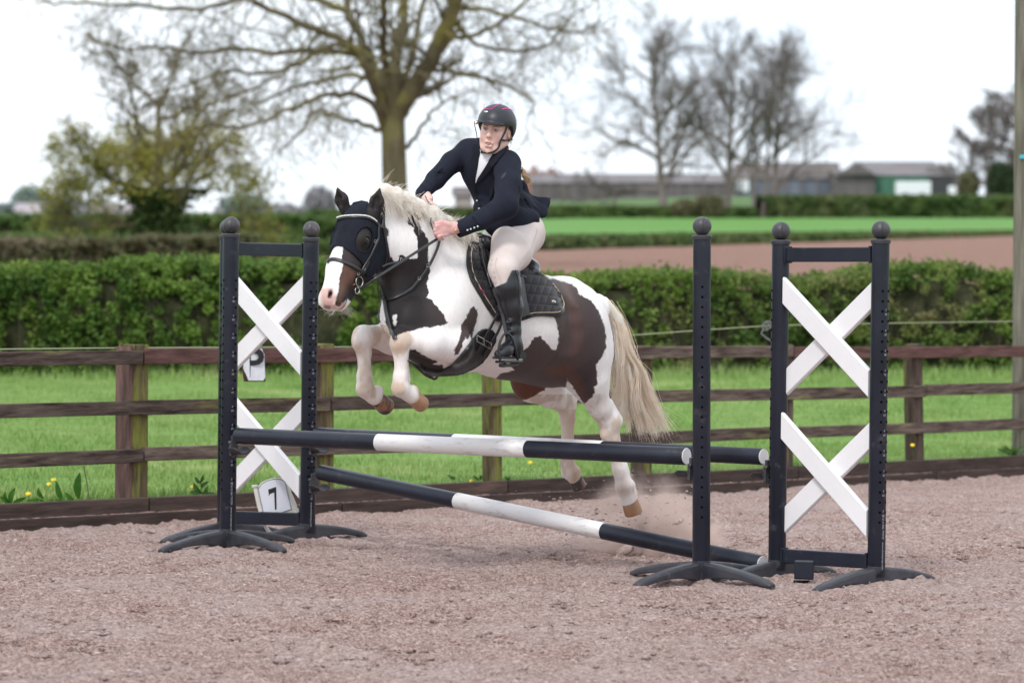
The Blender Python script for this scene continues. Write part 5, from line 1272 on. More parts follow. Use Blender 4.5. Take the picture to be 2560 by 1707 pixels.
    nd_ = HP(.48, .01, -.015).y; s.cone(D(*R1(250, 1160), nd_ - .05), D(*R1(262, 1200), nd_ + .012), .0075, .010, .006, 's'); s.cone(D(*R1(246, 1220), nd_ - .05), D(*R1(250, 1225), nd_ + .010), .006, .008, .006, 's')
    s.cone(HP(.40, .055, -.108), HP(.49, .04, -.104), .005, .006, .004, 's'); s.cone(HP(.49, .04, -.104), HP(.515, 0, -.100), .006, .006, .004, 's')
    # ears
    for sg, tip, bs in ((1, (745, 152), (690, 400)), (-1, (322, 146), (402, 365))):
        bd_ = HP(-.005, .062 * sg, -.07).y; b = D(*R1(*bs), bd_); t_ = D(*R1(*tip), bd_ - .015); md_ = b.lerp(t_, .45)
        fwd = Vector((-.35 + .25 * sg, -.9, .1)).normalized()
        s.cone(b, md_, .030, .035, .02, flat=(fwd, .75)); s.cone(md_, t_, .035, .003, .008, flat=(fwd, .75))
        s.cone(b.lerp(t_, .18) + fwd * .022, b.lerp(t_, .50) + fwd * .021, .012, .017, .004, 's'); s.cone(b.lerp(t_, .50) + fwd * .021, b.lerp(t_, .85) + fwd * .015, .017, .004, .004, 's')
    V, F = s.extract(1); del s
    # ---- coat
    root = empty('horse', tuple(Q(1180, 900, 0) + Vector((0, 0, -.9))), 'brown and white piebald pony jumping left over the poles, ears pricked', 'horse')
    body = mesh('body', V, F, None, root)
    HRS = Surf(V, F)
    Vn = V.copy(); Pv = (V - np.array(P0)) @ np.array(HL)
    hl_ = (V - np.array(HO)) @ np.array(Hl); ha_ = (V - np.array(HO)) @ np.array(HA); hn_ = (V - np.array(HO)) @ np.array(Hn)
    pxy0 = proj_np(V)
    ishead = (ha_ > -.22) & (ha_ < .6) & (np.abs(hl_) < .13) & (hn_ > -.29) & (pxy0[:, 0] < 884 + np.maximum(0, 480 - pxy0[:, 1]) * 0)
    isback = (~ishead) & (Pv < 0); farleg = isback & (pxy0[:, 1] > 868) | (isback & (pxy0[:, 0] < 905) & (pxy0[:, 1] > 742))
    mir = isback & ~farleg; Vn[mir] = V[mir] - 2 * Pv[mir][:, None] * np.array(HL)
    hm = ishead & (hl_ < -.05) & (hn_ < -.07); Vn[hm] = V[hm] - 2 * hl_[hm][:, None] * np.array(Hl)
    XY = proj_np(Vn)
    neck = pts_of(R1, [(700, 330), (745, 395), (790, 470), (780, 500), (835, 590), (832, 615), (805, 660), (832, 800), (885, 872), (930, 870), (935, 820), (960, 812), (1000, 832), (1040, 850), (1118, 845), (1112, 700), (1105, 640), (1070, 570), (1075, 545), (1015, 515), (1012, 450), (1050, 420), (1100, 360), (1150, 440), (1120, 480), (1145, 550), (1190, 610), (1222, 680), (1215, 830), (1238, 980), (1200, 1090), (1228, 1185), (1200, 1225), (1262, 1260), (1290, 1310), (1362, 1380), (1398, 1475), (1380, 1500), (1332, 1509), (1150, 1530), (1042, 1559), (920, 1590), (880, 1650), (822, 1534), (792, 1464), (805, 1380), (792, 1260), (745, 1180), (735, 1050), (600, 1000), (600, 400)])
    fleck = pts_of(R1, [(865, 1400), (905, 1400), (910, 1450), (895, 1520), (870, 1480)])
    streak = pts_of(R4, [(1238, 40), (1268, 28), (1312, 55), (1305, 120), (1290, 200), (1250, 340), (1238, 290), (1210, 350), (1190, 320), (1150, 430), (1112, 490), (1080, 500), (1078, 455), (1120, 390), (1145, 300), (1150, 190), (1165, 180), (1195, 130)])
    elbow = pts_of(R4, [(640, 440), (700, 455), (780, 500), (850, 540), (925, 565), (870, 588), (960, 600), (980, 620), (960, 690), (800, 720), (620, 560)])
    flank = pts_of(R5, [(-60, 960), (10, 880), (60, 850), (150, 835), (105, 800), (200, 760), (205, 690), (262, 642), (300, 575), (350, 568), (400, 620), (440, 672), (478, 680), (492, 570), (480, 480), (452, 405), (400, 380), (300, 300), (250, 150), (345, 105), (480, 122), (600, 160), (640, 198), (650, 235), (742, 282), (805, 372), (850, 480), (862, 560), (865, 650), (822, 740), (780, 800), (792, 880), (800, 935), (765, 960), (778, 1010), (735, 1060), (708, 1082), (690, 1100), (560, 900), (540, 1000), (420, 1000), (300, 970), (100, 980)])
    farthigh = pts_of(R5, [(0, 850), (300, 800), (420, 830), (430, 870), (350, 880), (310, 935), (350, 930), (388, 950), (385, 990), (330, 1010), (285, 1045), (180, 1080), (0, 980)])
    blaze = pts_of(R1, [(262, 740), (290, 718), (385, 735), (378, 800), (380, 900), (372, 950), (360, 1000), (345, 1060), (335, 1150), (318, 1230), (305, 1290), (330, 1330), (430, 1240), (470, 1290), (420, 1420), (60, 1420), (80, 900), (200, 780)])
    sd = np.maximum(psd(neck, XY), psd(streak, XY)); sd = np.maximum(sd, psd(elbow, XY)); sd = np.maximum(sd, psd(flank, XY)); sd = np.minimum(sd, -psd(fleck, XY))
    sd[farleg] = psd(farthigh, XY[farleg])
    hd = -psd(blaze, XY); sd = np.where(ishead, np.maximum(hd, -60), sd)
    onear = (ha_ < .0) & (hn_ > -.16) & (pxy0[:, 0] < 884) & (pxy0[:, 1] < 500); sd[onear] = 30
    sd += (fbm(V * 55, 3, 3) - .5) * 7
    set_attr(body, 'dark', np.clip(sd, -40, 40))
    def blend(base, poly, colr, soft, amt=1.0, msk=None):
        k = np.clip(.5 + psd(poly, XY) / soft, 0, 1) * amt
        if msk is not None: k = k * msk
        return base * (1 - k[:, None]) + np.array(colr) * k[:, None]
    n = len(V); dc = np.tile(np.array([.020, .0155, .0165]), (n, 1)).astype(float)
    X0 = XY[:, 0]
    k = sstep(960, 1060, X0)[:, None]; dc = dc * (1 - k) + np.array([.072, .050, .047]) * k
    k = sstep(1290, 1370, X0)[:, None]; dc = dc * (1 - k) + np.array([.052, .034, .036]) * k
    dc = blend(dc, pts_of(R5, [(560, 300), (640, 360), (680, 480), (660, 620), (610, 760), (570, 700), (600, 560), (590, 420)]), (.085, .042, .032), 20, .7)
    dc = blend(dc, pts_of(R5, [(380, 820), (560, 780), (640, 880), (720, 1080), (660, 1060), (560, 880), (450, 900)]), (.13, .055, .036), 22, .7)
    dc = blend(dc, pts_of(R5, [(520, 160), (560, 170), (640, 330), (590, 330)]), (.17, .11, .09), 14, .5)
    fl = farleg & (X0 > 1050); dc[fl] = np.array([.115, .042, .026])
    dc = blend(dc, pts_of(R1, [(380, 900), (520, 960), (520, 1110), (440, 1120), (380, 1200), (330, 1300), (310, 1250), (345, 1060)]), (.135, .068, .045), 18, .9, ishead)
    dc = blend(dc, pts_of(R1, [(400, 740), (480, 800), (540, 900), (400, 880)]), (.045, .032, .03), 14, .8, ishead)
    dc = blend(dc, pts_of(R1, [(540, 610), (640, 610), (650, 740), (560, 740)]), (.014, .010, .009), 10, .9, ishead)
    wc = np.tile(np.array([.86, .82, .81]), (n, 1)).astype(float)
    nz_ = fbm(V * 9, 4, 8)
    wc = wc * (1 - (.06 * (nz_ - .3))[:, None] * np.array([1, 1.3, 1.4]))
    # creamy stained legs
    leg = ((X0 < 975) & (XY[:, 1] > 745)) | ((XY[:, 1] > 905))
    st = (.22 + .78 * sstep(.40, .62, fbm(V * [16, 16, 9], 4, 12))) * leg; wc = wc * (1 - .75 * st[:, None]) + np.array([.50, .36, .26]) * (.75 * st[:, None])
    knees = np.exp(-((X0 - 918) ** 2 + (XY[:, 1] - 797) ** 2) / 160) + np.exp(-((X0 - 824) ** 2 + (XY[:, 1] - 795) ** 2) / 180) + .8 * np.exp(-((X0 - 912) ** 2 + (XY[:, 1] - 885) ** 2) / 150) + .9 * np.exp(-((X0 - 830) ** 2 + (XY[:, 1] - 898) ** 2) / 200) + np.exp(-((X0 - 1436) ** 2 + (XY[:, 1] - 1125) ** 2) / 260) * .8 + farleg * (XY[:, 1] > 940) * sstep(1300, 1320, X0) * .9
    knees = np.clip(knees, 0, 1)[:, None] * .6; wc = wc * (1 - knees) + np.array([.46, .30, .20]) * knees
    wc = blend(wc, pts_of(R1, [(150, 1140), (230, 1130), (290, 1140), (320, 1230), (300, 1300), (420, 1230), (400, 1320), (300, 1350), (180, 1330)]), (.58, .33, .28), 10, .85, ishead)
    wc = blend(wc, pts_of(R1, [(195, 1300), (262, 1310), (255, 1350), (200, 1335)]), (.14, .10, .09), 4, .8, ishead)
    npx = (pxy0 - np.array(R1(256, 1192))); nst = np.exp(-((npx[:, 0] + .12 * npx[:, 1]) / 5.0) ** 4 - (npx[:, 1] / 11.0) ** 4) * ishead * (ha_ > .4)
    wc = wc * (1 - nst[:, None]) + np.array([.05, .03, .03]) * nst[:, None]
    mth = np.exp(-((hn_ + .106) / .007) ** 2) * (ha_ > .385) * ishead * (hl_ > .0); wc = wc * (1 - mth[:, None]) + np.array([.20, .09, .08]) * mth[:, None]; dc = dc * (1 - mth[:, None] * .7) + np.array([.10, .07, .07]) * mth[:, None] * .7
    # inner ear pinkish brown
    set_attr(body, 'dcol', dc, 'FLOAT_COLOR'); set_attr(body, 'wcol', wc, 'FLOAT_COLOR')
    m = bpy.data.materials.new('piebald_coat'); t, b = nodes(m); L = t.links
    a1 = N(t, 'ShaderNodeAttribute', _attribute_name='dark'); a2 = N(t, 'ShaderNodeAttribute', _attribute_name='dcol'); a3 = N(t, 'ShaderNodeAttribute', _attribute_name='wcol')
    tcn = N(t, 'ShaderNodeTexCoord'); mpn = N(t, 'ShaderNodeMapping'); mpn.inputs['Scale'].default_value = (1, 1, .35); L.new(tcn.outputs['Object'], mpn.inputs[0])
    n1 = N(t, 'ShaderNodeTexNoise', Scale=150, Detail=3, Roughness=.7); L.new(mpn.outputs[0], n1.inputs['Vector'])
    ma = N(t, 'ShaderNodeMath', _operation='MULTIPLY_ADD'); ma.inputs[1].default_value = 9; ma.inputs[2].default_value = -4.5; L.new(n1.outputs[0], ma.inputs[0])
    ad = N(t, 'ShaderNodeMath', _operation='ADD'); L.new(a1.outputs['Fac'], ad.inputs[0]); L.new(ma.outputs[0], ad.inputs[1])
    mr = N(t, 'ShaderNodeMapRange'); mr.inputs[1].default_value = -1.2; mr.inputs[2].default_value = 1.2; L.new(ad.outputs[0], mr.inputs[0])
    mx_ = N(t, 'ShaderNodeMixRGB'); L.new(mr.outputs[0], mx_.inputs[0]); L.new(a3.outputs['Color'], mx_.inputs[1]); L.new(a2.outputs['Color'], mx_.inputs[2])
    n2 = N(t, 'ShaderNodeTexNoise', Scale=60, Detail=4, Roughness=.7); L.new(mpn.outputs[0], n2.inputs['Vector'])
    hs_ = N(t, 'ShaderNodeHueSaturation'); mr2 = N(t, 'ShaderNodeMapRange'); mr2.inputs[3].default_value = .82; mr2.inputs[4].default_value = 1.16; L.new(n2.outputs[0], mr2.inputs[0]); L.new(mr2.outputs[0], hs_.inputs['Value']); L.new(mx_.outputs[0], hs_.inputs['Color'])
    L.new(hs_.outputs[0], b.inputs['Base Color']); b.inputs['Roughness'].default_value = .62; b.inputs['Sheen Weight'].default_value = .03; b.inputs['Specular IOR Level'].default_value = .28
    bp_ = N(t, 'ShaderNodeBump', Strength=.5, Distance=.002); n3 = N(t, 'ShaderNodeTexNoise', Scale=240, Detail=2); L.new(mpn.outputs[0], n3.inputs['Vector']); L.new(n3.outputs[0], bp_.inputs['Height']); L.new(bp_.outputs[0], b.inputs['Normal'])
    body.data.materials.append(m)
    # eyes
    m_eye = M('horse_eye', (.012, .008, .007), .08, coat=1)
    for sg in (1, -1): MB().ell(HP(.147, .083 * sg, -.052), (HA * .012, Hl * .0155, Hn * .021), 16, 10).build('eye', m_eye, root, smooth=True)
    m_lid = M('dark_skin', (.020, .015, .013), .6)
    for q_, r_ in ((((-.025, .001), (-.014, -.010), (0, -.0145), (.013, -.011), (.025, .002)), .0034), (((-.025, .003), (-.013, .012), (0, .0145), (.013, .012), (.025, .004)), .0028)):
        MB().tube(tube_spline([HP(.147 + a_, .0985 - abs(u_n) * .42, -.052 + u_n) for u_n, a_ in q_], 12), r_, 6).build('eyelid', m_lid, root, smooth=True)
    # hooves
    m_hoof = M('tan_hoof', (.30, .15, .08), .5, (.42, .24, .14), scale=14, stretch=(1, 1, .3), bump=.001, bscale=80, c3=(.10, .07, .06), c3scale=7, c3lo=.55, c3hi=.7); m_hoof2 = M('striped_dark_hoof', (.045, .035, .035), .5, (.28, .14, .08), scale=9, stretch=(1.5, 1.5, .3), lo=.5, hi=.62, bump=.001, bscale=80)
    for (c0, c1, v, dd, mm, nm, r0_) in (((950, 913), (969, 930), .145, .03, m_hoof, 'pale orange-brown hoof', .035), ((866, 916), (888, 936), -.13, .03, m_hoof2, 'hoof striped dark grey and orange-brown', .038), ((1446, 1148), (1456, 1180), .14, -.01, m_hoof, 'orange-brown hoof', .041), ((1320, 1096), (1331, 1119), -.13, .0, m_hoof2, 'two-tone grey and brown hoof', .034)):
        a = Q(*c0, v); b_ = Q(*c1, v) + Vector((0, dd, 0)); ax = (b_ - a).normalized(); l_ = max((b_ - a).length, .048)
        tag(MB().lathe(a, ax, [(0, -.004), (r0_ * .93, -.002), (r0_ * 1.0, .002), (r0_ * 1.08, l_ * .5), (r0_ * 1.12, l_ - .010), (r0_ * 1.08, l_ - .003), (r0_ * .95, l_ + .001), (0, l_ - .008)], 28).build('hoof', mm, root, smooth=True, sharp=60), nm)
    # ---- mane, tail, whiskers
    m_mane = M('cream_mane_hair', (.97, .89, .79), .6, (.98, .95, .90), scale=14, detail=4, c3=(.88, .72, .58), c3scale=7, c3lo=.58, c3hi=.8)
    m_tail = M('cream_tail_hair', (.97, .88, .76), .6, (.98, .94, .87), scale=10, c3=(.96, .79, .63), c3scale=2.2, c3lo=.45, c3hi=.68)
    for mm in (m_mane, m_tail):
        t, b = nodes(mm); o_ = [q for q in t.nodes if q.type == 'OUTPUT_MATERIAL'][0]; tr_ = t.nodes.new('ShaderNodeBsdfTranslucent'); ms_ = t.nodes.new('ShaderNodeMixShader'); ms_.inputs[0].default_value = .25
        t.links.new(b.inputs['Base Color'].links[0].from_socket, tr_.inputs[0]); t.links.new(b.outputs[0], ms_.inputs[1]); t.links.new(tr_.outputs[0], ms_.inputs[2]); t.links.new(ms_.outputs[0], o_.inputs[0])
    cur = []
    crest = tube_spline([Vector((x, y, 0)) for x, y in ((858, 452), (885, 462), (915, 475), (950, 492), (990, 512), (1030, 535), (1060, 552))], 200)
    for i in range(1500):
        u = rng.random(); c = crest[int(u * 199)]; x, y = c.x + rng.normal() * 3, c.y + rng.normal() * 3
        v0 = rng.normal() * .012; ln = 1.0 - .2 * u
        lock = math.sin(u * 37) * .5 + math.sin(u * 83 + 1) * .3
        side = rng.random() < .72
        if side: dx = (38 + 18 * lock + rng.normal() * 13) * ln; dy = (-36 + 22 * lock + rng.normal() * 12) * ln; gy = (46 + rng.normal() * 16) * ln; dv = .05 + .06 * rng.random()
        else: dx = (22 + rng.normal() * 22) * ln; dy = (-38 + rng.normal() * 12 - 16 * lock) * (1.0 - .45 * u); gy = 14; dv = rng.normal() * .04
        cur.append([tuple(Q(x + dx * t, y + dy * t + gy * t * t, v0 + .02 + dv * t)) for t in np.linspace(0, 1, 8)])
    # tuft by the withers and the fringe down to the pommel
    for i in range(900):
        u = rng.random(); x, y = 1022 + 75 * u, 536 + 26 * u + rng.normal() * 2; k = rng.random()
        if k < .45 and u < .6: dx, dy, gy = 22 + rng.normal() * 12, -44 + 8 * rng.normal(), 14
        else: dx, dy, gy = 40 + rng.normal() * 12, -16 + rng.normal() * 5, 26
        cur.append([tuple(Q(x + dx * t, y + dy * t + gy * t * t, .02 + .06 * t)) for t in np.linspace(0, 1, 8)])
    lo, hi = bounds([Q(850, 430, -.1), Q(1110, 620, .25)], .08); lo[1] = 17.6; hi[1] = 18.7; sm = SDF(lo, hi, .006); gm_ = np.random.default_rng(9)
    cr_ = [crest[int(q)] for q in np.linspace(0, 199, 26)]
    for i, c in enumerate(cr_):
        u = i / 25; j = gm_.normal(size=3) * 3; ln = 1 - .25 * u; big = 1 + .35 * math.sin(i * 1.7)
        a = Q(c.x, c.y, .0); b2 = Q(c.x + 22 * ln + j[0], c.y - 17 * ln * big + j[1], .03); c2 = Q(c.x + 44 * ln + j[0], c.y - 6 + j[1], .055); d2 = Q(c.x + 54 * ln + j[0], c.y + 18 * big + j[1], .085)
        sm.cone(a, b2, .018, .024, .02); sm.cone(b2, c2, .024, .018, .012); sm.cone(c2, d2, .018, .005, .008)
    Vm, Fm = sm.extract(1); mesh('mane', Vm, Fm, m_mane, root); del sm
    strands('mane_strands', np.array(cur), .0019, m_mane, root)
    cur = []
    locks = [(rng.random(), rng.normal(size=5), rng.random()) for _ in range(34)]
    for i in range(1400):
        L0 = locks[int(rng.random() * 34)]; core = rng.random() < .84; e = L0[0] * 1.0 + rng.normal() * .025; w0 = L0[1]; j = rng.normal(size=4) * (1 if core else 2.3)
        x3 = 1404 + 126 * e + j[0] * 2.5; y3 = 948 + 60 * math.sin(min(max(e, 0) * 1.9, 1.9)) - 24 * e + w0[0] * 8 + j[1] * 7
        if e < .22: y3 -= 26 * L0[2]
        p = [(1384 + j[2] * 4, 688 + abs(j[3]) * 5), (1413 + 13 * e + j[2] * 2, 735 + 8 * (1 - e)), (1424 + 22 * e + j[2] * 3 + w0[1] * 2.5, 798), (1414 + 62 * e + j[0] * 3 + w0[2] * 5, 866 - 14 * e), (1406 + 98 * e + j[0] * 3 - w0[2] * 5, 918), (x3 + w0[3] * 5 + (8 * abs(j[3]) if not core else 0), y3)]
        vv = L0[1][4] * .022 + rng.normal() * .007; vs_ = [0, vv * .4 - .01, vv - .02, vv * 1.3 - .02, vv * 1.5 - .02, vv * 1.7 - .02]
        P = [Q(a[0], a[1], q) for a, q in zip(p, vs_)]; cur.append([tuple(q) for q in tube_spline(P, 14)])
    lo, hi = bounds([Q(1370, 670, -.1), Q(1540, 1010, -.1), Q(1370, 670, .1), Q(1540, 1010, .1)], .1); sm = SDF(lo, hi, .007)
    for i in range(15):
        e = (i + .5) / 15; v_ = gm_.normal() * .02 - .02; ye = 925 + 50 * math.sin(e * 1.9) - 20 * e + gm_.normal() * 8
        p = tube_spline([Q(1386, 694, -.005), Q(1411 + 12 * e, 738, -.01), Q(1420 + 22 * e, 800, v_), Q(1418 + 54 * e, 868 - 14 * e, v_), Q(1412 + 86 * e, 915, v_), Q(1410 + 108 * e, ye, v_)], 12)
        for q in range(11): t_ = q / 11; r_ = .019 * (1 - t_) ** .55 + .004; sm.cone(p[q], p[q + 1], r_, .019 * (1 - (q + 1) / 11) ** .55 + .004, .008)
    Vm, Fm = sm.extract(1); mesh('tail', Vm, Fm, m_tail, root); del sm
    strands('tail_strands', np.array(cur), .0016, m_tail, root)
    cur = []
    for i in range(50):
        a = HP(.445 + rng.random() * .03, rng.normal() * .02 + .01, -.13 - rng.random() * .008); d_ = Vector((rng.normal() * .35 + .35, rng.normal() * .3, -1)).normalized() * (.02 + .03 * rng.random())
        cur.append([tuple(a + d_ * t + Vector((.012 * t * t, 0, 0))) for t in np.linspace(0, 1, 5)])
    for i in range(24):
        a = HP(.505, -.03 + rng.random() * .07, -.06 - rng.random() * .03); d_ = (HA + Vector((rng.normal() * .6 - .3, rng.normal() * .3, rng.normal() * .4))).normalized() * .035; cur.append([tuple(a + d_ * t) for t in np.linspace(0, 1, 5)])
    for i in range(160):   # feather behind the fetlocks
        q = [(936, 880, .145), (850, 885, -.13), (1444, 1095, .14)][i % 3]; a = Q(q[0] + rng.normal() * 3, q[1] + rng.normal() * 10, q[2]); d_ = Vector((.8, 0, -.35 + rng.normal() * .3)).normalized() * .022; cur.append([tuple(a + d_ * t) for t in np.linspace(0, 1, 5)])
    strands('whiskers', np.array(cur), .0007, M('pale_whisker', (.7, .64, .58), .5), root)['kind'] = 'stuff'

    # ------------------------------------------------------------------ tack
    m_lea = M('black_leather', (.012, .012, .014), .38, (.022, .022, .026), scale=30, bump=.0006, bscale=160, spec=.6)
    m_lea2 = M('glossy_black_leather', (.010, .010, .013), .28, (.018, .018, .022), scale=12, bump=.0008, bscale=70, spec=.7, coat=.25)
    m_met = M('polished_steel', (.62, .61, .58), .22, metal=1)
    m_navy = M('navy_stretch_fabric', (.0055, .007, .014), .8, (.009, .011, .020), scale=25, bump=.0008, bscale=220, spec=.25)
    vp = R1
    veil = empty('fly_veil', tuple(HP(.1, 0, 0)), 'navy fly veil covering the pony forehead with an eye hole', 'fly veil')
    pol = pts_of(R1, [(388, 412), (412, 370), (450, 328), (500, 306), (565, 292), (628, 306), (612, 345), (608, 395), (625, 440), (690, 470), (745, 450), (768, 480), (775, 560), (788, 680), (796, 780), (790, 860), (755, 920), (700, 975), (620, 1030), (600, 1000), (585, 960), (562, 890), (520, 840), (480, 800), (420, 757), (370, 725), (310, 728), (274, 775), (264, 740), (270, 690), (275, 640), (288, 590), (320, 515), (345, 470)])
    hc = R1(583, 665); hole = [(hc[0] + math.cos(a) * 19.5 * .98 - math.sin(a) * 2.5, hc[1] + math.sin(a) * 29 + math.cos(a) * -2.5) for a in np.linspace(0, 2 * math.pi, 28, endpoint=False)]
    drape('veil_cloth', pol, HRS, .003, .004, m_navy, veil, 2.5, hole=hole, relief=lambda P: .0012 * (fbm(np.stack([P[:, 0] / 14, P[:, 1] / 22, 0 * P[:, 0]], 1), 3, 2) - .5) * 2)
    for e in (hole + [hole[0]],): strap('eye_piping', e, .005, .006, m_navy, veil, HRS, .004, n=48)
    strap('edge_binding', pts_of(R1, [(272, 775), (310, 728), (370, 725), (420, 757), (480, 800), (520, 840), (562, 890), (590, 970), (615, 1025)]), .006, .006, m_navy, veil, HRS, .004, n=30)
    br = empty('bridle', tuple(HP(.2, 0, 0)), 'black leather bridle with a pale beaded browband on the pony head', 'bridle')
    strap('browband', pts_of(R1, [(335, 480), (400, 462), (500, 455), (600, 458), (660, 478), (700, 508), (745, 548)]), .013, .006, m_lea, br, HRS, .009, n=26)
    strap('beads', pts_of(R1, [(345, 470), (400, 455), (500, 447), (600, 450), (655, 470), (690, 495)]), .0065, .004, M('silver_beads', (.55, .53, .50), .35, (.8, .78, .74), scale=220, detail=1), br, HRS, .016, n=26)
    strap('headpiece', pts_of(R1, [(742, 400), (755, 450), (756, 500), (745, 545)]), .016, .005, m_lea, br, HRS, .010, n=16)
    strap('cheekpiece', pts_of(R1, [(718, 520), (712, 590), (710, 650), (690, 700), (640, 810), (590, 890), (550, 960), (530, 1010)]), .010, .006, m_lea, br, HRS, .009, n=24)
    strap('throat_lash', pts_of(R1, [(750, 480), (768, 600), (790, 690), (800, 800), (770, 920), (715, 985), (650, 1020)]), .008, .005, m_lea, br, HRS, .009, n=22)
    strap('throat_lash', pts_of(R1, [(775, 560), (785, 650), (800, 720), (815, 800), (820, 838)]), .008, .004, m_lea, br, HRS, .012, n=10)
    strap('noseband', pts_of(R1, [(237, 895), (262, 862), (330, 865), (400, 888), (470, 922), (540, 962), (590, 985)]), .0165, .006, m_lea, br, HRS, .004, n=24)
    strap('noseband_strap', pts_of(R1, [(625, 870), (600, 930), (565, 985), (520, 1010), (505, 1060), (520, 1120)]), .012, .005, m_lea, br, HRS, .006, n=14)
    def ring(c, r, axis, rad, name, m, parent, seg=24, sq=1.0):
        axis = Vector(axis).normalized(); x = axis.orthogonal().normalized(); y = axis.cross(x)
        P = [c + (x * math.cos(a) + y * math.sin(a) * sq) * r for a in np.linspace(0, 2 * math.pi, seg + 1)]; return MB().tube(P, rad, 7, cap=False).build(name, m, parent, smooth=True)
    hb = HRS.hit(*R1(520, 1080))[0]; bd_ = hb.y - .012
    bit = D(*R1(543, 1075), bd_); bx = (Vector((.75, -.66, 0))).normalized()
    ring(bit, .0235, bx, .0026, 'bit_ring', m_met, br); ring(D(*R1(522, 1162), bd_ - .003), .0145, bx, .0024, 'bit_ring', m_met, br)
    MB().tube([D(*R1(432, 1112), bd_ + .01), D(*R1(470, 1108), bd_ + .004), bit + Vector((-.02, 0, -.008))], [.004, .007, .006], 8).build('bit_mouthpiece', m_met, br, smooth=True)
    for p in ((700, 680), (590, 945), (532, 995)):
        h = HRS.hit(*R1(*p))[0]; ring(D(*R1(*p), h.y - .018), .0075, (.4, -1, 0), .0016, 'buckle', m_met, br, 4)
    # reins: near rein from the ring to the hand and the slack between the hands
    hand = D(*R1(1335, 640), 18.02)
    def bandpts(name, P, wd, th, m, parent, n=30, nrm=Vector((.1, -.95, .3))):
        c = tube_spline(P, n); return ribbon(name, c, [nrm] * n, wd, th, m, parent)
    rn = [D(*R1(560, 1145), bd_ - .005), D(*R1(650, 1080), bd_ - .02), D(*R1(742, 1015), 17.72), D(*R1(950, 882), 17.83), D(*R1(1150, 755), 17.93), hand]
    bandpts('rein', rn, .0125, .004, m_lea, br); 
    rn2 = [D(*R1(575, 1120), bd_ + .03), D(*R1(690, 1040), 17.84), D(*R1(760, 990), 17.85)]; bandpts('rein', rn2, .010, .004, m_lea, br, 10)
    bandpts('rein', [D(*R1(768, 930), 17.78), D(*R1(820, 905), 17.80), D(*R1(900, 888), 17.82), D(*R1(950, 876), 17.83)], .009, .004, m_lea, br, 10)
    bandpts('rein', [D(*R1(1190, 235), 18.24), D(*R1(1222, 300), 18.22), D(*R1(1252, 350), 18.18), D(*R1(1250, 430), 18.13), D(*R1(1240, 500), 18.08), D(*R1(1262, 565), 18.04), D(*R1(1300, 600), 18.02)], .014, .004, m_lea, br, 24, Vector((.8, -.6, 0)))
    # breastplate / martingale
    bp = empty('breastplate', tuple(Q(940, 700, .1)), 'black leather running martingale round the pony neck and chest', 'martingale')
    strap('neck_strap', pts_of(R1, [(1330, 590), (1318, 660), (1290, 760), (1225, 900), (1150, 1020), (1060, 1130), (960, 1205), (870, 1245), (795, 1240)]), .0135, .005, m_lea, bp, HRS, .007, n=36)
    strap('neck_strap', pts_of(R1, [(790, 1245), (755, 1195), (738, 1150), (735, 1120)]), .0125, .005, m_lea, bp, HRS, .007, n=10)
    strap('chest_strap', pts_of(R1, [(795, 1235), (808, 1300), (815, 1360), (845, 1480), (880, 1580), (905, 1640)]), .019, .006, m_lea, bp, HRS, .008, n=26)
    bandpts('martingale_fork', [HRS.hit(*R1(800, 1235))[0] + Vector((0, -.015, 0)), D(*R1(770, 1160), 17.86), D(*R1(748, 1085), 17.78), D(*R1(690, 1008), 17.71)], .014, .004, m_lea, bp, 14)
    ring(D(*R1(955, 862), 17.83), .0105, (.9, -.4, 0), .0017, 'ring', m_met, bp)
    MB().ell(HRS.hit(*R1(795, 1240))[0] + Vector((0, -.01, 0)), (Vector((.016, 0, 0)), Vector((0, .008, 0)), Vector((0, 0, .010))), 12, 8).build('keeper', m_lea, bp, smooth=True)
    for p in ((1215, 915), (1130, 1040)):
        h = HRS.hit(*R1(*p))[0]; ring(h + Vector((0, -.014, 0)), .009, (.3, -1, 0), .0016, 'buckle', m_met, bp, 4)
    # ---- girth
    gi = empty('girth', tuple(Q(1080, 850, .2)), 'wide black girth with two buckles under the pony belly', 'girth')
    gpoly = pts_of(R4, [(1392, 238), (1440, 250), (1478, 300), (1470, 360), (1405, 480), (1340, 560), (1260, 612), (1180, 650), (1100, 672), (980, 678), (900, 682), (850, 676), (800, 655), (745, 585), (760, 580), (800, 622), (870, 640), (950, 640), (1050, 588), (1130, 500), (1200, 410), (1260, 330), (1310, 270), (1350, 244)])
    drape('girth_strap', gpoly, HRS, .004, .012, m_lea, gi, 3, relief=lambda P: .001 * np.sin(P[:, 0] * .7))
    strap('billet', pts_of(R3, [(545, 880), (520, 915), (480, 985), (440, 1060), (400, 1130), (345, 1230)]), .0145, .005, m_lea, gi, HRS, .019, n=20)
    strap('billet', pts_of(R3, [(600, 930), (575, 970), (545, 1040), (510, 1095), (460, 1170), (400, 1270)]), .0145, .005, m_lea, gi, HRS, .019, n=20)
    for p in ((385, 1130), (455, 1170)):
        h = HRS.hit(*R3(*p))[0]; c = h + Vector((.2, -1, -.1)) * .03; MB().tube([c + Vector((a * .017, a * .004, b_ * .014 + a * -.009)) for a, b_ in ((-1, -1), (-1, 1), (1, 1), (1, -1), (-1, -1))], .0022, 6).build('buckle', m_met, gi, smooth=True)
    MB().tube([D(*R4(630, 520), 18.32), D(*R4(700, 600), 18.34), D(*R4(800, 690), 18.36), D(*R4(860, 720), 18.36)], .009, 8).build('girth_loop', m_lea, gi, smooth=True)
    ring(D(*R4(885, 705), 18.36), .014, (.3, -1, 0), .006, 'girth_loop', m_lea, gi)
    # ---- saddle pad
    sp = empty('saddle_pad', tuple(Q(1180, 700, .27)), 'black quilted saddle pad with pale gold piping', 'saddle pad')
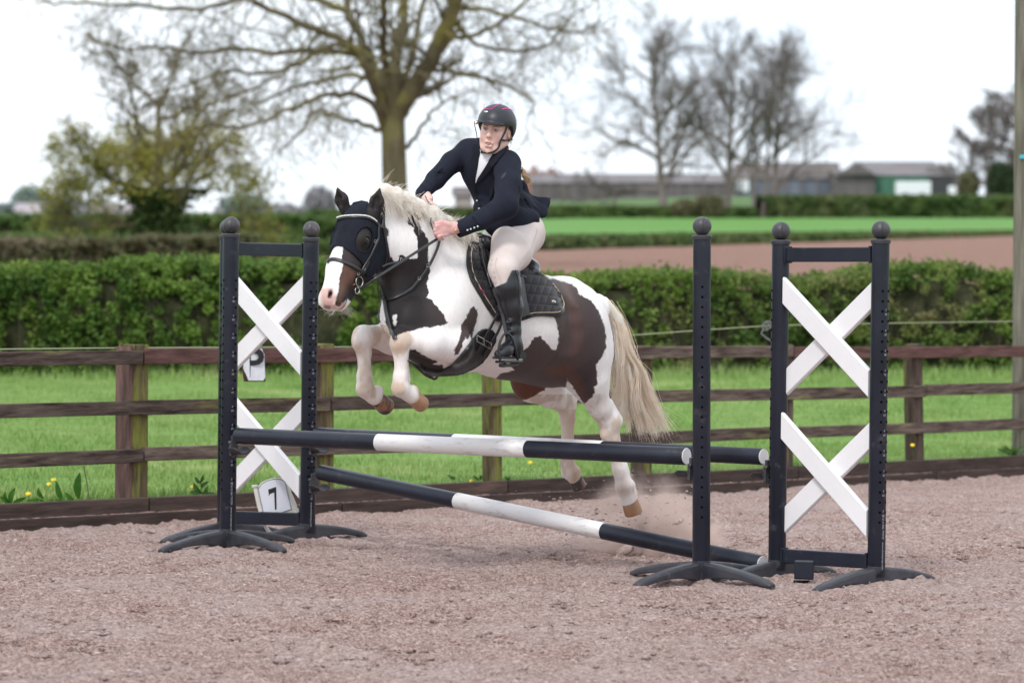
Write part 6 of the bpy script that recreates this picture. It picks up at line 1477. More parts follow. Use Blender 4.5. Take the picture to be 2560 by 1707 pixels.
    pad = pts_of(R3, [(330, 118), (285, 170), (268, 220), (255, 330), (258, 420), (290, 545), (340, 640), (385, 708), (440, 800), (500, 885), (540, 950), (640, 975), (795, 942), (900, 905), (1000, 898), (1100, 905), (1150, 900), (1185, 870), (1200, 830), (1192, 760), (1140, 680), (1050, 565), (990, 520), (940, 488), (880, 470), (700, 420), (500, 330), (400, 240), (370, 120)])
    def quilt(P):
        u = (P[:, 0] * .93 + P[:, 1] * .38); v_ = (P[:, 1] * .98 - P[:, 0] * .10) ; a = np.abs(np.sin(math.pi * u / 15.5)); b_ = np.abs(np.sin(math.pi * (v_ - 3) / 20.0)); return .007 * (np.minimum(a, b_) ** .45) - .002
    m_pad = M('black_quilted_cotton', (.012, .011, .014), .85, (.020, .018, .024), scale=40, bump=.0006, bscale=300, sheen=.3, spec=.25)
    drape('pad_cloth', pad, HRS, .004, .012, m_pad, sp, 1.8, relief=quilt, smooth=3)
    e = pts_of(R3, [(322, 175), (290, 250), (282, 340), (290, 430), (315, 530), (370, 640), (430, 735), (480, 810), (520, 870)])
    m_gold = M('pale_gold_piping', (.55, .44, .30), .5); m_pipe = M('black_binding', (.010, .010, .012), .6)
    strap('piping', e, .0032, .004, m_gold, sp, HRS, .018, n=40, smooth=6)
    e2 = pts_of(R3, [(780, 912), (850, 885), (900, 873), (1000, 872), (1100, 872), (1145, 862), (1175, 835), (1182, 780), (1150, 700), (1090, 620), (1020, 550), (960, 505), (930, 488)])
    strap('piping', e2, .0032, .004, m_gold, sp, HRS, .018, n=50, smooth=6)
    strap('binding', pts_of(R3, [(290, 170), (265, 250), (257, 340), (262, 430), (292, 545), (345, 645), (390, 715), (440, 800), (505, 890)]), .008, .012, m_pipe, sp, HRS, .006, n=40, smooth=6)
    strap('binding', pts_of(R3, [(790, 938), (900, 903), (1000, 897), (1100, 903), (1152, 897), (1185, 868), (1198, 830), (1190, 760), (1140, 680), (1050, 567), (990, 522), (940, 490)]), .008, .014, m_pipe, sp, HRS, .006, n=50, smooth=6)
    h = HRS.hit(*R3(1092, 762))[0]; MB().ell(h + Vector((.4, -.9, 0)) * .026, (Vector((.0125, .006, -.003)), Vector((.002, -.004, 0)), Vector((.002, 0, .008))), 14, 8).build('badge', m_met, sp, smooth=True)
    h, hn2 = HRS.hit(*R3(395, 645)); h = h + Vector((.3, -.95, 0)) * .024
    o = MB().box(h, (D(*R3(430, 690), h.y) - D(*R3(365, 605), h.y)).normalized(), Vector((.3, -.95, 0)), Z, .024, .001, .006).build('maker_patch', M('crimson_patch', (.22, .01, .04), .6), sp)
    # ---- saddle
    sa = empty('saddle', tuple(Q(1150, 600, .1)), 'glossy black english saddle on the quilted pad', 'saddle')
    spts = [Q(1060, 500, -.3), Q(1260, 760, .45), Q(1060, 500, .45), Q(1260, 760, -.3)]
    lo, hi = bounds(spts, .0); s = SDF(lo, hi, .005)
    s.cone(D(*R3(375, 150), Q(*R3(375, 150), .02).y), Q(*R3(420, 200), .05), .034, .05, .02)                     # pommel
    s.cone(Q(*R3(420, 215), .02), Q(*R3(640, 340), .02), .06, .075, .04, flat=(Z, .6)); s.cone(Q(*R3(640, 350), .02), Q(*R3(800, 400), .02), .085, .085, .04, flat=(Z, .45))
    s.ell(Q(*R3(800, 425), .06), (HF * .05, HL * .115, Z * .05), .03); s.ell(Q(*R3(790, 470), .08), (HF * .055, HL * .12, Z * .045), .02)
    for q in ((.0,)): s.ell(Q(*R3(800, 368), .02), (HF * .03, HL * .08, Z * .02), .02)
    V2, F2 = s.extract(1); mesh('seat', V2, F2, m_lea2, sa)
    flap = pts_of(R3, [(335, 165), (375, 150), (430, 190), (510, 285), (640, 400), (780, 500), (790, 560), (820, 760), (850, 885), (800, 905), (640, 940), (560, 900), (535, 840), (500, 740), (455, 640), (410, 520), (365, 400), (340, 260)])
    def fr(P): return .012 * np.clip(1 - np.abs((P[:, 0] - 1042) * .95 - (P[:, 1] - 560) * .32) / 9, 0, 1) + .0015 * np.sin(P[:, 0] * 1.1 - P[:, 1] * .33)
    drape('flap', flap, HRS, .020, .008, m_lea2, sa, 2.5, relief=None, smooth=4)
    strap('knee_block', pts_of(R3, [(352, 195), (372, 300), (400, 420), (440, 530), (478, 640)]), .030, .012, m_lea2, sa, HRS, .026, n=24, smooth=6)
    strap('flap_piping', pts_of(R3, [(392, 200), (412, 300), (440, 410), (475, 520), (500, 640)]), .006, .010, m_lea2, sa, HRS, .027, n=20, smooth=6)
    strap('stirrup_bar', pts_of(R3, [(325, 178), (360, 185), (400, 190)]), .012, .006, m_lea, sa, HRS, .034, n=8)
    strap('rear_strap', pts_of(R3, [(745, 535), (780, 545), (820, 565)]), .012, .005, m_lea, sa, HRS, .026, n=8)
# ------------------------------------------------------------------ the rider
if want('rider'):
    m_skin = bpy.data.materials.new('skin'); t, b = nodes(m_skin); a_ = N(t, 'ShaderNodeAttribute', _attribute_name='skin'); n_ = N(t, 'ShaderNodeTexNoise', Scale=60, Detail=3); tcn = N(t, 'ShaderNodeTexCoord'); t.links.new(tcn.outputs['Object'], n_.inputs['Vector'])
    hs_ = N(t, 'ShaderNodeHueSaturation'); mr = N(t, 'ShaderNodeMapRange'); mr.inputs[3].default_value = .93; mr.inputs[4].default_value = 1.06; t.links.new(n_.outputs[0], mr.inputs[0]); t.links.new(mr.outputs[0], hs_.inputs['Value']); t.links.new(a_.outputs['Color'], hs_.inputs['Color']); t.links.new(hs_.outputs[0], b.inputs['Base Color'])
    b.inputs['Roughness'].default_value = .5; b.inputs['Subsurface Weight'].default_value = .15; b.inputs['Subsurface Radius'].default_value = (.01, .004, .002); b.inputs['Subsurface Scale'].default_value = .6
    m_jack = M('navy_jacket_cloth', (.0085, .010, .020), .85, (.013, .015, .028), scale=9, bump=.0006, bscale=250, spec=.25)
    m_jack2 = M('navy_lapel_cloth', (.006, .007, .014), .85, (.010, .011, .020), scale=9, bump=.0006, bscale=250, spec=.25)
    m_bree = M('beige_breeches_cloth', (.62, .53, .50), .8, (.70, .61, .58), scale=7, bump=.0006, bscale=200, spec=.25)
    m_boot = M('black_boot_leather', (.009, .010, .013), .33, (.016, .017, .022), scale=9, bump=.0012, bscale=30, spec=.6)
    m_shirt = M('white_shirt_cloth', (.72, .70, .76), .8, (.80, .78, .83), scale=12, bump=.001, bscale=60)
    m_helm = M('matt_dark_helmet', (.018, .019, .026), .42, (.024, .025, .033), scale=60, bump=.0002, bscale=400)
    m_pink = M('metallic_pink', (.85, .06, .38), .28, metal=.6); m_hair = M('blonde_hair', (.45, .29, .15), .55, (.68, .50, .30), scale=60, detail=3)
    try: m_met
    except NameError: m_met = M('polished_steel', (.62, .61, .58), .22, metal=1); m_lea = M('black_leather', (.012, .012, .014), .38)
    person = empty('person', tuple(Q(*R3(850, 110), 0)), 'rider in navy jacket, beige breeches, tall black boots and dark helmet crouching over the pony', 'person')
    def J(x, y, d): return D(*R2(x, y), d)
    X = Vector((1, 0, 0)); Y = Vector((0, 1, 0)); Z = Vector((0, 0, 1))
    f_ = Vector((-.29, -.955, -.05)).normalized(); l_ = Vector((.955, -.29, -.16)); l_ = (l_ - f_ * f_.dot(l_)).normalized(); u_ = f_.cross(l_).normalized(); u_ = u_ if u_.z > 0 else -u_
    HC = J(852, 432, 18.36)
    def H(f, l, u): return HC + f_ * f + l_ * l + u_ * u
    # ---------- body: head, neck, trunk, limbs, hands
    hand_l = J(350, 1385, 18.02); hand_r = J(185, 1085, 18.24)
    lo, hi = bounds([J(60, 60, 18.3), J(1350, 1500, 18.3), D(*R3(500, 1420), 18.0)], .02); lo[1] = 17.85; hi[1] = 18.78; lo[2] = Q(*R3(600, 1400), .3).z - .05
    s = SDF(lo, hi, .0038)
    s.ell(H(-.012, 0, .03), (f_ * .086, l_ * .066, u_ * .080), 0)
    s.ell(H(.018, 0, -.030), (f_ * .060, l_ * .059, u_ * .070), .02)
    s.ell(H(.030, 0, -.075), (f_ * .038, l_ * .040, u_ * .028), .02); s.sph(H(.062, 0, -.090), .013, .018)
    for sg in (1, -1):
        s.ell(H(.042, .030 * sg, -.022), (f_ * .026, l_ * .022, u_ * .024), .018)
        s.cone(H(-.005, .056 * sg, -.045), H(.045, .030 * sg, -.080), .016, .014, .02)
        s.cone(H(.070, .012 * sg, .030), H(.058, .044 * sg, .026), .009, .008, .012)
        s.ell(H(.083, .026 * sg, .013), (f_ * .012, l_ * .014, u_ * .008), .008, 's')
        s.ell(H(-.008, .069 * sg, -.002), (f_ * .014, l_ * .007, u_ * .024), .006); s.ell(H(-.002, .075 * sg, .0), (f_ * .007, l_ * .004, u_ * .013), .003, 's')
        s.sph(H(.080, .0085 * sg, -.021), .0075, .006)
    s.cone(H(.074, 0, .028), H(.093, 0, -.014), .007, .0095, .009); s.sph(H(.093, 0, -.017), .010, .006)
    s.cone(H(.077, -.016, -.050), H(.077, .016, -.051), .0055, .0055, .006); s.cone(H(.083, -.008, -.0445), H(.083, .008, -.0445), .0062, .0062, .006)
    s.cone(H(.078, -.012, -.066), H(.078, .012, -.066), .0068, .0068, .006)
    s.ell(H(.086, 0, -.056), (f_ * .012, l_ * .0155, u_ * .0045), .002, 's')
    s.cone(H(-.015, 0, -.05), J(806, 680, 18.43), .045, .043, .025)
    s.cone(J(806, 690, 18.45), J(765, 800, 18.51), .048, .075, .03, flat=(Y, .8)); s.cone(J(765, 800, 18.51), J(900, 1150, 18.56), .075, .07, .05); s.cone(J(900, 1150, 18.56), Q(*R3(820, 110), .02), .07, .07, .05)
    s.cone(J(960, 740, 18.34), J(950, 1170, 18.11), .038, .032, .03); s.cone(J(950, 1170, 18.11), J(480, 1368, 18.02), .032, .0245, .02)
    s.cone(J(580, 620, 18.5), J(290, 880, 18.38), .036, .032, .03); s.cone(J(290, 880, 18.38), J(165, 1030, 18.28), .032, .022, .02)
    s.cone(Q(*R3(850, 110), .12), Q(*R3(615, 460), .32), .065, .036, .03); s.cone(Q(*R3(615, 460), .32), Q(*R3(715, 1060), .35), .034, .024, .02)
    s.cone(Q(*R3(715, 1060), .35), Q(*R3(760, 1190), .35), .03, .026, .01); s.cone(Q(*R3(760, 1190), .35), Q(*R3(600, 1270), .37), .027, .022, .015)
    # left hand: palm, knuckles, curled fingers, thumb on top
    s.cone(J(485, 1370, 18.02), J(440, 1375, 18.015), .024, .026, .012, flat=(Y, .75))
    s.cone(J(430, 1375, 18.015), J(345, 1385, 18.005), .030, .033, .014, flat=(Y, .62))
    kn = [(312, 1345), (300, 1380), (306, 1414), (330, 1444)]
    for i, (kx, ky) in enumerate(kn):
        r = (.0098, .0100, .0096, .0086)[i]; ln = (1, 1.05, 1, .85)[i]
        a = J(kx, ky, 17.994); b2 = J(kx - 34 * ln, ky + 14, 17.986); c = J(kx - 26 * ln, ky + 44 * ln, 18.00); d_ = J(kx + 14, ky + 46 * ln, 18.02)
        s.cone(J(kx + 50, ky - 4, 18.0), a, r, r * 1.12, .006); s.cone(a, b2, r * 1.08, r, .004); s.cone(b2, c, r * .98, r * .88, .003); s.cone(c, d_, r * .88, r * .8, .003)
    s.cone(J(400, 1340, 18.0), J(330, 1312, 17.995), .013, .011, .01); s.cone(J(330, 1312, 17.995), J(268, 1330, 17.99), .0105, .0085, .004)
    # right hand, mostly hidden by the mane
    s.cone(J(165, 1040, 18.28), J(190, 1085, 18.25), .022, .028, .012, flat=(Y, .7))
    for i in range(4):
        a = J(180 + i * 14, 1092 + i * 10, 18.235); b2 = a + Vector((.018, -.012, -.014)); c = b2 + Vector((-.004, .008, -.018)); s.cone(a, b2, .009, .009, .005); s.cone(b2, c, .009, .008, .003)
    s.cone(J(200, 1070, 18.24), J(228, 1082, 18.22), .010, .008, .006)
    V, F = s.extract(1); del s
    body = mesh('body', V, F, m_skin, person); n = len(V)
    sk = np.tile([.76, .50, .44], (n, 1)).astype(float); px = proj_np(V)
    L3 = np.stack([(V - np.array(HC)) @ np.array(q) for q in (f_, l_, u_)], 1)
    def gs(c, r, rgb, amt):
        global sk
        k = (np.exp(-(((L3 - np.array(c)) / np.array(r)) ** 2).sum(1)) * amt)[:, None]; sk = sk * (1 - k) + np.array(rgb) * k
    for sg in (1, -1): gs((.06, .034 * sg, -.028), (.03, .018, .018), (.68, .33, .29), .6); gs((.075, .026 * sg, .015), (.02, .016, .009), (.42, .24, .20), .55)
    gs((.09, 0, -.018), (.02, .012, .012), (.66, .34, .30), .5)
    for uu in (-.049, -.066): gs((.082, 0, uu), (.02, .014, .0048), (.50, .16, .16), .95)
    gs((.078, 0, -.0565), (.02, .012, .0035), (.10, .03, .03), .95)
    hd = (px[:, 1] > R2(0, 1290)[1]) & (px[:, 0] < R2(520, 0)[0]); sk[hd] = [.66, .37, .35]
    set_attr(body, 'skin', sk, 'FLOAT_COLOR')
    BODY = Surf(V, F)
    m_scl = M('eye_white', (.42, .38, .37), .3, coat=.5); m_iris = M('grey_green_iris', (.07, .08, .06), .2, coat=1); m_brow = M('brown_brow', (.22, .13, .08), .9)
    for sg in (1, -1):
        c = H(.0695, .027 * sg, .0125); gz = (f_ + l_ * -.12 + u_ * .0).normalized()
        e = MB().ell(c - f_ * .0012, (f_ * .0098, l_ * .0100, u_ * .0078), 14, 10).build('eye', m_scl, person, smooth=True)
        MB().lathe(c - f_ * .0012 + gz * .0082, gz, [(.0050, -.0008), (.0046, .0010), (.0026, .0018), (0, .0020)], 14).build('iris', m_iris, e, smooth=True)
        MB().tube([H(.0795, .0165 * sg, .0165), H(.0825, .0235 * sg, .0200), H(.0800, .0315 * sg, .0185), H(.0745, .0375 * sg, .0145)], [.0014, .0022, .0022, .0012], 6).build('eyelid', M('lid', (.40, .21, .17), .6), person, smooth=True)
        MB().tube([H(.0835, .010 * sg, .0255), H(.0830, .020 * sg, .0315), H(.0780, .031 * sg, .0335), H(.0690, .041 * sg, .0290)], [.0014, .0021, .0019, .0009], 6).build('eyebrow', m_brow, person, smooth=True)
    MB().box(H(.0800, 0, -.0535), l_, f_, u_, .0085, .002, .0018).build('teeth', M('tooth_white', (.7, .66, .6), .3), person)
    # ---------- jacket
    lo, hi = bounds([J(20, 480, 18.3), J(1440, 1500, 18.3)], .02); lo[1] = 17.9; hi[1] = 18.85
    s = SDF(lo, hi, .0042); T = Vector((.38, 0, -.92)).normalized(); TX = Vector((.92, -.25, .38)).normalized(); TY = T.cross(TX)
    s.ell(J(765, 790, 18.47), (TX * .125, TY * .095, T * .150), 0)
    s.cone(J(860, 720, 18.42), J(965, 745, 18.36), .060, .062, .04); s.cone(J(720, 640, 18.47), J(585, 615, 18.50), .050, .050, .04)
    s.cone(J(900, 650, 18.44), J(905, 700, 18.43), .040, .050, .03); s.cone(J(690, 600, 18.47), J(700, 650, 18.47), .030, .035, .03)
    s.ell(J(860, 1040, 18.52), (TX * .112, TY * .095, T * .12), .05)
    s.ell(J(985, 1190, 18.57), (X * .125, Y * .12, Z * .105), .05)
    s.cone(J(930, 1250, 18.52), J(895, 1370, 18.45), .085, .050, .03, flat=(Y, .9)); s.cone(J(1000, 1250, 18.55), J(1180, 1265, 18.58), .070, .055, .04)
    s.cone(J(930, 1290, 18.44), J(1060, 1300, 18.43), .050, .058, .03); s.cone(J(1060, 1300, 18.43), J(1200, 1285, 18.48), .058, .045, .03)
    s.cone(J(760, 1180, 18.46), J(830, 1340, 18.44), .060, .042, .03)
    fl = Vector((.25, -.97, .1)).normalized()
    s.cone(J(1120, 1130, 18.62), J(1345, 1120, 18.66), .050, .020, .04, flat=(fl, .5)); s.cone(J(1180, 1200, 18.60), J(1300, 1210, 18.62), .060, .028, .03, flat=(fl, .5)); s.cone(J(1340, 1120, 18.66), J(1392, 1080, 18.68), .022, .005, .02, flat=(fl, .5))
    s.cone(J(1340, 1130, 18.66), J(1330, 1235, 18.62), .018, .016, .02, flat=(fl, .6)); s.cone(J(1110, 960, 18.62), J(1150, 1040, 18.66), .03, .02, .03)
    s.cone(J(970, 752, 18.335), J(985, 960, 18.22), .066, .062, .03); s.cone(J(985, 960, 18.22), J(955, 1160, 18.12), .062, .058, .02); s.cone(J(955, 1160, 18.12), J(720, 1290, 18.06), .058, .045, .025); s.cone(J(720, 1290, 18.06), J(500, 1385, 18.03), .045, .040, .02)
    s.cone(J(590, 625, 18.50), J(430, 730, 18.44), .056, .050, .03); s.cone(J(430, 730, 18.44), J(270, 900, 18.37), .050, .046, .02); s.cone(J(270, 900, 18.37), J(140, 1035, 18.28), .043, .034, .02)
    # folds at the elbows and waist
    for (x0, y0, x1, y1, dd, r) in ((330, 790, 260, 850, 18.33, .007), (250, 960, 180, 900, 18.295, .007), (215, 1000, 130, 950, 18.27, .007), (860, 900, 800, 1090, 18.40, .010), (700, 1080, 830, 1130, 18.42, .008), (1080, 1000, 1000, 1200, 18.44, .010), (640, 1260, 700, 1330, 18.01, .006)):
        s.cone(J(x0, y0, dd), J(x1, y1, dd), r, r * .5, .012)
    for (x0, y0, x1, y1, dd, r) in ((470, 830, 490, 720, 18.41, .006), (520, 700, 540, 850, 18.43, .006), (1075, 1050, 1200, 1170, 18.50, .008), (840, 760, 850, 1000, 18.35, .006), (300, 860, 240, 800, 18.33, .006)):
        s.cone(J(x0, y0, dd), J(x1, y1, dd), r, r * .6, .014, 's')
    # open neck and hollow cuff
    s.cone(J(500, 1383, 18.03), J(455, 1400, 18.025), .030, .034, .004, 's')
    # cut the cuff square
    s.cone(J(420, 1420, 18.02), J(440, 1412, 18.02), .040, .040, .004, 's')
    V, F = s.extract(1); jk = mesh('jacket', V, F, m_jack, person); JS = Surf(V, F); del s
    sh = pts_of(R2, [(708, 600), (720, 640), (790, 655), (860, 632), (868, 640), (800, 725), (740, 812), (665, 932), (668, 880), (690, 760), (700, 680)])
    drape('shirt', sh, JS, .001, .003, m_shirt, person, 2)
    drape('collar', pts_of(R2, [(745, 652), (800, 655), (862, 630), (830, 690), (775, 722), (752, 700)]), JS, .004, .004, m_shirt, person, 2)
    drape('lapel', pts_of(R2, [(655, 560), (700, 575), (712, 640), (700, 700), (688, 780), (668, 880), (660, 940), (632, 900), (622, 800), (625, 700), (645, 650), (628, 620)]), JS, .003, .005, m_jack2, person, 2)
    drape('lapel', pts_of(R2, [(900, 565), (948, 545), (975, 600), (935, 660), (900, 700), (880, 735), (790, 830), (720, 900), (662, 948), (690, 880), (740, 805), (800, 720), (862, 635)]), JS, .003, .006, m_jack2, person, 2)
    MB().lathe(J(812, 668, 18.42), (H(-.01, 0, -.05) - J(790, 740, 18.45)).normalized(), [(.066, -.050), (.057, -.030), (.0515, -.008), (.0500, .022), (.0485, .024), (.0475, -.01)], 28).build('collar', m_shirt, person, smooth=True)
    strap('front_edge', pts_of(R2, [(660, 945), (655, 1000), (690, 1100), (715, 1170)]), .006, .003, m_jack2, person, JS, .001, n=12)
    strap('seam', pts_of(R2, [(1090, 960), (1095, 1060), (1150, 1120), (1260, 1180), (1310, 1250)]), .003, .002, m_jack2, person, JS, .0005, n=20)
    strap('seam', pts_of(R2, [(850, 760), (845, 850), (880, 960)]), .003, .002, m_jack2, person, JS, .0005, n=12)
    for i, p in enumerate(((678, 1105), (698, 1183), (655, 1020))):
        h, hn2 = JS.hit(*R2(*p)); h = h or J(*p, 18.42)
        MB().lathe(h, Vector((-.2, -.97, 0)), [(.0055, -.004), (.0055, .003), (.004, .0045), (0, .005)], 12).build('button', m_jack2 if i == 2 else m_met, person, smooth=True)
    for p in ((583, 1393), (615, 1383), (650, 1369), (683, 1357)):
        h, hn2 = JS.hit(*R2(*p))
        if h: MB().lathe(h, Vector((-.1, -.99, .1)), [(.0052, -.004), (.0052, .002), (.004, .0035), (0, .004)], 12).build('button', m_met, person, smooth=True)
    emb = [(940 + 26 * math.cos(a) - 8 * math.sin(a), 860 + 26 * math.sin(a) * 1.0 - 20 * math.cos(a)) for a in np.linspace(0, 2 * math.pi, 18, endpoint=False)]
    drape('sleeve_emblem', [R2(*p) for p in emb], JS, .001, .001, M('tone_on_tone_print', (.014, .016, .027), .6), person, 1.5)
    # ---------- breeches
    lo, hi = bounds([D(*R3(350, 0), 18.3), D(*R3(1060, 700), 18.3)], .02); lo[1] = 17.85; hi[1] = 18.85; lo[2] -= .03; hi[2] += .06
    s = SDF(lo, hi, .0045)
    hp = Q(*R3(815, 120), .13); knp = Q(*R3(618, 450), .325)
    s.cone(hp, hp.lerp(knp, .5), .096, .082, 0); s.cone(hp.lerp(knp, .5), knp, .082, .060, .04); s.cone(Q(*R3(650, 170), .22), Q(*R3(604, 400), .30), .072, .058, .03)
    s.cone(knp, Q(*R3(640, 620), .345), .064, .048, .03); s.ell(Q(*R3(830, 85), .09), (X * .100, Y * .11, Z * .105), .04)
    s.cone(Q(*R3(780, 100), .0), Q(*R3(520, 180), -.12), .09, .07, .03); s.cone(Q(*R3(780, 60), .0), Q(*R3(640, 60), .02), .10, .08, .04)
    V, F = s.extract(1); mesh('breeches', V, F, m_bree, person); BS = Surf(V, F); del s
    strap('seam', pts_of(R3, [(560, 330), (545, 400), (560, 470), (600, 560), (610, 590)]), .002, .001, M('breeches_seam', (.5, .43, .41), .8), person, BS, .0022, n=16)
    strap('seam', pts_of(R3, [(950, 40), (930, 130), (880, 250), (800, 350)]), .002, .001, bpy.data.materials['breeches_seam'], person, BS, .0022, n=16)
    gm = M('grey_silicone_grip', (.38, .34, .34), .5)
    for (x, y) in ((505, 355), (528, 475), (505, 520), (538, 523), (518, 575), (547, 575), (497, 400), (588, 595)):
        o = [R3(x + a, y + b_) for a, b_ in ((-9, -2), (0, -10), (9, -2), (5, 8), (-5, 8))]; strap('grip_mark', o, .0014, .0008, gm, person, BS, .0003, n=8, smooth=0)
    # ---------- boots
    BOOTSIGN = 1
    for sd_ in (1,):
        lo, hi = bounds([Q(*R3(450, 400), .3), Q(*R3(850, 1420), .3), Q(*R3(450, 1420), .45)], .05); lo[1] = 17.8; hi[1] = 18.75
        s = SDF(lo, hi, .004)
        s.cone(Q(*R3(648, 480), .34), Q(*R3(652, 620), .34), .066, .067, 0); s.cone(Q(*R3(652, 620), .34), Q(*R3(697, 820), .348), .067, .053, .02); s.cone(Q(*R3(697, 820), .348), Q(*R3(714, 1040), .35), .053, .037, .03)
        s.cone(Q(*R3(712, 1040), .35), Q(*R3(725, 1150), .355), .036, .037, .02); s.cone(Q(*R3(750, 1215), .355), Q(*R3(740, 1240), .355), .034, .032, .02)
        s.cone(Q(*R3(715, 1170), .36), Q(*R3(640, 1240), .375), .036, .030, .02); s.cone(Q(*R3(640, 1245), .375), Q(*R3(575, 1275), .385), .030, .022, .02)
        for i, (x0, y0, x1, y1) in enumerate(((660, 965, 760, 925), (655, 1060, 770, 1035))): s.cone(Q(*R3(x0, y0), .376), Q(*R3(x1, y1), .372), .010, .006, .016)
        s.cone(Q(*R3(650, 1012), .397), Q(*R3(770, 990), .397), .006, .004, .014, 's')
        # slanted top opening
        gx = np.stack(np.meshgrid(*s.ax, indexing='ij'), -1).reshape(-1, 3); pp = proj_np(gx); (xa, ya), (xb, yb), (xc, yc) = R3(520, 628), R3(648, 572), R3(712, 440)
        def sdl(x0, y0, x1, y1): return -((pp[:, 0] - x0) * (y1 - y0) - (pp[:, 1] - y0) * (x1 - x0)) / math.hypot(x1 - x0, y1 - y0) * -.0021
        dA = sdl(xa, ya, xb, yb); dB = sdl(xb, yb, xc, yc); cutv = np.minimum(dA, dB).reshape(s.F.shape).astype(np.float32) * BOOTSIGN; s.F = np.maximum(s.F, cutv); s.F = np.maximum(s.F, ((R3(0, 452)[1] - pp[:, 1]) * .0021).reshape(s.F.shape).astype(np.float32)); del gx, pp
        V, F = s.extract(1); boot = mesh('boot', V, F, m_boot, person); BT = Surf(V, F); del s
        mb = MB(); a = Q(*R3(560, 1310), .385); b2 = Q(*R3(690, 1310), .365); mb.bar(a, b2, Z, .055, .012, .004); mb.box(Q(*R3(775, 1290), .355), HF, HL, Z, .024, .026, .014); mb.build('sole', m_boot, boot)
        strap('boot_zip', pts_of(R3, [(735, 450), (760, 520), (772, 600), (780, 800), (785, 1000)]), .004, .002, m_lea, boot, BT, .001, n=20)
        strap('boot_seam', pts_of(R3, [(600, 620), (640, 760), (660, 900), (690, 1040)]), .0018, .0012, m_lea, boot, BT, .0004, n=20)
    # stirrup hanging from the saddle
    st = empty('stirrup', tuple(Q(*R3(680, 1330), .36)), 'black stirrup iron and leather round the rider boot', 'stirrup')
    def band2(name, P, wd, th, m, parent, n=20, nrm=(.3, -.95, 0)):
        c = tube_spline([Vector(p) for p in P], n); return ribbon(name, c, [Vector(nrm)] * n, wd, th, m, parent)
    band2('stirrup_leather', [Q(*R3(568, 800), .37), Q(*R3(590, 850), .375), Q(*R3(612, 905), .38), Q(*R3(632, 1000), .392), Q(*R3(645, 1075), .40)], .015, .004, m_lea, st)
    mb = MB(); arch = [Q(*R3(590, 1340), .40), Q(*R3(575, 1240), .40), Q(*R3(590, 1150), .402), Q(*R3(625, 1085), .405), Q(*R3(660, 1072), .405), Q(*R3(700, 1110), .402), Q(*R3(730, 1190), .40), Q(*R3(755, 1290), .39), Q(*R3(762, 1345), .38)]
    mb.tube(tube_spline(arch, 30), .0062, 8); mb.bar(Q(*R3(590, 1350), .39), Q(*R3(765, 1345), .37), Z, .06, .012, .004).bar(Q(*R3(600, 1385), .39), Q(*R3(745, 1375), .375), Z, .03, .018, .005); mb.build('stirrup_iron', m_lea, st, smooth=True)
    MB().box(Q(*R3(665, 1362), .405), HF, HL, Z, .014, .002, .003).build('tread_mark', m_met, st)
    # ---------- helmet
    lo, hi = bounds([H(.16, .12, .16), H(-.16, -.12, -.12), H(.16, -.12, .0), H(-.16, .12, 0)], .03); s = SDF(lo, hi, .0032)
    hc_ = H(-.012, 0, .048)
    s.ell(hc_, (f_ * .112, l_ * .090, u_ * .086), 0); s.ell(H(-.030, 0, .015), (f_ * .098, l_ * .086, u_ * .085), .02)
    s.ell(hc_ - u_ * .006, (f_ * .096, l_ * .075, u_ * .074), .0, 's'); s.ell(H(-.020, 0, .0), (f_ * .084, l_ * .072, u_ * .09), .0, 's')
    # remove what lies under the slanted rim
    gx = np.stack(np.meshgrid(*s.ax, indexing='ij'), -1) - np.array(HC, dtype=np.float32)
    ff = gx @ np.array(f_, dtype=np.float32); uu = gx @ np.array(u_, dtype=np.float32)
    rim = np.where(ff > .02, .040 + (ff - .02) * -.02, np.where(ff > -.03, -.008 + (ff + .03) * .96, -.060 + np.clip(ff + .03, -.02, 0) * -2.6 + .0)); rim = np.where(ff < -.05, -.058, rim)
    s.F = np.maximum(s.F, (rim - uu).astype(np.float32)); del gx, ff, uu
    s.ell(H(.098, 0, .046), (f_ * .040, l_ * .070, u_ * .0045), .006)
    s.ell(H(.085, 0, .030), (f_ * .060, l_ * .060, u_ * .009), .002, 's')
    V, F = s.extract(1); he = mesh('helmet', V, F, m_helm, person); HS = Surf(V, F); del s
    strap('trim', pts_of(R2, [(752, 165), (746, 185), (750, 205), (785, 211), (822, 207), (848, 188), (880, 168), (918, 155)]), .0028, .0018, m_pink, he, HS, .0006, n=26, smooth=1)
    strap('trim', pts_of(R2, [(922, 212), (960, 203), (1000, 208), (1038, 232)]), .0050, .0016, m_pink, he, HS, .0006, n=14, smooth=1)
    h, _n = HS.hit(*R2(766, 238)); MB().ell(h + f_ * .0005, (l_ * .0125, f_ * .002, u_ * .0055), 16, 8).build('badge', m_met, he, smooth=True)
    # ---------- straps and hair
    allS = BODY
    strap('chin_strap', pts_of(R2, [(968, 350), (950, 420), (925, 475), (900, 520), (885, 580), (850, 615), (800, 632), (725, 632)]), .0085, .004, m_lea, he, allS, .003, n=26)
    strap('chin_strap', pts_of(R2, [(900, 505), (950, 515), (1015, 508)]), .009, .004, m_lea, he, allS, .005, n=10)
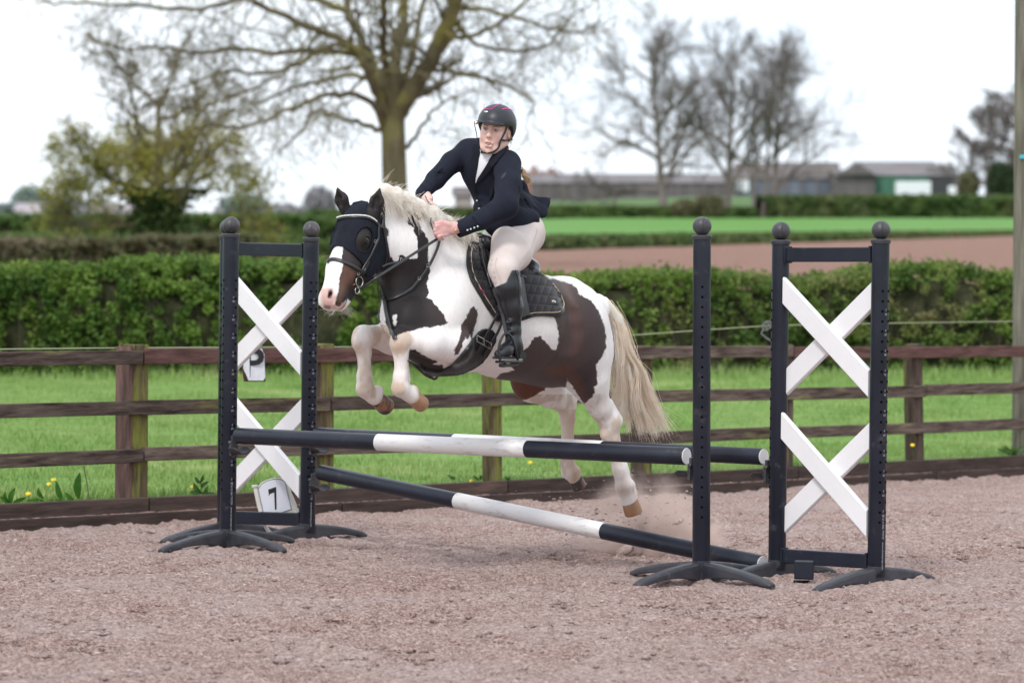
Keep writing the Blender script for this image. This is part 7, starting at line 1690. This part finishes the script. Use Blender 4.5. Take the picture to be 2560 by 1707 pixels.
    strap('chin_strap', pts_of(R2, [(655, 330), (664, 390), (680, 460), (690, 560), (725, 630)]), .006, .003, m_lea, he, allS, .002, n=14)
    cur = []
    g = np.random.default_rng(4)
    for i in range(260):
        a = J(972 + g.normal() * 12, 400 + g.normal() * 25, 18.36 + g.normal() * .01); cur.append([tuple(a + Vector((.004 * t, 0.01 * t, -.05 * t)) + Vector((.01 * t * t, 0, 0))) for t in np.linspace(0, 1, 5)])
    for i in range(120):
        a = J(690 + g.normal() * 6, 335, 18.28); cur.append([tuple(a + Vector((-.012 * t, 0, -.012 * t))) for t in np.linspace(0, 1, 5)])
    for i in range(500):   # loose end of the plait
        a = J(1122 + g.normal() * 4, 828, 18.50 + g.normal() * .004); cur.append([tuple(a + Vector(((.016 + g.normal() * .009) * t, g.normal() * .004 * t, (-.042 + g.normal() * .006) * t + .003 * g.normal() * t)) + Vector((.012 * t * t, 0, 0))) for t in np.linspace(0, 1, 5)])
    strands('hair', np.array(cur), .0012, m_hair, person)
    mb = MB(); pl = tube_spline([J(935, 545, 18.47), J(970, 630, 18.55), J(1015, 710, 18.58), J(1075, 780, 18.56), J(1118, 822, 18.50)], 15)
    for i, p in enumerate(pl): mb.ell(p + Vector((.006 * (-1) ** i, 0, 0)), (Vector((.013, 0, .006)), Vector((0, .011, 0)), Vector((-.005, 0, .013))), 10, 7)
    mb.build('plait', m_hair, person, smooth=True); MB().lathe(J(1115, 815, 18.50), (.4, 0, -.9), [(.009, -.008), (.011, 0), (.009, .008)], 12).build('hair_band', m_lea, person, smooth=True)
    # bracelet
    c = J(478, 1366, 18.022); ax = (J(350, 1385, 18.0) - J(480, 1366, 18.02)).normalized(); x = ax.orthogonal().normalized(); y = ax.cross(x)
    MB().tube([c + (x * math.cos(a)) * .0285 + y * math.sin(a) * .0265 for a in np.linspace(0, 2 * math.pi, 25)], .0016, 6, cap=False).ell(c + Vector((-.004, -.027, -.014)), (X * .005, Y * .004, Z * .006), 8, 6).build('bracelet', M('gold', (.8, .55, .2), .25, metal=1), person, smooth=True)
